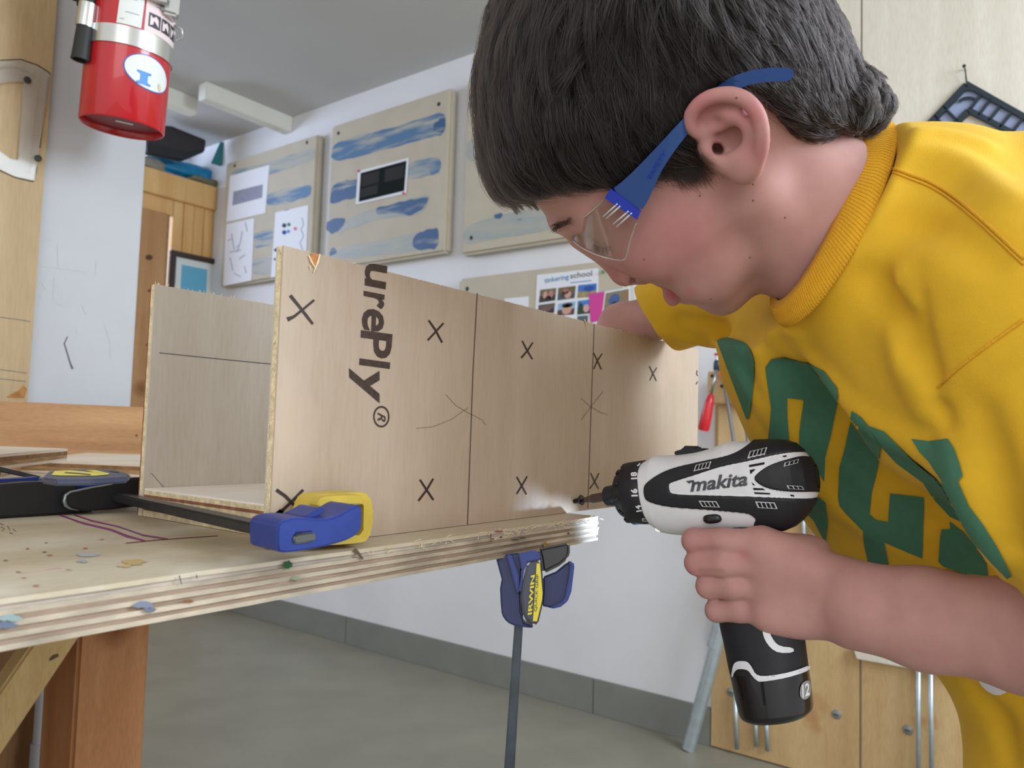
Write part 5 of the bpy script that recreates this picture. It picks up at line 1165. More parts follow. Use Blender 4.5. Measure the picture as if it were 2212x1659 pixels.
# near ear
EN = unit(HS * math.cos(0.36) + HF * math.sin(0.36)); EL = unit(hq(1535, 215) - hq(1610, 372)); EL = unit(EL - np.dot(EL, EN) * EN); EW = np.cross(EN, EL)
def ear(sg):
    g = lambda x, y, s: hq(x, y, s) if sg > 0 else hq(x, y, s) - 2 * HS * s
    ax = [EL, EW, EN] if sg > 0 else [v - 2 * HS * np.dot(v, HS) for v in (EL, EW, EN)]
    body.ell(g(1570, 288, 0.070), ax, (0.0262, 0.0188, 0.0078), 0.004)
    body.ell(g(1590, 300, 0.064), ax, (0.020, 0.014, 0.014), 0.006)
    body.chain([g(1500, 272, 0.0690), g(1530, 238, 0.0735), g(1582, 226, 0.0780)], [0.0060, 0.0068, 0.0066], 0.004)
    if sg > 0:
        body.ell(g(1575, 303, 0.0800), ax, (0.0160, 0.0122, 0.0092), 0.0025, '-')
        body.chain([g(1514, 270, 0.0805), g(1530, 244, 0.0830), g(1562, 228, 0.0855), g(1602, 236, 0.0878), g(1627, 266, 0.0888), g(1633, 305, 0.0868), g(1626, 332, 0.0840)], [0.0052, 0.0058, 0.0052, 0.0042, 0.0035, 0.0030, 0.0018], 0.002, '-')
    hx = [g(1546, 304, 0.070), g(1512, 292, 0.0745), g(1492, 272, 0.0770), g(1494, 245, 0.0790), g(1514, 221, 0.0810), g(1545, 207, 0.0830), g(1580, 205, 0.0850), g(1612, 217, 0.0870), g(1636, 245, 0.0885), g(1646, 282, 0.0885), g(1645, 320, 0.0865), g(1634, 352, 0.0830), g(1616, 372, 0.0795)]
    body.chain(spline(hx, 30), np.interp(np.linspace(0, 1, 30), [0, .15, .5, .85, 1], [.0022, .0036, .0042, .0038, .0036]), 0.0022, inner=0.001)
    body.chain(spline([g(1562, 246, 0.0785), g(1592, 252, 0.0810), g(1616, 274, 0.0830), g(1620, 302, 0.0820), g(1606, 334, 0.0790), g(1580, 352, 0.0765)], 14), [0.0030] + [0.0040] * 12 + [0.0032], 0.003)
    body.chain([g(1592, 252, 0.0810), g(1560, 272, 0.0760), g(1528, 284, 0.0730)], [0.0034, 0.0030, 0.0024], 0.003)
    body.ell(g(1606, 362, 0.0780), ax, (0.0100, 0.0098, 0.0058), 0.005)
    body.ell(g(1531, 326, 0.0715), [HF, HU, HS], (0.0048, 0.0068, 0.0056), 0.004)
    body.sph(g(1561, 354, 0.0740), 0.0045, 0.005)
    if sg > 0: body.ell(g(1549, 321, 0.0670), [HF, HU, HS], (0.0029, 0.0042, 0.012), 0.002, '-')
ear(1); ear(-1)
# --- arms, hand and the hidden chest
chest = [cc(1880, 545, 0.505), cc(2120, 640, 0.505), cc(2420, 800, 0.50)]
body.chain(chest, [0.055, 0.070, 0.08], 0.02)
SHL, SHR = cc(2130, 560, 0.415), cc(1735, 610, 0.640)
SHL = cc(2170, 640, 0.432); body.cap(chest[0], SHL, 0.042, 0.034, 0.015); body.cap(chest[0], SHR, 0.045, 0.036, 0.015)
ELL = cc(2480, 1440, 0.385); body.cap(SHL, ELL, 0.034, 0.034, 0.015)
def U3(px, py, d): return cc(px, py, d)
body.chain([U3(1850, 1277, 0.492), U3(2000, 1303, 0.470), U3(2212, 1333, 0.430), ELL], [0.0192, 0.0196, 0.0200, 0.030], 0.020, inner=0.012)
body.chain([U3(1850, 1338, 0.494), U3(2000, 1370, 0.472), U3(2212, 1412, 0.432), ELL], [0.0192, 0.0200, 0.0200, 0.030], 0.018, inner=0.012)
for (x, y, r, xw, yw) in ((1648, 1175, 0.0125, 1800, 1248), (1658, 1221, 0.0128, 1810, 1270), (1664, 1268, 0.0124, 1815, 1300), (1662, 1316, 0.0118, 1815, 1335)):
    body.chain([U3(x, y, 0.521), U3(xw, yw, 0.505), U3(1870, 1310, 0.49)], [r, r + 0.0014, 0.0165], 0.012)
body.ell(U3(1742, 1328, 0.522), [unit(U3(1850, 1350, .5) - U3(1660, 1300, .5)), [0, 1, 0], [0, 0, 1]], (0.035, 0.0155, 0.017), 0.010)
body.ell(U3(1715, 1190, 0.525), [unit(U3(1850, 1260, .5) - U3(1660, 1180, .5)), [0, 1, 0], [0, 0, 1]], (0.022, 0.0115, 0.014), 0.010)
fing = [((1640, 1173, 0.523), (1560, 1169, 0.529), (1500, 1168, 0.541), (1508, 1167, 0.562), (1545, 1166, 0.580), (0.0094, 0.0090, 0.0086, 0.0080, 0.0070)),
        ((1650, 1219, 0.523), (1565, 1216, 0.528), (1506, 1216, 0.541), (1514, 1216, 0.564), (1560, 1218, 0.582), (0.0096, 0.0092, 0.0086, 0.0080, 0.0070)),
        ((1655, 1267, 0.524), (1585, 1266, 0.529), (1530, 1266, 0.541), (1536, 1266, 0.563), (1580, 1268, 0.580), (0.0094, 0.0090, 0.0084, 0.0078, 0.0068)),
        ((1655, 1316, 0.525), (1600, 1318, 0.530), (1548, 1319, 0.541), (1552, 1318, 0.560), (1592, 1320, 0.575), (0.0088, 0.0084, 0.0078, 0.0072, 0.0064))]
FG = Field()
for q in fing: FG.chain([U3(*p) for p in q[:5]], q[5], 0.0022, inner=0.003)
_l = np.min([U3(*p) for q in fing for p in q[:5]], 0) - 0.012; _h = np.max([U3(*p) for q in fing for p in q[:5]], 0) + 0.012
body.op('+', lambda P: FG(P, False), _l, _h, 0.0045)
for x0_, x1_, y0_, y1_ in ((1506, 1604, 1193.5, 1187), (1512, 1598, 1242, 1239), (1535, 1596, 1293, 1290)):      # creases between the fingers
    body.chain([U3(x0_, y0_, 0.531), U3((x0_ + x1_) / 2, (y0_ + y1_) / 2, 0.5200), U3(x1_, y1_, 0.5090)], [0.0026, 0.0022, 0.0008], 0.002, '-')
body.chain([U3(1780, 1248, 0.525), U3(1735, 1228, 0.560), U3(1660, 1205, 0.592), U3(1600, 1180, 0.597)], [0.012, 0.0115, 0.0095, 0.0078], 0.008, inner=0.006)   # thumb round the far side
# far arm reaching into the box
E_R = cc(1342, 704, 0.775); body.chain([SHR, SHR * .7 + E_R * .3, E_R], [0.030, 0.0235, 0.0215], 0.012)
HR = cc(1262, 862, 0.795); body.chain([E_R, HR], [0.0215, 0.0175], 0.010)
hd_ = unit(HR - E_R); hx_ = unit(np.cross(hd_, [0, 0, 1])); hz_ = np.cross(hd_, hx_)
body.ell(HR + hd_ * 0.030, [hd_, hx_, hz_], (0.036, 0.028, 0.012), 0.010)
for i, L_ in enumerate((0.052, 0.060, 0.056, 0.044)):
    o_ = HR + hd_ * 0.050 + hx_ * (i - 1.5) * 0.0155
    body.chain([o_, o_ + hd_ * L_ * .4 - hz_ * .004, o_ + hd_ * L_ * .62 - hz_ * .020, o_ + hd_ * L_ * .6 - hz_ * .036], [0.0082, 0.0078, 0.0072, 0.0062], 0.004)
o_ = HR + hd_ * 0.015 + hx_ * 0.026; body.chain([o_, o_ + hx_ * .02 + hd_ * .02, o_ + hx_ * .022 + hd_ * .042], [0.0095, 0.0085, 0.0068], 0.006)
_lo = np.array([-0.03, -0.36, 0.33]); _hi = np.array([0.40, 0.20, 0.84])
VB, QB = surface(body, _lo, _hi, 0.0015, 2)
boy = mesh_from('person', VB, QB, M_skin)
tag(boy, 'boy in a yellow shirt and safety glasses, bending to drive a screw', 'person')
# flush: ears, cheek, lips, knuckles are redder skin
pxb = pxof(VB); sB = (VB - HC) @ HS
fl = np.zeros(len(VB))
def flush(px, py, r, a, cond=None):
    global fl
    w = a * np.exp(-((pxb[:, 0] - px) ** 2 + (pxb[:, 1] - py) ** 2) / (r * r)); fl = np.maximum(fl, w if cond is None else np.where(cond, w, 0))
front_ = VB[:, 2] < 0.60
flush(1460, 500, 95, 0.42, front_); flush(1400, 560, 60, 0.35, front_); flush(1330, 590, 35, 0.4, front_); flush(1515, 230, 45, 0.6, sB > 0.06); flush(1620, 250, 40, 0.6, sB > 0.06); flush(1640, 330, 40, 0.5, sB > 0.06); flush(1560, 250, 60, 0.35, sB > 0.06)
flush(1453, 634, 22, 1.0, front_ & (np.abs(sB) < 0.03)); flush(1446, 602, 12, 0.5, front_); flush(1492, 632, 14, 0.45, front_); flush(1606, 1202, 16, 0.5, front_); flush(1490, 1180, 40, 0.25, front_); flush(1500, 1230, 40, 0.25, front_)
at_ = boy.data.attributes.new('flush', 'FLOAT', 'POINT'); at_.data.foreach_set('value', fl.astype(np.float32))
M_mole = mat('mole', srgb(134, 90, 80), 0.6)
_wb = [Vector(p) for p in cam2w(VB)]
body_bvh = BVHTree.FromPolygons(_wb, QB.tolist())
def hit(bvh, px, py, lift=0.0):
    o = Vector(EYE); d = Vector(unit(ray(px, py))); loc, nrm, i, dist = bvh.ray_cast(o, d)
    if loc is None: return None
    if nrm.dot(d) > 0: nrm = -nrm
    return np.array(loc) + np.array(nrm) * lift
for x, y in ((1512, 423), (1535, 389), (1627, 433), (1696, 470), (1620, 556), (1591, 211), (1391, 560), (1535, 646), (1627, 398)):
    p = hit(body_bvh, x, y, 0.0)
    if p is not None:
        b = bmesh.new(); bmesh.ops.create_icosphere(b, subdivisions=2, radius=0.0006)
        for v in b.verts: v.co += Vector(p)
        from_bm('mole', b, M_mole, boy, True)

# --- shirt
M_shirt = mat('yellow_cotton', srgb(226, 180, 38), 0.85, var=0.07, vscale=30, bump=0.25, bscale=1500, sheen=0.04)
M_rib = mat('yellow_rib', srgb(228, 172, 34), 0.85, var=0.05, vscale=40, bump=0.5, bscale=900, stretch=(1, 1, 1), sheen=0.04)
M_print = mat('green_print', srgb(70, 122, 98), 0.8, var=0.06, vscale=200)
sh = Field()
# neckline: an ellipse lying in the plane of the collar seam
nA, nB, nC = cc(1925, 268, 0.502), cc(1858, 525, 0.432), cc(1692, 692, 0.497); nO = (nA + nC) / 2
NN = unit(np.cross(nA - nC, nB - nO)); NN = NN if np.dot(NN, HC - nO) > 0 else -NN
sh.chain([nO + (nB - nO) * 0.08, cc(2000, 525, 0.500), cc(2230, 630, 0.500), cc(2500, 760, 0.50)], [0.064, 0.072, 0.100, 0.115], 0.0, inner=0.012)
sh.chain([nO + (nB - nO) * .30 + (nC - nO) * .25, cc(1975, 650, 0.482), cc(2140, 770, 0.462), cc(2370, 890, 0.45)], [0.046, 0.060, 0.084, 0.088], 0.020, inner=0.02)    # near shoulder and side
sh.chain([cc(2080, 540, 0.450), cc(2190, 650, 0.412), cc(2370, 980, 0.385), cc(2520, 1250, 0.38)], [0.044, 0.056, 0.062, 0.060], 0.022, inner=0.02)  # near sleeve
sh.chain([nO + (nC - nO) * .62, cc(1760, 760, 0.600), cc(1860, 880, 0.620), cc(2010, 1020, 0.620), cc(2170, 1190, 0.600), cc(2340, 1480, 0.56), cc(2350, 1800, 0.55)], [0.036, 0.066, 0.084, 0.096, 0.098, 0.074, 0.078], 0.010, inner=0.03)   # hanging chest
def onto(F, px, py, d0=0.34, d1=0.80):
    D_ = np.linspace(d0, d1, 460); v = F(np.array([cc(px, py, d) for d in D_]), False); i = np.nonzero(v < 0)[0]
    return D_[i[0]] if len(i) else None
def folds(defs):
    new = []
    for pts, r, k, kind, off in defs:
        P = [(x, y, onto(sh, x, y)) for x, y in spline(pts, 14)]; P = [cc(x, y, d + off) for x, y, d in P if d is not None]
        if len(P) > 2: new.append((P, [r * (0.35 + 0.65 * math.sin(math.pi * i / (len(P) - 1))) for i in range(len(P))], k, kind))
    for P, r, k, kind in new: sh.chain(P, r, k, kind)
folds([
 ([(1985, 640), (1985, 720), (1996, 780), (2022, 850), (2046, 920)], 0.0075, 0.006, '-', -0.0015),
 ([(1950, 600), (1955, 700), (1970, 790), (2000, 880)], 0.008, 0.014, '+', 0.003),
 ([(1716, 712), (1790, 800), (1885, 905), (2000, 965), (2075, 1030), (2140, 1160), (2200, 1290)], 0.009, 0.010, '+', 0.005),
 ([(2034, 835), (2100, 785), (2160, 740), (2230, 690)], 0.0022, 0.006, '-', 0.0),
 ([(2044, 850), (2110, 800), (2170, 755), (2240, 705)], 0.004, 0.010, '+', 0.003),
 ([(1600, 800), (1690, 930), (1790, 1060), (1900, 1150), (2060, 1215)], 0.007, 0.014, '+', 0.003),
 ([(1700, 790), (1790, 910), (1900, 1020), (2040, 1110)], 0.005, 0.014, '-', -0.001),
 ([(1640, 760), (1680, 860), (1740, 980), (1790, 1090)], 0.006, 0.014, '+', 0.003),
 ([(1960, 330), (2030, 345), (2110, 385), (2180, 440)], 0.005, 0.016, '+', 0.003),
 ([(1940, 300), (2020, 300), (2120, 320)], 0.004, 0.014, '+', 0.002),
 ([(1960, 480), (2050, 500), (2140, 560)], 0.004, 0.016, '-', -0.001),
 ([(1880, 600), (1940, 680), (1965, 760)], 0.005, 0.016, '-', -0.001),
 ([(2120, 900), (2150, 1020), (2190, 1180)], 0.005, 0.016, '-', -0.001),
 ([(2060, 960), (2110, 1080), (2170, 1210)], 0.005, 0.014, '+', 0.003),
 ([(2110, 1500), (2160, 1560), (2180, 1640)], 0.006, 0.014, '-', -0.001)])
sh.plane(nO + NN * 0.002, NN, 0.003)
sh.cap(neckA, neckB + (neckA - neckB) * 0.12, 0.0560, 0.0585, 0.005, '-')
# far sleeve
sh.chain([cc(1800, 610, 0.610), SHR, SHR * .65 + E_R * .35 + np.array([0, -.002, 0]), SHR * .3 + E_R * .7 + np.array([0, -.002, 0]), E_R * 1.1 - SHR * .1], [0.050, 0.046, 0.0385, 0.0330, 0.0300], 0.020, inner=0.02)
cp = cc(1416, 690, 0.748); cn = unit([-0.79, 0.55, 0.35]); ca = unit(E_R - SHR); sh.op('-', lambda P: np.maximum(-((P - cp) @ cn), P[:, 0] - 0.20), [-0.1, -0.2, 0.6], [0.22, 0.1, 0.95], 0.004); sh.cap(SHR + ca * 0.10, SHR + ca * 0.3, 0.0235, 0.0260, 0.003, '-')
folds([([(1430, 715), (1510, 735), (1600, 752)], 0.004, 0.010, '+', 0.002), ([(1470, 690), (1540, 705), (1640, 730)], 0.004, 0.012, '-', -0.001)])
VS, QS = surface(sh, [0.10, -0.22, 0.30], [0.42, 0.36, 0.80], 0.0022, 3)
shirt = mesh_from('shirt', VS, QS, M_shirt, boy)
shirt_bvh = BVHTree.FromPolygons([Vector(p) for p in cam2w(VS)], QS.tolist())

# --- print on the chest: flat ink lying on the cloth, following its folds
def ptz(zx, zy): return (1300 + zx / 1.567, 600 + zy / 1.567)
def ink_on(name, bvh, polys, m, parent, lift=0.0010, step=6, rnd=1, label=None):
    b = bmesh.new()
    for pg in polys:
        P = smooth_poly(pg, rnd) if rnd else np.asarray(pg, float)
        q = fill_mesh([[tuple(p) for p in P]], lambda x, y: (x, y, 0), step)
        mp = {}
        for v in q.verts:
            h_ = hit(bvh, v.co.x, v.co.y, lift)
            if h_ is not None: mp[v.index if v.index >= 0 else id(v)] = b.verts.new(Vector(h_))
            v.tag = h_ is not None
        q.verts.index_update()
        for f in q.faces:
            vs = [mp.get(v.index) for v in f.verts]
            if all(vs):
                c = [x.co for x in vs]
                if max((c[0] - c[1]).length, (c[1] - c[2]).length, (c[2] - c[0]).length) < 0.022:
                    try: b.faces.new(vs)
                    except ValueError: pass
        q.free()
    bmesh.ops.delete(b, geom=[v for v in b.verts if not v.link_faces], context='VERTS')
    b.faces.index_update(); b.faces.ensure_lookup_table(); seen = set(); isl = []
    for f in b.faces:
        if f.index in seen: continue
        st, cur = [f], []; seen.add(f.index)
        while st:
            g = st.pop(); cur.append(g.index)
            for e in g.edges:
                for h in e.link_faces:
                    if h.index not in seen: seen.add(h.index); st.append(h)
        isl.append(cur)
    if len(isl) < 2: return from_bm(name, b, m, parent, True, label)
    o = None
    for cur in sorted(isl, key=len, reverse=True):
        if len(cur) < 40 and o is not None: continue
        keep = set(cur); c = b.copy(); c.faces.ensure_lookup_table(); bmesh.ops.delete(c, geom=[f for i, f in enumerate(c.faces) if i not in keep], context='FACES'); bmesh.ops.delete(c, geom=[v for v in c.verts if not v.link_faces], context='VERTS')
        k = from_bm(name, c, m, parent, True, label); o = o or k
    b.free(); return o
PR = [
 [(383, 195), (470, 215), (500, 232), (518, 270), (520, 330), (512, 400), (502, 470), (494, 482), (480, 445), (455, 378), (430, 312), (402, 238)],
 [(555, 300), (575, 272), (615, 267), (700, 287), (755, 315), (800, 372), (803, 400), (788, 470), (772, 540), (756, 610), (752, 690), (735, 660), (700, 620), (668, 600), (668, 520), (682, 412), (627, 404), (628, 470), (638, 575), (565, 560), (575, 440), (558, 330)],
 [(850, 450), (880, 470), (905, 500), (948, 570), (940, 620), (915, 720), (907, 800), (930, 818), (970, 825), (975, 730), (1090, 742), (1088, 850), (1086, 948), (1040, 930), (960, 895), (880, 850), (830, 800), (805, 770), (800, 740), (805, 640), (825, 560), (845, 480)],
 [(905, 500), (960, 520), (1000, 560), (1050, 610), (1110, 660), (1165, 700), (1245, 770), (1225, 830), (1180, 810), (1130, 755), (1090, 690), (1000, 625), (950, 570)],
 [(1052, 545), (1110, 553), (1175, 545), (1195, 575), (1215, 630), (1225, 670), (1210, 690), (1245, 770), (1165, 700), (1110, 620), (1080, 590)],
 [(1178, 825), (1225, 860), (1300, 950), (1308, 1008), (1230, 1000), (1155, 975), (1140, 960), (1145, 880), (1150, 852), (1180, 850)],
 [(1245, 770), (1290, 830), (1340, 910), (1390, 1005), (1375, 1015), (1320, 960), (1260, 890), (1222, 830)],
 [(700, 800), (735, 740), (760, 760), (768, 830), (760, 895), (740, 860), (720, 820)],
 [(885, 850), (955, 885), (975, 978), (905, 968), (890, 900)],
 [(1010, 995), (1060, 985), (1072, 1004), (1015, 1008)], [(1160, 985), (1235, 1000), (1242, 1040), (1178, 1035)], [(1340, 1035), (1395, 1040), (1398, 1062), (1345, 1055)]]
for i, pg in enumerate(PR): ink_on('print', shirt_bvh, [[ptz(*p) for p in pg]], M_print, shirt, 0.0010, 4, 1 if i == 0 else 0)
ink_on('white_tag', shirt_bvh, [[(2112, 1462), (2160, 1478), (2182, 1492), (2156, 1502), (2128, 1486)]], M_paper, shirt, 0.0015, 5, 1, 'white tag')
# --- ribbed collar
iA, iB, iC = cc(1847, 292, 0.498), cc(1809, 476, 0.443), cc(1674, 660, 0.494); iO = (iA + iC) / 2
tt_ = np.linspace(0, 2 * math.pi, 97)[:-1]
Li = np.array([iO + (iA - iO) * math.cos(t) + (iB - iO) * math.sin(t) for t in tt_])
Lo = np.array([nO + (nA - nO) * math.cos(t) + (nB - nO) * math.sin(t) for t in tt_])
ctr_ = np.mean(Li, 0); R_ = []
for w, out in ((-0.10, -0.0030), (0.0, 0.0020), (0.10, 0.0032), (0.5, 0.0048), (0.88, 0.0030), (0.98, 0.0004), (1.02, -0.004)):
    R_.append(Li * (1 - w) + Lo * w + np.array([unit(p - ctr_ - np.dot(p - ctr_, NN) * NN) * out for p in Li]))
V_ = np.concatenate(R_); n_ = len(Li); Q_ = np.array([[k * n_ + i, k * n_ + (i + 1) % n_, (k + 1) * n_ + (i + 1) % n_, (k + 1) * n_ + i] for k in range(len(R_) - 1) for i in range(n_)])
collar = mesh_from('collar', V_, Q_, M_rib, shirt, 'ribbed yellow collar')
md = collar.modifiers.new('thickness', 'SOLIDIFY'); md.thickness = 0.0022; md.offset = -1
# ribs of the collar: fine raised cords across the band
b = bmesh.new()
for i in np.arange(0, n_, 0.5):
    a = int(i); t = i - a; c0 = [r[a] * (1 - t) + r[(a + 1) % n_] * t for r in R_[1:6]]
    c0 = [p + unit(p - ctr_) * 0.0002 for p in c0]
    tube_bm([cam2w(p) for p in c0], 0.00032, 4, False, b)
from_bm('collar_rib', b, M_rib, collar, True)['kind'] = 'stuff'
# stitching of the shoulder seam and sleeve seam
def seam(pts, nm='seam', r=0.0011, lift=0.0004):
    P = [hit(shirt_bvh, *p, lift) for p in spline(pts, 40)]; P = [p for p in P if p is not None]
    return tube(nm, P, r, M_rib, shirt, 6)
seam([(1905, 352), (1925, 362), (1965, 378), (2010, 395), (2060, 425), (2110, 465), (2160, 510), (2212, 560)])
seam([(1908, 362), (1928, 372), (1968, 388), (2012, 406), (2060, 436), (2110, 476), (2160, 522), (2212, 572)], r=0.0007)
seam([(2028, 838), (2060, 805), (2110, 765), (2160, 728), (2212, 690)], r=0.0009)

# --- hair: a close cap under many strands
hair_px = [(1640, 205), (1690, 262), (1728, 300), (1770, 318), (1830, 290), (1900, 282), (1945, 220), (1900, 165), (1880, 90), (1820, -20), (1800, -120), (1600, -400), (1200, -400), (1000, -200), (1010, 60), (1000, 200), (1000, 330), (1030, 385), (1070, 408), (1130, 402), (1185, 380), (1245, 392), (1300, 378), (1350, 370), (1405, 374), (1450, 388), (1486, 402), (1484, 350), (1496, 300), (1500, 250), (1530, 208), (1580, 190)]
hsil_px = [(1160, 440), (1110, 420), (1070, 350), (1056, 240), (1062, 120), (1092, 10), (1150, -90), (1240, -170), (1345, -215), (1455, -232), (1570, -212), (1670, -155), (1752, -70), (1806, 20), (1838, 90), (1856, 160), (1862, 220), (1850, 280), (1790, 330), (1700, 380), (1600, 420), (1500, 450), (1350, 470), (1230, 470)]
HW = [(b_, w_ + 0.0095) for b_, w_ in WTAB]
hf_, hlo, hhi = inflate(hsil_px, HW, 0.066)
regn = smooth_poly(hair_px, 1)
def region(P):
    s = (P - HC) @ HS; Pm = P - 2 * np.minimum(s, 0)[:, None] * HS; return poly_sd(pxof(Pm), regn) * P[:, 2] / FPX
cap_ = Field(); cap_.op('+', lambda P: smax(hf_(P), region(P), 0.010), hlo, hhi, 0.0)
cap_.chain([hq(1838, 198), hq(1870, 204), hq(1893, 228), hq(1884, 254), hq(1856, 264)], [0.013, 0.0105, 0.0090, 0.0080, 0.006], 0.010, inner=0.004)     # curl at the nape
cap_.chain([hq(1840, 205, .022), hq(1858, 215, .024), hq(1862, 240, .022)], [0.009, 0.008, 0.006], 0.010)
VH, QH = surface(cap_, np.array([-0.04, -0.37, 0.36]), np.array([0.28, 0.02, 0.64]), 0.0022, 2)
M_cap = mat('hair_base', srgb(30, 25, 23), 0.7)
hair = mesh_from('hair', VH, QH, M_cap, boy)
M_hair = bpy.data.materials.new('dark_brown_hair'); M_hair.use_nodes = True
def _hair():
    N = M_hair.node_tree.nodes; L = M_hair.node_tree.links; N.remove(N['Principled BSDF'])
    h_ = N.new('ShaderNodeBsdfHairPrincipled'); h_.parametrization = 'COLOR'; h_.inputs['Color'].default_value = srgb(20, 16, 15); h_.inputs['Roughness'].default_value = 0.42; h_.inputs['Radial Roughness'].default_value = 0.4
    h_.inputs['Random Roughness'].default_value = 0.2
    L.new(h_.outputs[0], N['Material Output'].inputs['Surface'])
_hair()
arm = [(1716, 166), (1714, 150), (1700, 146), (1660, 146), (1615, 153), (1575, 169), (1545, 190), (1515, 216), (1470, 262), (1400, 338), (1350, 388), (1318, 412), (1384, 458), (1400, 434), (1416, 396), (1436, 356), (1470, 308), (1500, 272), (1530, 236), (1560, 206), (1585, 196), (1620, 182), (1660, 176), (1700, 176)]
S_ARM = ([1300, 1380, 1440, 1475, 1495, 1545, 1590, 1650, 1720], [0.0735, 0.0800, 0.0835, 0.0810, 0.0745, 0.0735, 0.0845, 0.0880, 0.0875])
def s_arm(x, y): return float(np.interp(x, *S_ARM))
GUIDE = [((1450, -60), (-.1, 1)), ((1250, 30), (-.45, 1)), ((1120, 60), (-.5, 1)), ((1085, 160), (-.32, 1)), ((1055, 260), (-.10, 1)), ((1050, 350), (.12, 1)), ((1085, 410), (.42, 1)), ((1120, 450), (.55, .9)), ((1180, 150), (-.30, 1)), ((1180, 280), (-.05, 1)), ((1180, 370), (.25, 1)), ((1300, 120), (-.10, 1)), ((1300, 260), (.05, 1)), ((1300, 350), (.40, .8)), ((1400, 150), (.12, 1)), ((1410, 260), (.35, 1)), ((1410, 345), (.75, .7)), ((1460, 370), (.9, .6)), ((1490, 180), (.45, .9)), ((1520, 60), (.35, .9)), ((1600, 0), (.6, .7)), ((1600, 120), (.75, .6)), ((1560, 170), (.8, .5)), ((1700, 60), (.7, .7)), ((1700, 180), (.75, .7)), ((1730, 270), (.8, .7)), ((1790, 60), (.45, 1)), ((1800, 180), (.6, .9)), ((1850, 140), (.35, 1)), ((1860, 200), (.8, .5)), ((1895, 215), (.25, 1)), ((1890, 255), (-.7, .7)), ((1820, 270), (.8, .3)), ((1480, 390), (.6, .8)), ((1700, -60), (.8, .5)), ((1300, -100), (-.6, .8)), ((1150, -150), (-.7, .5)), ((1400, -220), (-.3, .5)), ((1650, -200), (.7, .3))]
gp = np.array([g[0] for g in GUIDE], float); gd = np.array([unit(g[1]) for g in GUIDE])
def flow(px):
    d2 = ((px[:, None, :] - gp[None]) ** 2).sum(2); w = 1 / (d2 + 900) ** 1.6; v = (w[:, :, None] * gd[None]).sum(1); return v / np.linalg.norm(v, axis=1, keepdims=True)
def add_hair(name, paths, radius, m, parent):
    n, k = paths.shape[:2]; hc = bpy.data.hair_curves.new(name); hc.add_curves([k] * n)
    hc.attributes['position'].data.foreach_set('vector', cam2w(paths.reshape(-1, 3)).astype(np.float32).ravel())
    ra = hc.attributes.get('radius') or hc.attributes.new('radius', 'FLOAT', 'POINT')
    r = (radius[:, None] * np.interp(np.linspace(0, 1, k), [0, .6, 1], [1, .9, .25])[None]).astype(np.float32); ra.data.foreach_set('value', r.ravel())
    hc.materials.append(m); o = bpy.data.objects.new(name, hc); C.objects.link(o); o.parent = parent; o['kind'] = 'stuff'; return o
rg = np.random.RandomState(3)
ctrQ = VH[QH].mean(1); nrQ = np.cross(VH[QH[:, 2]] - VH[QH[:, 0]], VH[QH[:, 3]] - VH[QH[:, 1]]); ar = np.linalg.norm(nrQ, axis=1)
gq_ = grad(cap_, ctrQ); vis = (gq_ * ctrQ / np.linalg.norm(ctrQ, axis=1, keepdims=True)).sum(1) < 0.35
pxq = pxof(ctrQ); infr = (pxq[:, 1] > -420) & vis & (cap_(ctrQ, False) < 0.004)
wgt = ar * infr * np.where(pxq[:, 1] > -60, 1.0, 0.35); wgt = wgt / wgt.sum()
NS = 52000; ci = rg.choice(len(ctrQ), NS, p=wgt); roots = VH[QH[ci]]; bw = rg.dirichlet([1, 1, 1, 1], NS); roots = (roots * bw[:, :, None]).sum(1)
# locks: each strand follows the leader nearest to its root
from mathutils.kdtree import KDTree
NL = 1700; lead = rg.choice(NS, NL, replace=False)
kd = KDTree(NL)
for i, j in enumerate(lead): kd.insert(Vector(roots[j]), i)
kd.balance()
oi = np.array([kd.find(Vector(p))[1] for p in roots]); own = lead[oi]
xr = pxof(roots)[:, 0]
llen = rg.uniform(0.034, 0.070, NL) * np.interp(xr[lead], [1100, 1600, 1750, 1850], [1.05, .8, .42, .55])
ljit = rg.normal(size=(NL, 2)) * 0.20; llift = rg.uniform(0.0012, 0.0075, NL) * np.interp(xr[lead], [1500, 1750, 1850], [1, .45, .6])
NSTEP = 12
def grow(roots, ln, lift, jit):
    P = roots.copy(); out = [P.copy()]; n = len(P); prev = None
    for k in range(1, NSTEP):
        d = flow(pxof(P)) + jit; d3 = np.column_stack([d, np.zeros(n)]); g = grad(cap_, P); d3 = d3 - (d3 * g).sum(1, keepdims=True) * g; d3 /= np.maximum(np.linalg.norm(d3, axis=1, keepdims=True), 1e-9)
        if prev is not None: d3 = d3 * .6 + prev * .4
        P = P + d3 * (ln / NSTEP)[:, None]; prev = d3; sd = cap_(P, False); u = k / NSTEP
        tgt = lift * math.sin(math.pi * min(1, 0.12 + 0.72 * u)); far = region(P) > -0.001
        corr = np.where(far & (sd < 0.03), np.maximum(0.0006 - sd, 0), tgt - sd); P = P + g * np.clip(corr, -0.004, 0.006)[:, None]; out.append(P.copy())
    return np.stack(out, 1)
armL = np.array([(1340, 425), (1400, 370), (1450, 315), (1500, 250), (1550, 200), (1620, 168), (1710, 158)], float); armP = spline(armL, 60)
near_ = np.sqrt(((pxof(roots[lead])[:, None] - armP[None]) ** 2).sum(2)).min(1)
llift *= np.interp(near_, [30, 120], [0.25, 1.0]); llen *= np.interp(near_, [20, 90], [0.45, 1.0])
bk_ = np.interp(xr[lead], [1480, 1640, 1830, 1870], [1, .45, .45, .8]); llen *= np.maximum(bk_, .6); llift *= bk_; llen = np.where(xr[lead] > 1840, llen * .5, llen); ljit *= np.maximum(bk_, .5)[:, None]
lpath = grow(roots[lead], llen, llift, ljit)
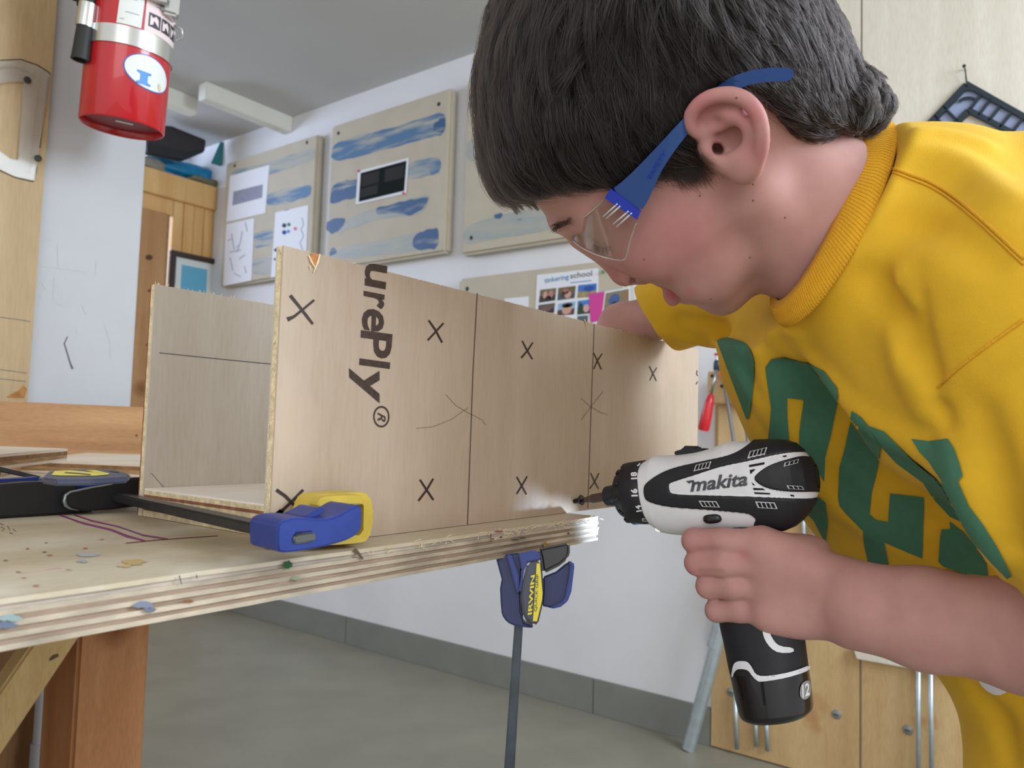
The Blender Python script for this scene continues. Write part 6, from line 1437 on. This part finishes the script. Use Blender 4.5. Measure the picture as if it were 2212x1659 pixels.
tt = np.linspace(0, 1, NSTEP)[None, :, None]
off = (roots - roots[own])[:, None]
sc = rg.uniform(0.75, 1.08, NS)
# strand = leader path (rescaled in length) + its own root offset, closing towards the tip
idx = np.clip(np.linspace(0, NSTEP - 1, NSTEP)[None] * sc[:, None], 0, NSTEP - 1); i0 = np.minimum(idx.astype(int), NSTEP - 2); fr_ = (idx - i0)[:, :, None]
LP = lpath[oi]; base = np.take_along_axis(LP, i0[:, :, None], 1) * (1 - fr_) + np.take_along_axis(LP, (i0 + 1)[:, :, None], 1) * fr_
wsc = np.interp(xr, [1450, 1620], [1, .4])[:, None, None]
wob = wsc * rg.normal(size=(NS, 1, 3)) * 0.0011 * np.sin(tt * 2.2) + wsc * rg.normal(size=(NS, 1, 3)) * 0.0006 * np.sin(tt * 5 + rg.uniform(0, 6, (NS, 1, 1)))
pth = base + off * (1 - 0.58 * tt ** 1.2) + wob
armpoly = smooth_poly(arm, 1)
def clear_of_arm(paths):
    q = paths.reshape(-1, 3); p2 = pxof(q); over = (poly_sd(p2, armpoly) < 3) & ((q - HC) @ HS > np.interp(p2[:, 0], *S_ARM) - .0012)
    return paths[~over.reshape(paths.shape[:2]).any(1)]
pth = clear_of_arm(pth)
ND = 2600; pick = rg.choice(NS, ND, replace=False)          # loose single hairs
loose = grow(roots[pick], rg.uniform(.02, .05, ND) * np.interp(xr[pick], [1500, 1750, 1850], [1, .5, .6]), rg.uniform(.002, .010, ND), rg.normal(size=(ND, 2)) * 0.35)
loose = clear_of_arm(loose[xr[pick] < 1640]); add_hair('loose_hairs', loose, rg.uniform(0.00006, 0.0001, len(loose)), M_hair, hair)
# fringe hanging free off the forehead
fr_px = [(1042, 330), (1050, 365), (1066, 388), (1090, 400), (1118, 402), (1140, 392), (1165, 378)]
fp = []
for i in range(2600):
    lk = rg.randint(0, 60); t = (lk + 0.5) / 60 + rg.normal() * 0.010; q = spline(fr_px, 61)[int(np.clip(t * 60, 0, 60))]
    s0 = rg.uniform(-0.004, 0.052) if True else 0
    rs_ = np.random.RandomState(1000 + lk); dl = np.array([0.36 + 0.22 * (lk / 60) + rs_.normal() * .15, .9]); ll = rs_.uniform(.012, .026) * (1.15 - .65 * lk / 60); tip = rs_.normal(size=2) * 5
    s0 = rs_.uniform(-.02, .035) + rg.normal() * .003
    p0 = np.array(q) + rg.normal(size=2) * (5, 4) - np.array(unit(dl)) * 20; line = []
    for u in np.linspace(0, 1, NSTEP):
        pp = p0 + (unit(dl) * (ll * FPX / .49 + 20)) * u + np.array([10, -3]) * u * u + tip * u - (p0 - (np.array(q) - unit(dl) * 20)) * u * .65
        line.append(hq(pp[0], pp[1], s0 * (1 - .25 * u)))
    fp.append(line)
fp = np.array(fp); add_hair('fringe', fp, rg.uniform(0.00008, 0.00013, len(fp)), M_hair, hair)
add_hair('hair_strands', pth, rg.uniform(0.00008, 0.00014, len(pth)), M_hair, hair)
# brow and lashes
def short_hairs(name, pts, n, ln_, dirs, rad, spread, m=M_hair):
    Pp = []; rr = np.random.RandomState(len(name))
    for i in range(n):
        t = rr.rand(); k = t * (len(pts) - 1); a = int(min(k, len(pts) - 2)); u = k - a
        p = np.array(pts[a]) * (1 - u) + np.array(pts[a + 1]) * u + rr.normal(size=2) * spread
        h_ = hit(body_bvh, p[0], p[1], 0.0002)
        if h_ is None: continue
        q = w2cam(h_); d = np.array(dirs[a]) * (1 - u) + np.array(dirs[a + 1]) * u; d = d + rr.normal(size=3) * 0.15; d = unit(HF * d[0] + HU * d[1] + HS * d[2])
        L_ = ln_ * rr.uniform(.6, 1.1); Pp.append([q + d * L_ * s - HU * L_ * .12 * s * s for s in (0, .35, .7, 1)])
    if Pp: add_hair(name, np.array(Pp), np.full(len(Pp), rad), m, boy)
short_hairs('eyebrow', [(1205, 488), (1212, 485), (1222, 481), (1236, 474)], 200, 0.007, [(.5, .2, .5), (.4, .3, .7), (.1, .3, .9), (0, .2, 1)], 0.00010, 3.0)
short_hairs('eyelash', [(1282, 527), (1294, 533), (1306, 534), (1318, 531)], 70, 0.0052, [(.9, -.4, .2), (.8, -.5, .3), (.7, -.6, .4), (.6, -.5, .6)], 0.00011, 0.8)
# sideburn wisps in front of the ear
rs = np.random.RandomState(9); sp = []
for i in range(500):
    t = rs.rand(); p = np.array([1440, 350]) * (1 - t) + np.array([1500, 340]) * t + rs.normal(size=2) * (14, 10); h_ = hit(body_bvh, p[0], p[1], 0.001)
    if h_ is None: continue
    q = w2cam(h_); dirp = np.array([.62, .80]) + rs.normal(size=2) * 0.16; L_ = rs.uniform(.008, .018); line = []
    for s in np.linspace(0, 1, 6):
        pp = p + dirp * (L_ / q[2] * FPX) * s; hh_ = hit(body_bvh, pp[0], pp[1], 0.0010 + .0006 * math.sin(s * 3)); line.append(w2cam(hh_) if hh_ is not None else q)
    sp.append(line)
add_hair('sideburn', np.array(sp), np.full(len(sp), 0.00011), M_hair, hair)

# --- safety glasses
M_gblue = bpy.data.materials.new('blue_temple'); M_gblue.use_nodes = True
_p = M_gblue.node_tree.nodes['Principled BSDF']; _p.inputs['Base Color'].default_value = srgb(58, 90, 152); _p.inputs['Roughness'].default_value = 0.22; _p.inputs['Transmission Weight'].default_value = 0.25; _p.inputs['IOR'].default_value = 1.3
M_gdark = mat('blue_joint', srgb(20, 50, 176), 0.25, coat=0.3)
M_lens = bpy.data.materials.new('clear_lens'); M_lens.use_nodes = True
def _lens():
    nt = M_lens.node_tree; N = nt.nodes; L = nt.links; N.remove(N['Principled BSDF'])
    t = N.new('ShaderNodeBsdfTransparent'); t.inputs[0].default_value = (0.95, 0.955, 0.95, 1); g = N.new('ShaderNodeBsdfGlossy'); g.inputs['Roughness'].default_value = 0.06
    f0 = N.new('ShaderNodeFresnel'); f0.inputs['IOR'].default_value = 1.45; f = N.new('ShaderNodeMath'); f.operation = 'MULTIPLY'; f.inputs[1].default_value = 0.45; L.new(f0.outputs[0], f.inputs[0]); m = N.new('ShaderNodeMixShader'); L.new(f.outputs[0], m.inputs[0]); L.new(t.outputs[0], m.inputs[1]); L.new(g.outputs[0], m.inputs[2]); L.new(m.outputs[0], N['Material Output'].inputs['Surface'])
_lens()
gl = empty('safety_glasses', cam2w(hq(1280, 500)), 'clear wraparound safety glasses with blue temple arms, worn by the boy', 'glasses')
def both(name, polys_px, sfun, th, m, label=None, step=12, rnd=1):
    P = smooth_poly(polys_px, rnd) if rnd else np.asarray(polys_px, float)
    for sg in (1, -1):
        def to(x, y):
            p = hq(x, y, sfun(x, y)); p = p if sg > 0 else p - 2 * HS * np.dot(p - HC, HS); return cam2w(p)
        b = fill_mesh([[tuple(p) for p in P]], to, step)
        r = bmesh.ops.extrude_face_region(b, geom=list(b.faces)); bmesh.ops.translate(b, verts=[v for v in r['geom'] if isinstance(v, bmesh.types.BMVert)], vec=Vector(AX @ (-HS * th * sg)))
        bmesh.ops.recalc_face_normals(b, faces=b.faces)
        ob = from_bm(name, b, m, gl, True, label); auto_smooth(ob, 0.8)
both('temple_arm', arm, s_arm, 0.0028, M_gblue, 'translucent blue temple arm')
both('joint', [(1306, 428), (1319, 407), (1384, 457), (1376, 475)], lambda x, y: s_arm(x, y) + 0.0012, 0.0046, M_gdark, 'deep blue joint', rnd=0)
def s_lens(x, y):
    w = ((1345 - x) * 0.80 + (y - 440) * 0.25) / 112.0; w = min(1.0, max(0.0, w)); return 0.0735 * math.sqrt(max(0.0, 1 - w ** 2.4)) * 0.93 + 0.004
lens = [(1308, 428), (1290, 446), (1262, 470), (1236, 488), (1222, 497), (1226, 508), (1243, 526), (1265, 540), (1295, 553), (1325, 561), (1349, 563), (1354, 552), (1360, 525), (1368, 500), (1376, 474)]
both('lens', lens, s_lens, 0.0016, M_lens, 'clear lens', step=7)
M_rim = mat('lens_edge', srgb(190, 186, 188), 0.15, trans=0.6, spec=0.6)
lr = smooth_poly(lens, 1); lr = lr[[i for i in range(len(lr)) if not (lr[i][0] > 1306 and lr[i][1] < 476)]]
for sg in (1, -1):
    P_ = [hq(x, y, s_lens(x, y)) for x, y in lr]; P_ = [cam2w(p if sg > 0 else p - 2 * HS * np.dot(p - HC, HS)) for p in P_]
    tube('lens_rim', P_, 0.00042, M_rim, gl, 6)
for a, c in (((1334, 440), (1303, 468)), ((1340, 445), (1310, 472)), ((1358, 456), (1325, 484)), ((1365, 460), (1332, 490))):
    tube('rivet_line', [cam2w(hq(*a, s_arm(*a) + .0012)), cam2w(hq(*c, s_lens(*c) + .0008))], 0.0005, mat('clear_rib', srgb(214, 220, 226), 0.15), gl, 6)
quad_text('lettering', 'SAFETY', cam2w(hq(1405, 388, s_arm(1405, 0) + .0004)), cam2w(hq(1440, 330, s_arm(1440, 0) + .0004)), cam2w(hq(1398, 382, s_arm(1398, 0) + .0004)), M_gdark, gl)

# ================================================================== cordless driver
M_dwhite = mat('driver_white', srgb(232, 235, 240), 0.42, var=0.05, vscale=60, bump=0.03, bscale=600)
M_dblack = mat('driver_black', srgb(32, 34, 40), 0.55, var=0.08, vscale=80, bump=0.12, bscale=900)
M_dgloss = mat('battery_black', srgb(26, 27, 30), 0.28, coat=0.2)
M_dgrey = mat('worn_logo', srgb(84, 86, 92), 0.5, var=0.5, vscale=260); M_dvent = mat('vent_rim', srgb(196, 198, 202), 0.5); M_dhole = mat('vent_hole', srgb(12, 12, 14), 0.8)
M_mark_w = mat('scale_white', srgb(236, 236, 238), 0.5); M_chuck = mat('chuck_steel', srgb(52, 58, 66), 0.35, 0.4); M_bit = mat('bit_steel', srgb(112, 96, 90), 0.35, 0.75)
Dt = onY(1240, 1083, PF) ; Dr = at(1768, 1030, 0.522)
da = unit(Dt - Dr); LD = np.linalg.norm(Dt - Dr)
dvv = ray(1560, 1050); ds = -unit(dvv - np.dot(dvv, da) * da); dg = np.cross(da, ds)
if dg[2] > 0: dg = -dg                                      # towards the battery
def dz(zx, zy): return (1300 + zx / 4.424, 930 + zy / 4.424)
def dm(px, py, off=0.0):                                    # (along axis from the butt, down) on the middle plane
    p = onplane(px, py, Dr + ds * off, ds) - Dr; return np.dot(p, da), np.dot(p, dg)
def dp(t, v, s=0.0): return Dr + da * t + dg * v + ds * s
drill = empty('cordless_driver', dp(*dm(1640, 1300)), 'white and black cordless driver in the boy\'s hand, its bit on a screw', 'drill')
# --- body: loft along the axis between the top and bottom outlines
top_z = [(430, 285), (520, 232), (700, 224), (900, 198), (1050, 165), (1150, 122), (1210, 97), (1300, 92), (1450, 94), (1600, 90), (1750, 95), (1850, 122), (1930, 188), (2000, 262), (2050, 345), (2076, 440), (2080, 520)]
bot_z = [(490, 882), (520, 930), (600, 985), (680, 1000), (800, 1010), (1000, 1010), (1300, 1000), (1600, 975), (1750, 948), (1850, 905), (1920, 850), (1990, 770), (2040, 690), (2066, 620), (2080, 520)]
T_ = np.array([dm(*dz(*p)) for p in top_z]); B_ = np.array([dm(*dz(*p)) for p in bot_z])
def prof(A):
    o = np.argsort(A[:, 0]); return A[o]
T_, B_ = prof(T_), prof(B_)
tf = min(T_[:, 0].max(), B_[:, 0].max()); tb = max(T_[0, 0], B_[0, 0]) + 0.0004
ts = tb + (tf - tb) * (1 - np.cos(np.linspace(0, math.pi / 2, 230)) ** 1.0) ** 1.0
ts = np.sort(np.concatenate([tb + (tf - tb) * np.concatenate([np.linspace(0, .03, 24)[:-1] ** 1.0, np.linspace(.03, 1, 260)])]))
seg = 220; rings = []
wid = lambda t: float(np.interp((t - tb) / (tf - tb), [0, .04, .10, .2, .35, .6, .85, 1.0], [.006, .0145, .020, .0245, .0270, .0268, .0252, .0238]))
for t in ts:
    a, c = np.interp(t, T_[:, 0], T_[:, 1]), np.interp(t, B_[:, 0], B_[:, 1]); mid = -0.0005 * 0 + (a * .56 + c * .44); w = wid(t)
    rr_ = []
    for k in range(seg):
        an = 2 * math.pi * k / seg; cs, sn = math.cos(an), math.sin(an); h_ = (c - mid) if sn > 0 else (mid - a)
        rr_.append(dp(t, mid + h_ * np.sign(sn) * abs(sn) ** 0.94, w * np.sign(cs) * abs(cs) ** 0.90))
    rings.append(rr_)
VD = np.array(rings).reshape(-1, 3); n_ = len(ts)
ii, kk = np.meshgrid(np.arange(n_ - 1), np.arange(seg), indexing='ij'); k2_ = (kk + 1) % seg
QD = np.stack([ii * seg + kk, ii * seg + k2_, (ii + 1) * seg + k2_, (ii + 1) * seg + kk], -1).reshape(-1, 4)
front_w = [(300, 150), (430, 150), (1200, 0), (1480, 40), (1440, 98), (1330, 182), (1200, 240), (900, 302), (680, 352), (540, 412), (440, 482), (392, 535), (400, 640), (436, 684), (600, 730), (800, 748), (1000, 760), (1200, 778), (1390, 795), (1440, 822), (1475, 855), (1452, 892), (1420, 1100), (300, 1100)]
side_w = [(640, 512), (660, 496), (900, 420), (1150, 338), (1400, 290), (1700, 216), (1930, 192), (2100, 230), (2100, 270), (1950, 240), (1880, 244), (1720, 285), (1600, 328), (1510, 385), (1440, 455), (1505, 520), (1600, 560), (1720, 582), (1900, 592), (2100, 585), (2100, 640), (1980, 655), (1820, 650), (1400, 632), (1000, 620), (660, 612), (642, 560)]
fw_, sw_ = smooth_poly(front_w, 2), smooth_poly(side_w, 2)
def shell_sd(Z): return np.minimum(poly_sd(Z, fw_), poly_sd(Z, sw_))
def side_z(P):
    s_ = np.minimum((P - Dr) @ ds, 0); q = pxof(w2cam(P - 2 * s_[:, None] * ds)); return np.stack([(q[:, 0] - 1300) * 4.424, (q[:, 1] - 930) * 4.424], 1)
# snap the grid to the colour border so the seam is clean
vz = side_z(VD); vs_ = shell_sd(vz); gx_ = (shell_sd(vz + [1.0, 0]) - shell_sd(vz - [1.0, 0])) / 2; gy_ = (shell_sd(vz + [0, 1.0]) - shell_sd(vz - [0, 1.0])) / 2
cax = Dr + np.outer((VD - Dr) @ da, da); rad_ = VD - cax; rl = np.maximum(np.linalg.norm(rad_, axis=1, keepdims=True), 1e-6)
VD2 = VD + rad_ / rl * (0.0007 * np.clip(vs_ / 8, -1, 1) - 0.0006 * np.exp(-(vs_ / 5) ** 2))[:, None]
# split the skin exactly along the colour border
TD = np.concatenate([QD[:, [0, 1, 2]], QD[:, [0, 2, 3]]]); neg = vs_ < 0; cntn = neg[TD].sum(1)
def sub_mesh(name, inside, m, label):
    full = TD[(cntn == 3) if inside else (cntn == 0)]; P = [p for p in VD2]; extra = []; cache = {}
    def cut(i, j):
        k = (min(i, j), max(i, j))
        if k not in cache:
            t = vs_[k[0]] / (vs_[k[0]] - vs_[k[1]]); P.append(VD2[k[0]] * (1 - t) + VD2[k[1]] * t); cache[k] = len(P) - 1
        return cache[k]
    for tri in TD[(cntn == 1) | (cntn == 2)]:
        s_ = [bool(neg[v]) for v in tri]; lone = [i for i in range(3) if s_.count(s_[i]) == 1][0]
        a_, b_, c_ = tri[lone], tri[(lone + 1) % 3], tri[(lone + 2) % 3]; p_, q_ = cut(a_, b_), cut(a_, c_)
        if s_[lone] == inside: extra.append((a_, p_, q_))
        else: extra += [(p_, b_, c_), (p_, c_, q_)]
    F_ = np.concatenate([full, np.array(extra, int)]); P = np.array(P); u, inv = np.unique(F_, return_inverse=True)
    return mesh_from(name, w2cam(P[u]), inv.reshape(F_.shape), m, drill, label)
sub_mesh('body_shell', True, M_dwhite, 'white plastic shell'); sub_mesh('rubber_grip', False, M_dblack, 'black rubber overmould')
b = bmesh.new(); b.faces.new([b.verts.new(p) for p in rings[0]]); from_bm('rear_cap', b, M_dblack, drill)
# closing disc behind the torque ring
b = bmesh.new(); b.faces.new([b.verts.new(p) for p in rings[-1]]); from_bm('front_plate', b, M_dblack, drill)
drill_bvh = BVHTree.FromPolygons([Vector(p) for p in VD2], QD.tolist())
# --- torque ring, sleeve, bit, screw
fr = np.array(rings[-1]); fc = fr.mean(0); 
tR = np.dot(fc - Dr, da); vR = np.dot(fc - Dr, dg); oR = dp(0, vR) * 0 + Dr + dg * vR
rc = 0.0236
tF = dm(*dz(165, 590))[0]; tB = dm(*dz(278, 590))[0] - tR
lathe('torque_ring', oR + da * (tR - .0005), da, [(0, 0.015), (0, rc + .0002), (0.001, rc + .0008), (tB - .001, rc + .0006), (tB, rc - .0002), (tF - tR - .007, rc - .0030), (tF - tR - .002, rc - .0065), (tF - tR, rc - .0105), (tF - tR, 0.008)], M_dblack, drill, 64)
for k in range(12):
    an = 2 * math.pi * k / 12 + 0.13; q = ds * math.cos(an) + dg * math.sin(an)
    p0_ = oR + da * (tR + tB) + q * (rc - 0.0008); p1_ = oR + da * (tF - .006) + q * (rc - .0036)
    tube('grip_rib', [p0_, (p0_ + p1_) / 2 + q * .0006, p1_], 0.0014, M_dblack, drill, 6)
tS = dm(*dz(40, 625))[0]
lathe('chuck_sleeve', oR + da * (tF - .004), da, [(0, 0.0085), (0, 0.0092), (0.003, 0.0092), (0.0035, 0.0084), (tS - tF - .002, 0.0082), (tS - tF + .003, 0.0078), (tS - tF + .004, 0.0070), (tS - tF + .004, 0.004), (tS - tF - .002, 0.004)], M_chuck, drill, 32)
tip = Dt; tD = LD
obit = oR
bs_, be_ = tS - .004, np.dot(Dt - Dr, da) - 0.0065
# the bit runs from the sleeve to the screw head
pb0 = oR + da * (tS - .002); pb1 = Dt - da * 0.0075; bdir = unit(pb1 - pb0); LB = np.linalg.norm(pb1 - pb0)
ob = from_bm('driver_bit', lathe_bm(pb0, bdir, [(0, 0.0036), (LB * .62, 0.0036), (LB * .70, 0.0026), (LB * .88, 0.0022), (LB * 1.0, 0.0008)], 6), M_bit, drill)
scr = empty('black_screw', Dt, 'black screw on the driver bit, starting into the marked panel', 'screw')
lathe('screw_head', Dt - bdir * 0.0078, bdir, [(0, 0.0022), (0, 0.0040), (0.0008, 0.0043), (0.0036, 0.0022), (0.0076, 0.0018), (0.0076, 0)], mat('black_screw', srgb(36, 36, 40), 0.35, 0.6), scr, 24)
lathe('shank', Dt - bdir * 0.0005, bdir, [(0, 0.0017), (0.006, 0.0012), (0.010, 0.0003)], mat('black_screw2', srgb(44, 44, 48), 0.35, 0.6), scr, 16)
# --- print, vents and buttons laid on the body
def ink_d(name, polys, m, lift, parent=drill, step=14, rnd=0, label=None): return ink_on(name, drill_bvh, [[dz(*p) for p in pg] for pg in polys], m, parent, lift, step / 4.424, rnd, label)
def vent(cx_, cy_, w, h, sk, n, slope):
    """slanted grid of openings: light rim, dark slots"""
    def q(u, v): return (cx_ + u * w / 2 - v * sk, cy_ + v * h / 2 - u * slope)
    rim = ink_d('vent_rim', [[q(-1, -1), q(1, -1), q(1, 1), q(-1, 1)]], M_dvent, 0.0007)
    for i in range(n):
        a, c = -0.90 + 1.8 * i / n + .10, -0.90 + 1.8 * (i + 1) / n - .04
        ink_d('vent_slot', [[q(a, -.72), q(c, -.72), q(c, .72), q(a, .72)]], M_dhole, 0.0011, rim)
vent(966, 346, 150, 62, 12, 4, 17); vent(1488, 218, 168, 66, 12, 4, 19); vent(1030, 700, 170, 58, -18, 4, -3); vent(1572, 710, 186, 62, -14, 4, -5); vent(1808, 312, 132, 38, 6, 3, 17); vent(1846, 544, 146, 34, -10, 3, -4)
for pg in ([(1408, 332), (1555, 305), (1556, 325), (1410, 352)], [(1416, 378), (1470, 368), (1458, 384), (1440, 398), (1430, 414), (1420, 412)], [(1432, 492), (1448, 506), (1468, 522), (1446, 522)], [(1446, 548), (1540, 552), (1564, 568), (1452, 568)], [(1456, 588), (1606, 596), (1612, 610), (1462, 604)], [(1728, 246), (1764, 240), (1768, 252), (1736, 258)], [(1796, 610), (1834, 614), (1838, 630), (1806, 626)]):
    ink_d('side_slot', [pg], M_dhole, 0.0006)
def text_d(name, txt, bl, br, tl, m, lift=0.0007, parent=drill, **kw):
    def to(x, y, bb):
        u = (x - bb[0]) / (bb[1] - bb[0]); v = (y - bb[2]) / (bb[3] - bb[2])
        zx, zy = bl[0] + (br[0] - bl[0]) * u + (tl[0] - bl[0]) * v, bl[1] + (br[1] - bl[1]) * u + (tl[1] - bl[1]) * v
        h_ = hit(drill_bvh, *dz(zx, zy), lift); return h_ if h_ is not None else dp(0.05, 0)
    return from_bm(name, text_bm(txt, to, sub=1, **kw), m, parent)
text_d('lettering', 'makita', (846, 592), (1392, 524), (836, 468), M_dgrey, shear=0.18, bold=0.02, label=None) if False else text_d('lettering', 'makita', (850, 588), (1396, 526), (846, 456), M_dgrey, shear=0.22, bold=0.025)
ink_d('logo_bar', [[(808, 484), (880, 474), (888, 492), (846, 500), (840, 510)]], M_dgrey, 0.0007)
# torque numbers on the ring
ring_bvh = BVHTree.FromPolygons([v.co for v in bpy.data.objects['torque_ring'].data.vertices], [list(p.vertices) for p in bpy.data.objects['torque_ring'].data.polygons])
def text_r(txt, bl, br, tl):
    def to(x, y, bb):
        u = (x - bb[0]) / (bb[1] - bb[0]); v = (y - bb[2]) / (bb[3] - bb[2])
        zx, zy = bl[0] + (br[0] - bl[0]) * u + (tl[0] - bl[0]) * v, bl[1] + (br[1] - bl[1]) * u + (tl[1] - bl[1]) * v
        h_ = hit(ring_bvh, *dz(zx, zy), 0.0005); return h_ if h_ is not None else oR + da * tR
    return from_bm('scale_number', text_bm(txt, to, bold=0.04, sub=2), M_mark_w, bpy.data.objects['torque_ring'])
text_r('18', (340, 466), (336, 398), (282, 470)); text_r('16', (344, 628), (338, 556), (284, 630)); text_r('14', (380, 768), (370, 708), (332, 776)); text_r('12', (432, 866), (432, 836), (384, 860))
ink_on('scale_tick', ring_bvh, [[dz(*p) for p in ((336, 338), (364, 312), (370, 324), (346, 346))]], M_mark_w, bpy.data.objects['torque_ring'], 0.0003, 3, 0)
# speed switch on top, reversing button on the side
hs = [dm(*dz(*p)) for p in ((715, 210), (740, 195), (800, 178), (806, 156), (832, 146), (906, 148), (914, 166), (1004, 172), (990, 205), (900, 240), (740, 240))]
prism('speed_switch', [dp(t, v, 0.007) for t, v in hs], -ds * 0.014, M_dblack, drill, 0.0008)
bt = hit(drill_bvh, *dz(1057, 842), 0.0); 
b = bmesh.new(); bmesh.ops.create_icosphere(b, subdivisions=4, radius=1)
for v in b.verts:
    p = np.array(v.co); p = np.sign(p) * np.abs(p) ** np.array([0.7, 0.8, 0.8]); v.co = Vector(bt + da * p[0] * 0.0066 + dg * p[1] * 0.0034 + ds * p[2] * 0.0032)
from_bm('direction_button', b, M_dgloss, drill, True)
# headlamp under the nose
lp_ = oR + da * (tR - 0.004) + dg * 0.0275
lathe('headlamp', lp_, unit(da + dg * -.1), [(-.006, 0.003), (0.0, 0.0032), (0.003, 0.0024), (0.0036, 0)], mat('lamp_lens', (1, 1, 1, 1), 0.2, emit=(0.75, 0.85, 1, 1), estr=6), drill, 16)
ld = bpy.data.lights.new('headlamp_light', 'SPOT'); ld.energy = 0.42; ld.color = (0.50, 0.70, 1.0); ld.spot_size = math.radians(60); ld.spot_blend = 1.0; ld.shadow_soft_size = 0.002
lo_ = bpy.data.objects.new('headlamp_light', ld); C.objects.link(lo_); lo_.location = Vector(lp_ + da * 0.006 + dg * 0.002)
lo_.rotation_euler = (Vector(onZ(1212, 1112, TOP) - (lp_ + da * 0.006))).to_track_quat('-Z', 'Y').to_euler(); lo_.parent = drill; lo_.matrix_parent_inverse = Matrix.Translation(drill.location).inverted()
# --- handle and battery: lofted round sections between the outlines
def h8(zx, zy): return (1180 + zx / 2.3706, 900 + zy / 2.3706)
Lh_ = [dm(*h8(*p)) for p in ((815, 560), (835, 640), (862, 760), (880, 900), (892, 1050), (915, 1150), (938, 1260), (948, 1300))]
Rh_ = [dm(*h8(*p)) for p in ((1180, 520), (1210, 640), (1240, 760), (1270, 900), (1300, 1010), (1318, 1120), (1330, 1220), (1338, 1290))]
def loft(name, Ls, Rs, w0, w1, m, n=26, seg=48, ends=None, label=None, pw=0.9):
    A, Bq = spline(Ls, n), spline(Rs, n); b = bmesh.new(); R = []
    for i in range(n):
        u = i / (n - 1); c_ = (A[i] + Bq[i]) / 2; h_ = (A[i] - Bq[i]) / 2; w = np.interp(u, np.linspace(0, 1, len(w0)), w0) if hasattr(w0, '__len__') else w0 + (w1 - w0) * u
        R.append([b.verts.new(dp(*(c_ + h_ * np.sign(math.cos(a)) * abs(math.cos(a)) ** pw), w * np.sign(math.sin(a)) * abs(math.sin(a)) ** pw) + 0) for a in [2 * math.pi * k / seg for k in range(seg)]])
    for i in range(n - 1):
        for k in range(seg): b.faces.new([R[i][k], R[i][(k + 1) % seg], R[i + 1][(k + 1) % seg], R[i + 1][k]])
    b.faces.new(R[0]); b.faces.new(list(reversed(R[-1]))); bmesh.ops.recalc_face_normals(b, faces=b.faces)
    return auto_smooth(from_bm(name, b, m, drill, True, label), 0.9)
hw = [0.0150, 0.0158, 0.0165, 0.0170, 0.0180, 0.0195, 0.0215, 0.0225]
loft('handle', Lh_, Rh_, hw, 0, M_dblack)
Lb = [dm(*h8(*p)) for p in ((948, 1296), (962, 1360), (985, 1460), (998, 1508), (1012, 1530), (1040, 1543))]
Rb = [dm(*h8(*p)) for p in ((1338, 1286), (1348, 1360), (1358, 1450), (1361, 1490), (1356, 1508), (1340, 1524))]
bat = loft('battery', Lb, Rb, [0.0226, 0.0232, 0.0238, 0.0240, 0.0232, 0.0215], 0, M_dgloss, label='glossy black battery')
trg = [dm(*h8(*p)) for p in ((800, 585), (770, 610), (760, 650), (775, 690), (815, 700), (860, 690), (860, 590))]
prism('trigger', [dp(t, v, 0.0065) for t, v in trg], -ds * 0.013, M_dblack, drill, 0.002, 3)
hb = [o for o in drill.children if o.name.split('.')[0] in ('handle', 'battery')]
vv, ff = [], []
for o in hb:
    k = len(vv); vv += [v.co.copy() for v in o.data.vertices]; ff += [[i + k for i in p.vertices] for p in o.data.polygons]
h_bvh = BVHTree.FromPolygons(vv, ff)
def ink_h(name, polys, m, lift, rnd=1, parent=drill): return ink_on(name, h_bvh, [[h8(*p) for p in pg] for pg in polys], m, parent, lift, 6, rnd)
ink_h('battery_seam', [[(955, 1330), (962, 1276), (974, 1256), (1000, 1250), (1036, 1254), (1056, 1282), (1074, 1318), (1108, 1330), (1200, 1318), (1280, 1296), (1342, 1270), (1342, 1296), (1270, 1324), (1190, 1344), (1100, 1357), (1084, 1352), (1060, 1330), (1040, 1300), (1016, 1292), (984, 1292), (968, 1310), (962, 1334)]], M_dwhite, 0.0012)
ink_h('white_hook', [[(1108, 1080), (1140, 1080), (1146, 1110), (1166, 1150), (1196, 1176), (1262, 1182), (1264, 1208), (1190, 1210), (1150, 1186), (1122, 1146), (1110, 1110)]], M_dwhite, 0.0009)
ink_h('latch_groove', [[(1098, 1360), (1110, 1360), (1124, 1476), (1112, 1480)], [(970, 1330), (980, 1330), (1010, 1440), (1002, 1440)]], M_dhole, 0.0004, 0)
tg = ink_h('battery_label', [[(1300, 1372), (1322, 1352), (1346, 1350), (1352, 1420), (1330, 1448), (1306, 1446), (1294, 1424)]], mat('label_silver', srgb(150, 152, 156), 0.4), 0.0006)
def text_h(txt, bl, br, tl, m):
    def to(x, y, bb):
        u = (x - bb[0]) / (bb[1] - bb[0]); v = (y - bb[2]) / (bb[3] - bb[2])
        h_ = hit(h_bvh, *h8(bl[0] + (br[0] - bl[0]) * u + (tl[0] - bl[0]) * v, bl[1] + (br[1] - bl[1]) * u + (tl[1] - bl[1]) * v), 0.0009); return h_ if h_ is not None else dp(*dm(*h8(1300, 1400)), 0.01)
    return from_bm('lettering', text_bm(txt, to, bold=0.03, sub=1), m, tg)
text_h('12', (1306, 1438), (1342, 1424), (1304, 1372), M_mark_w)
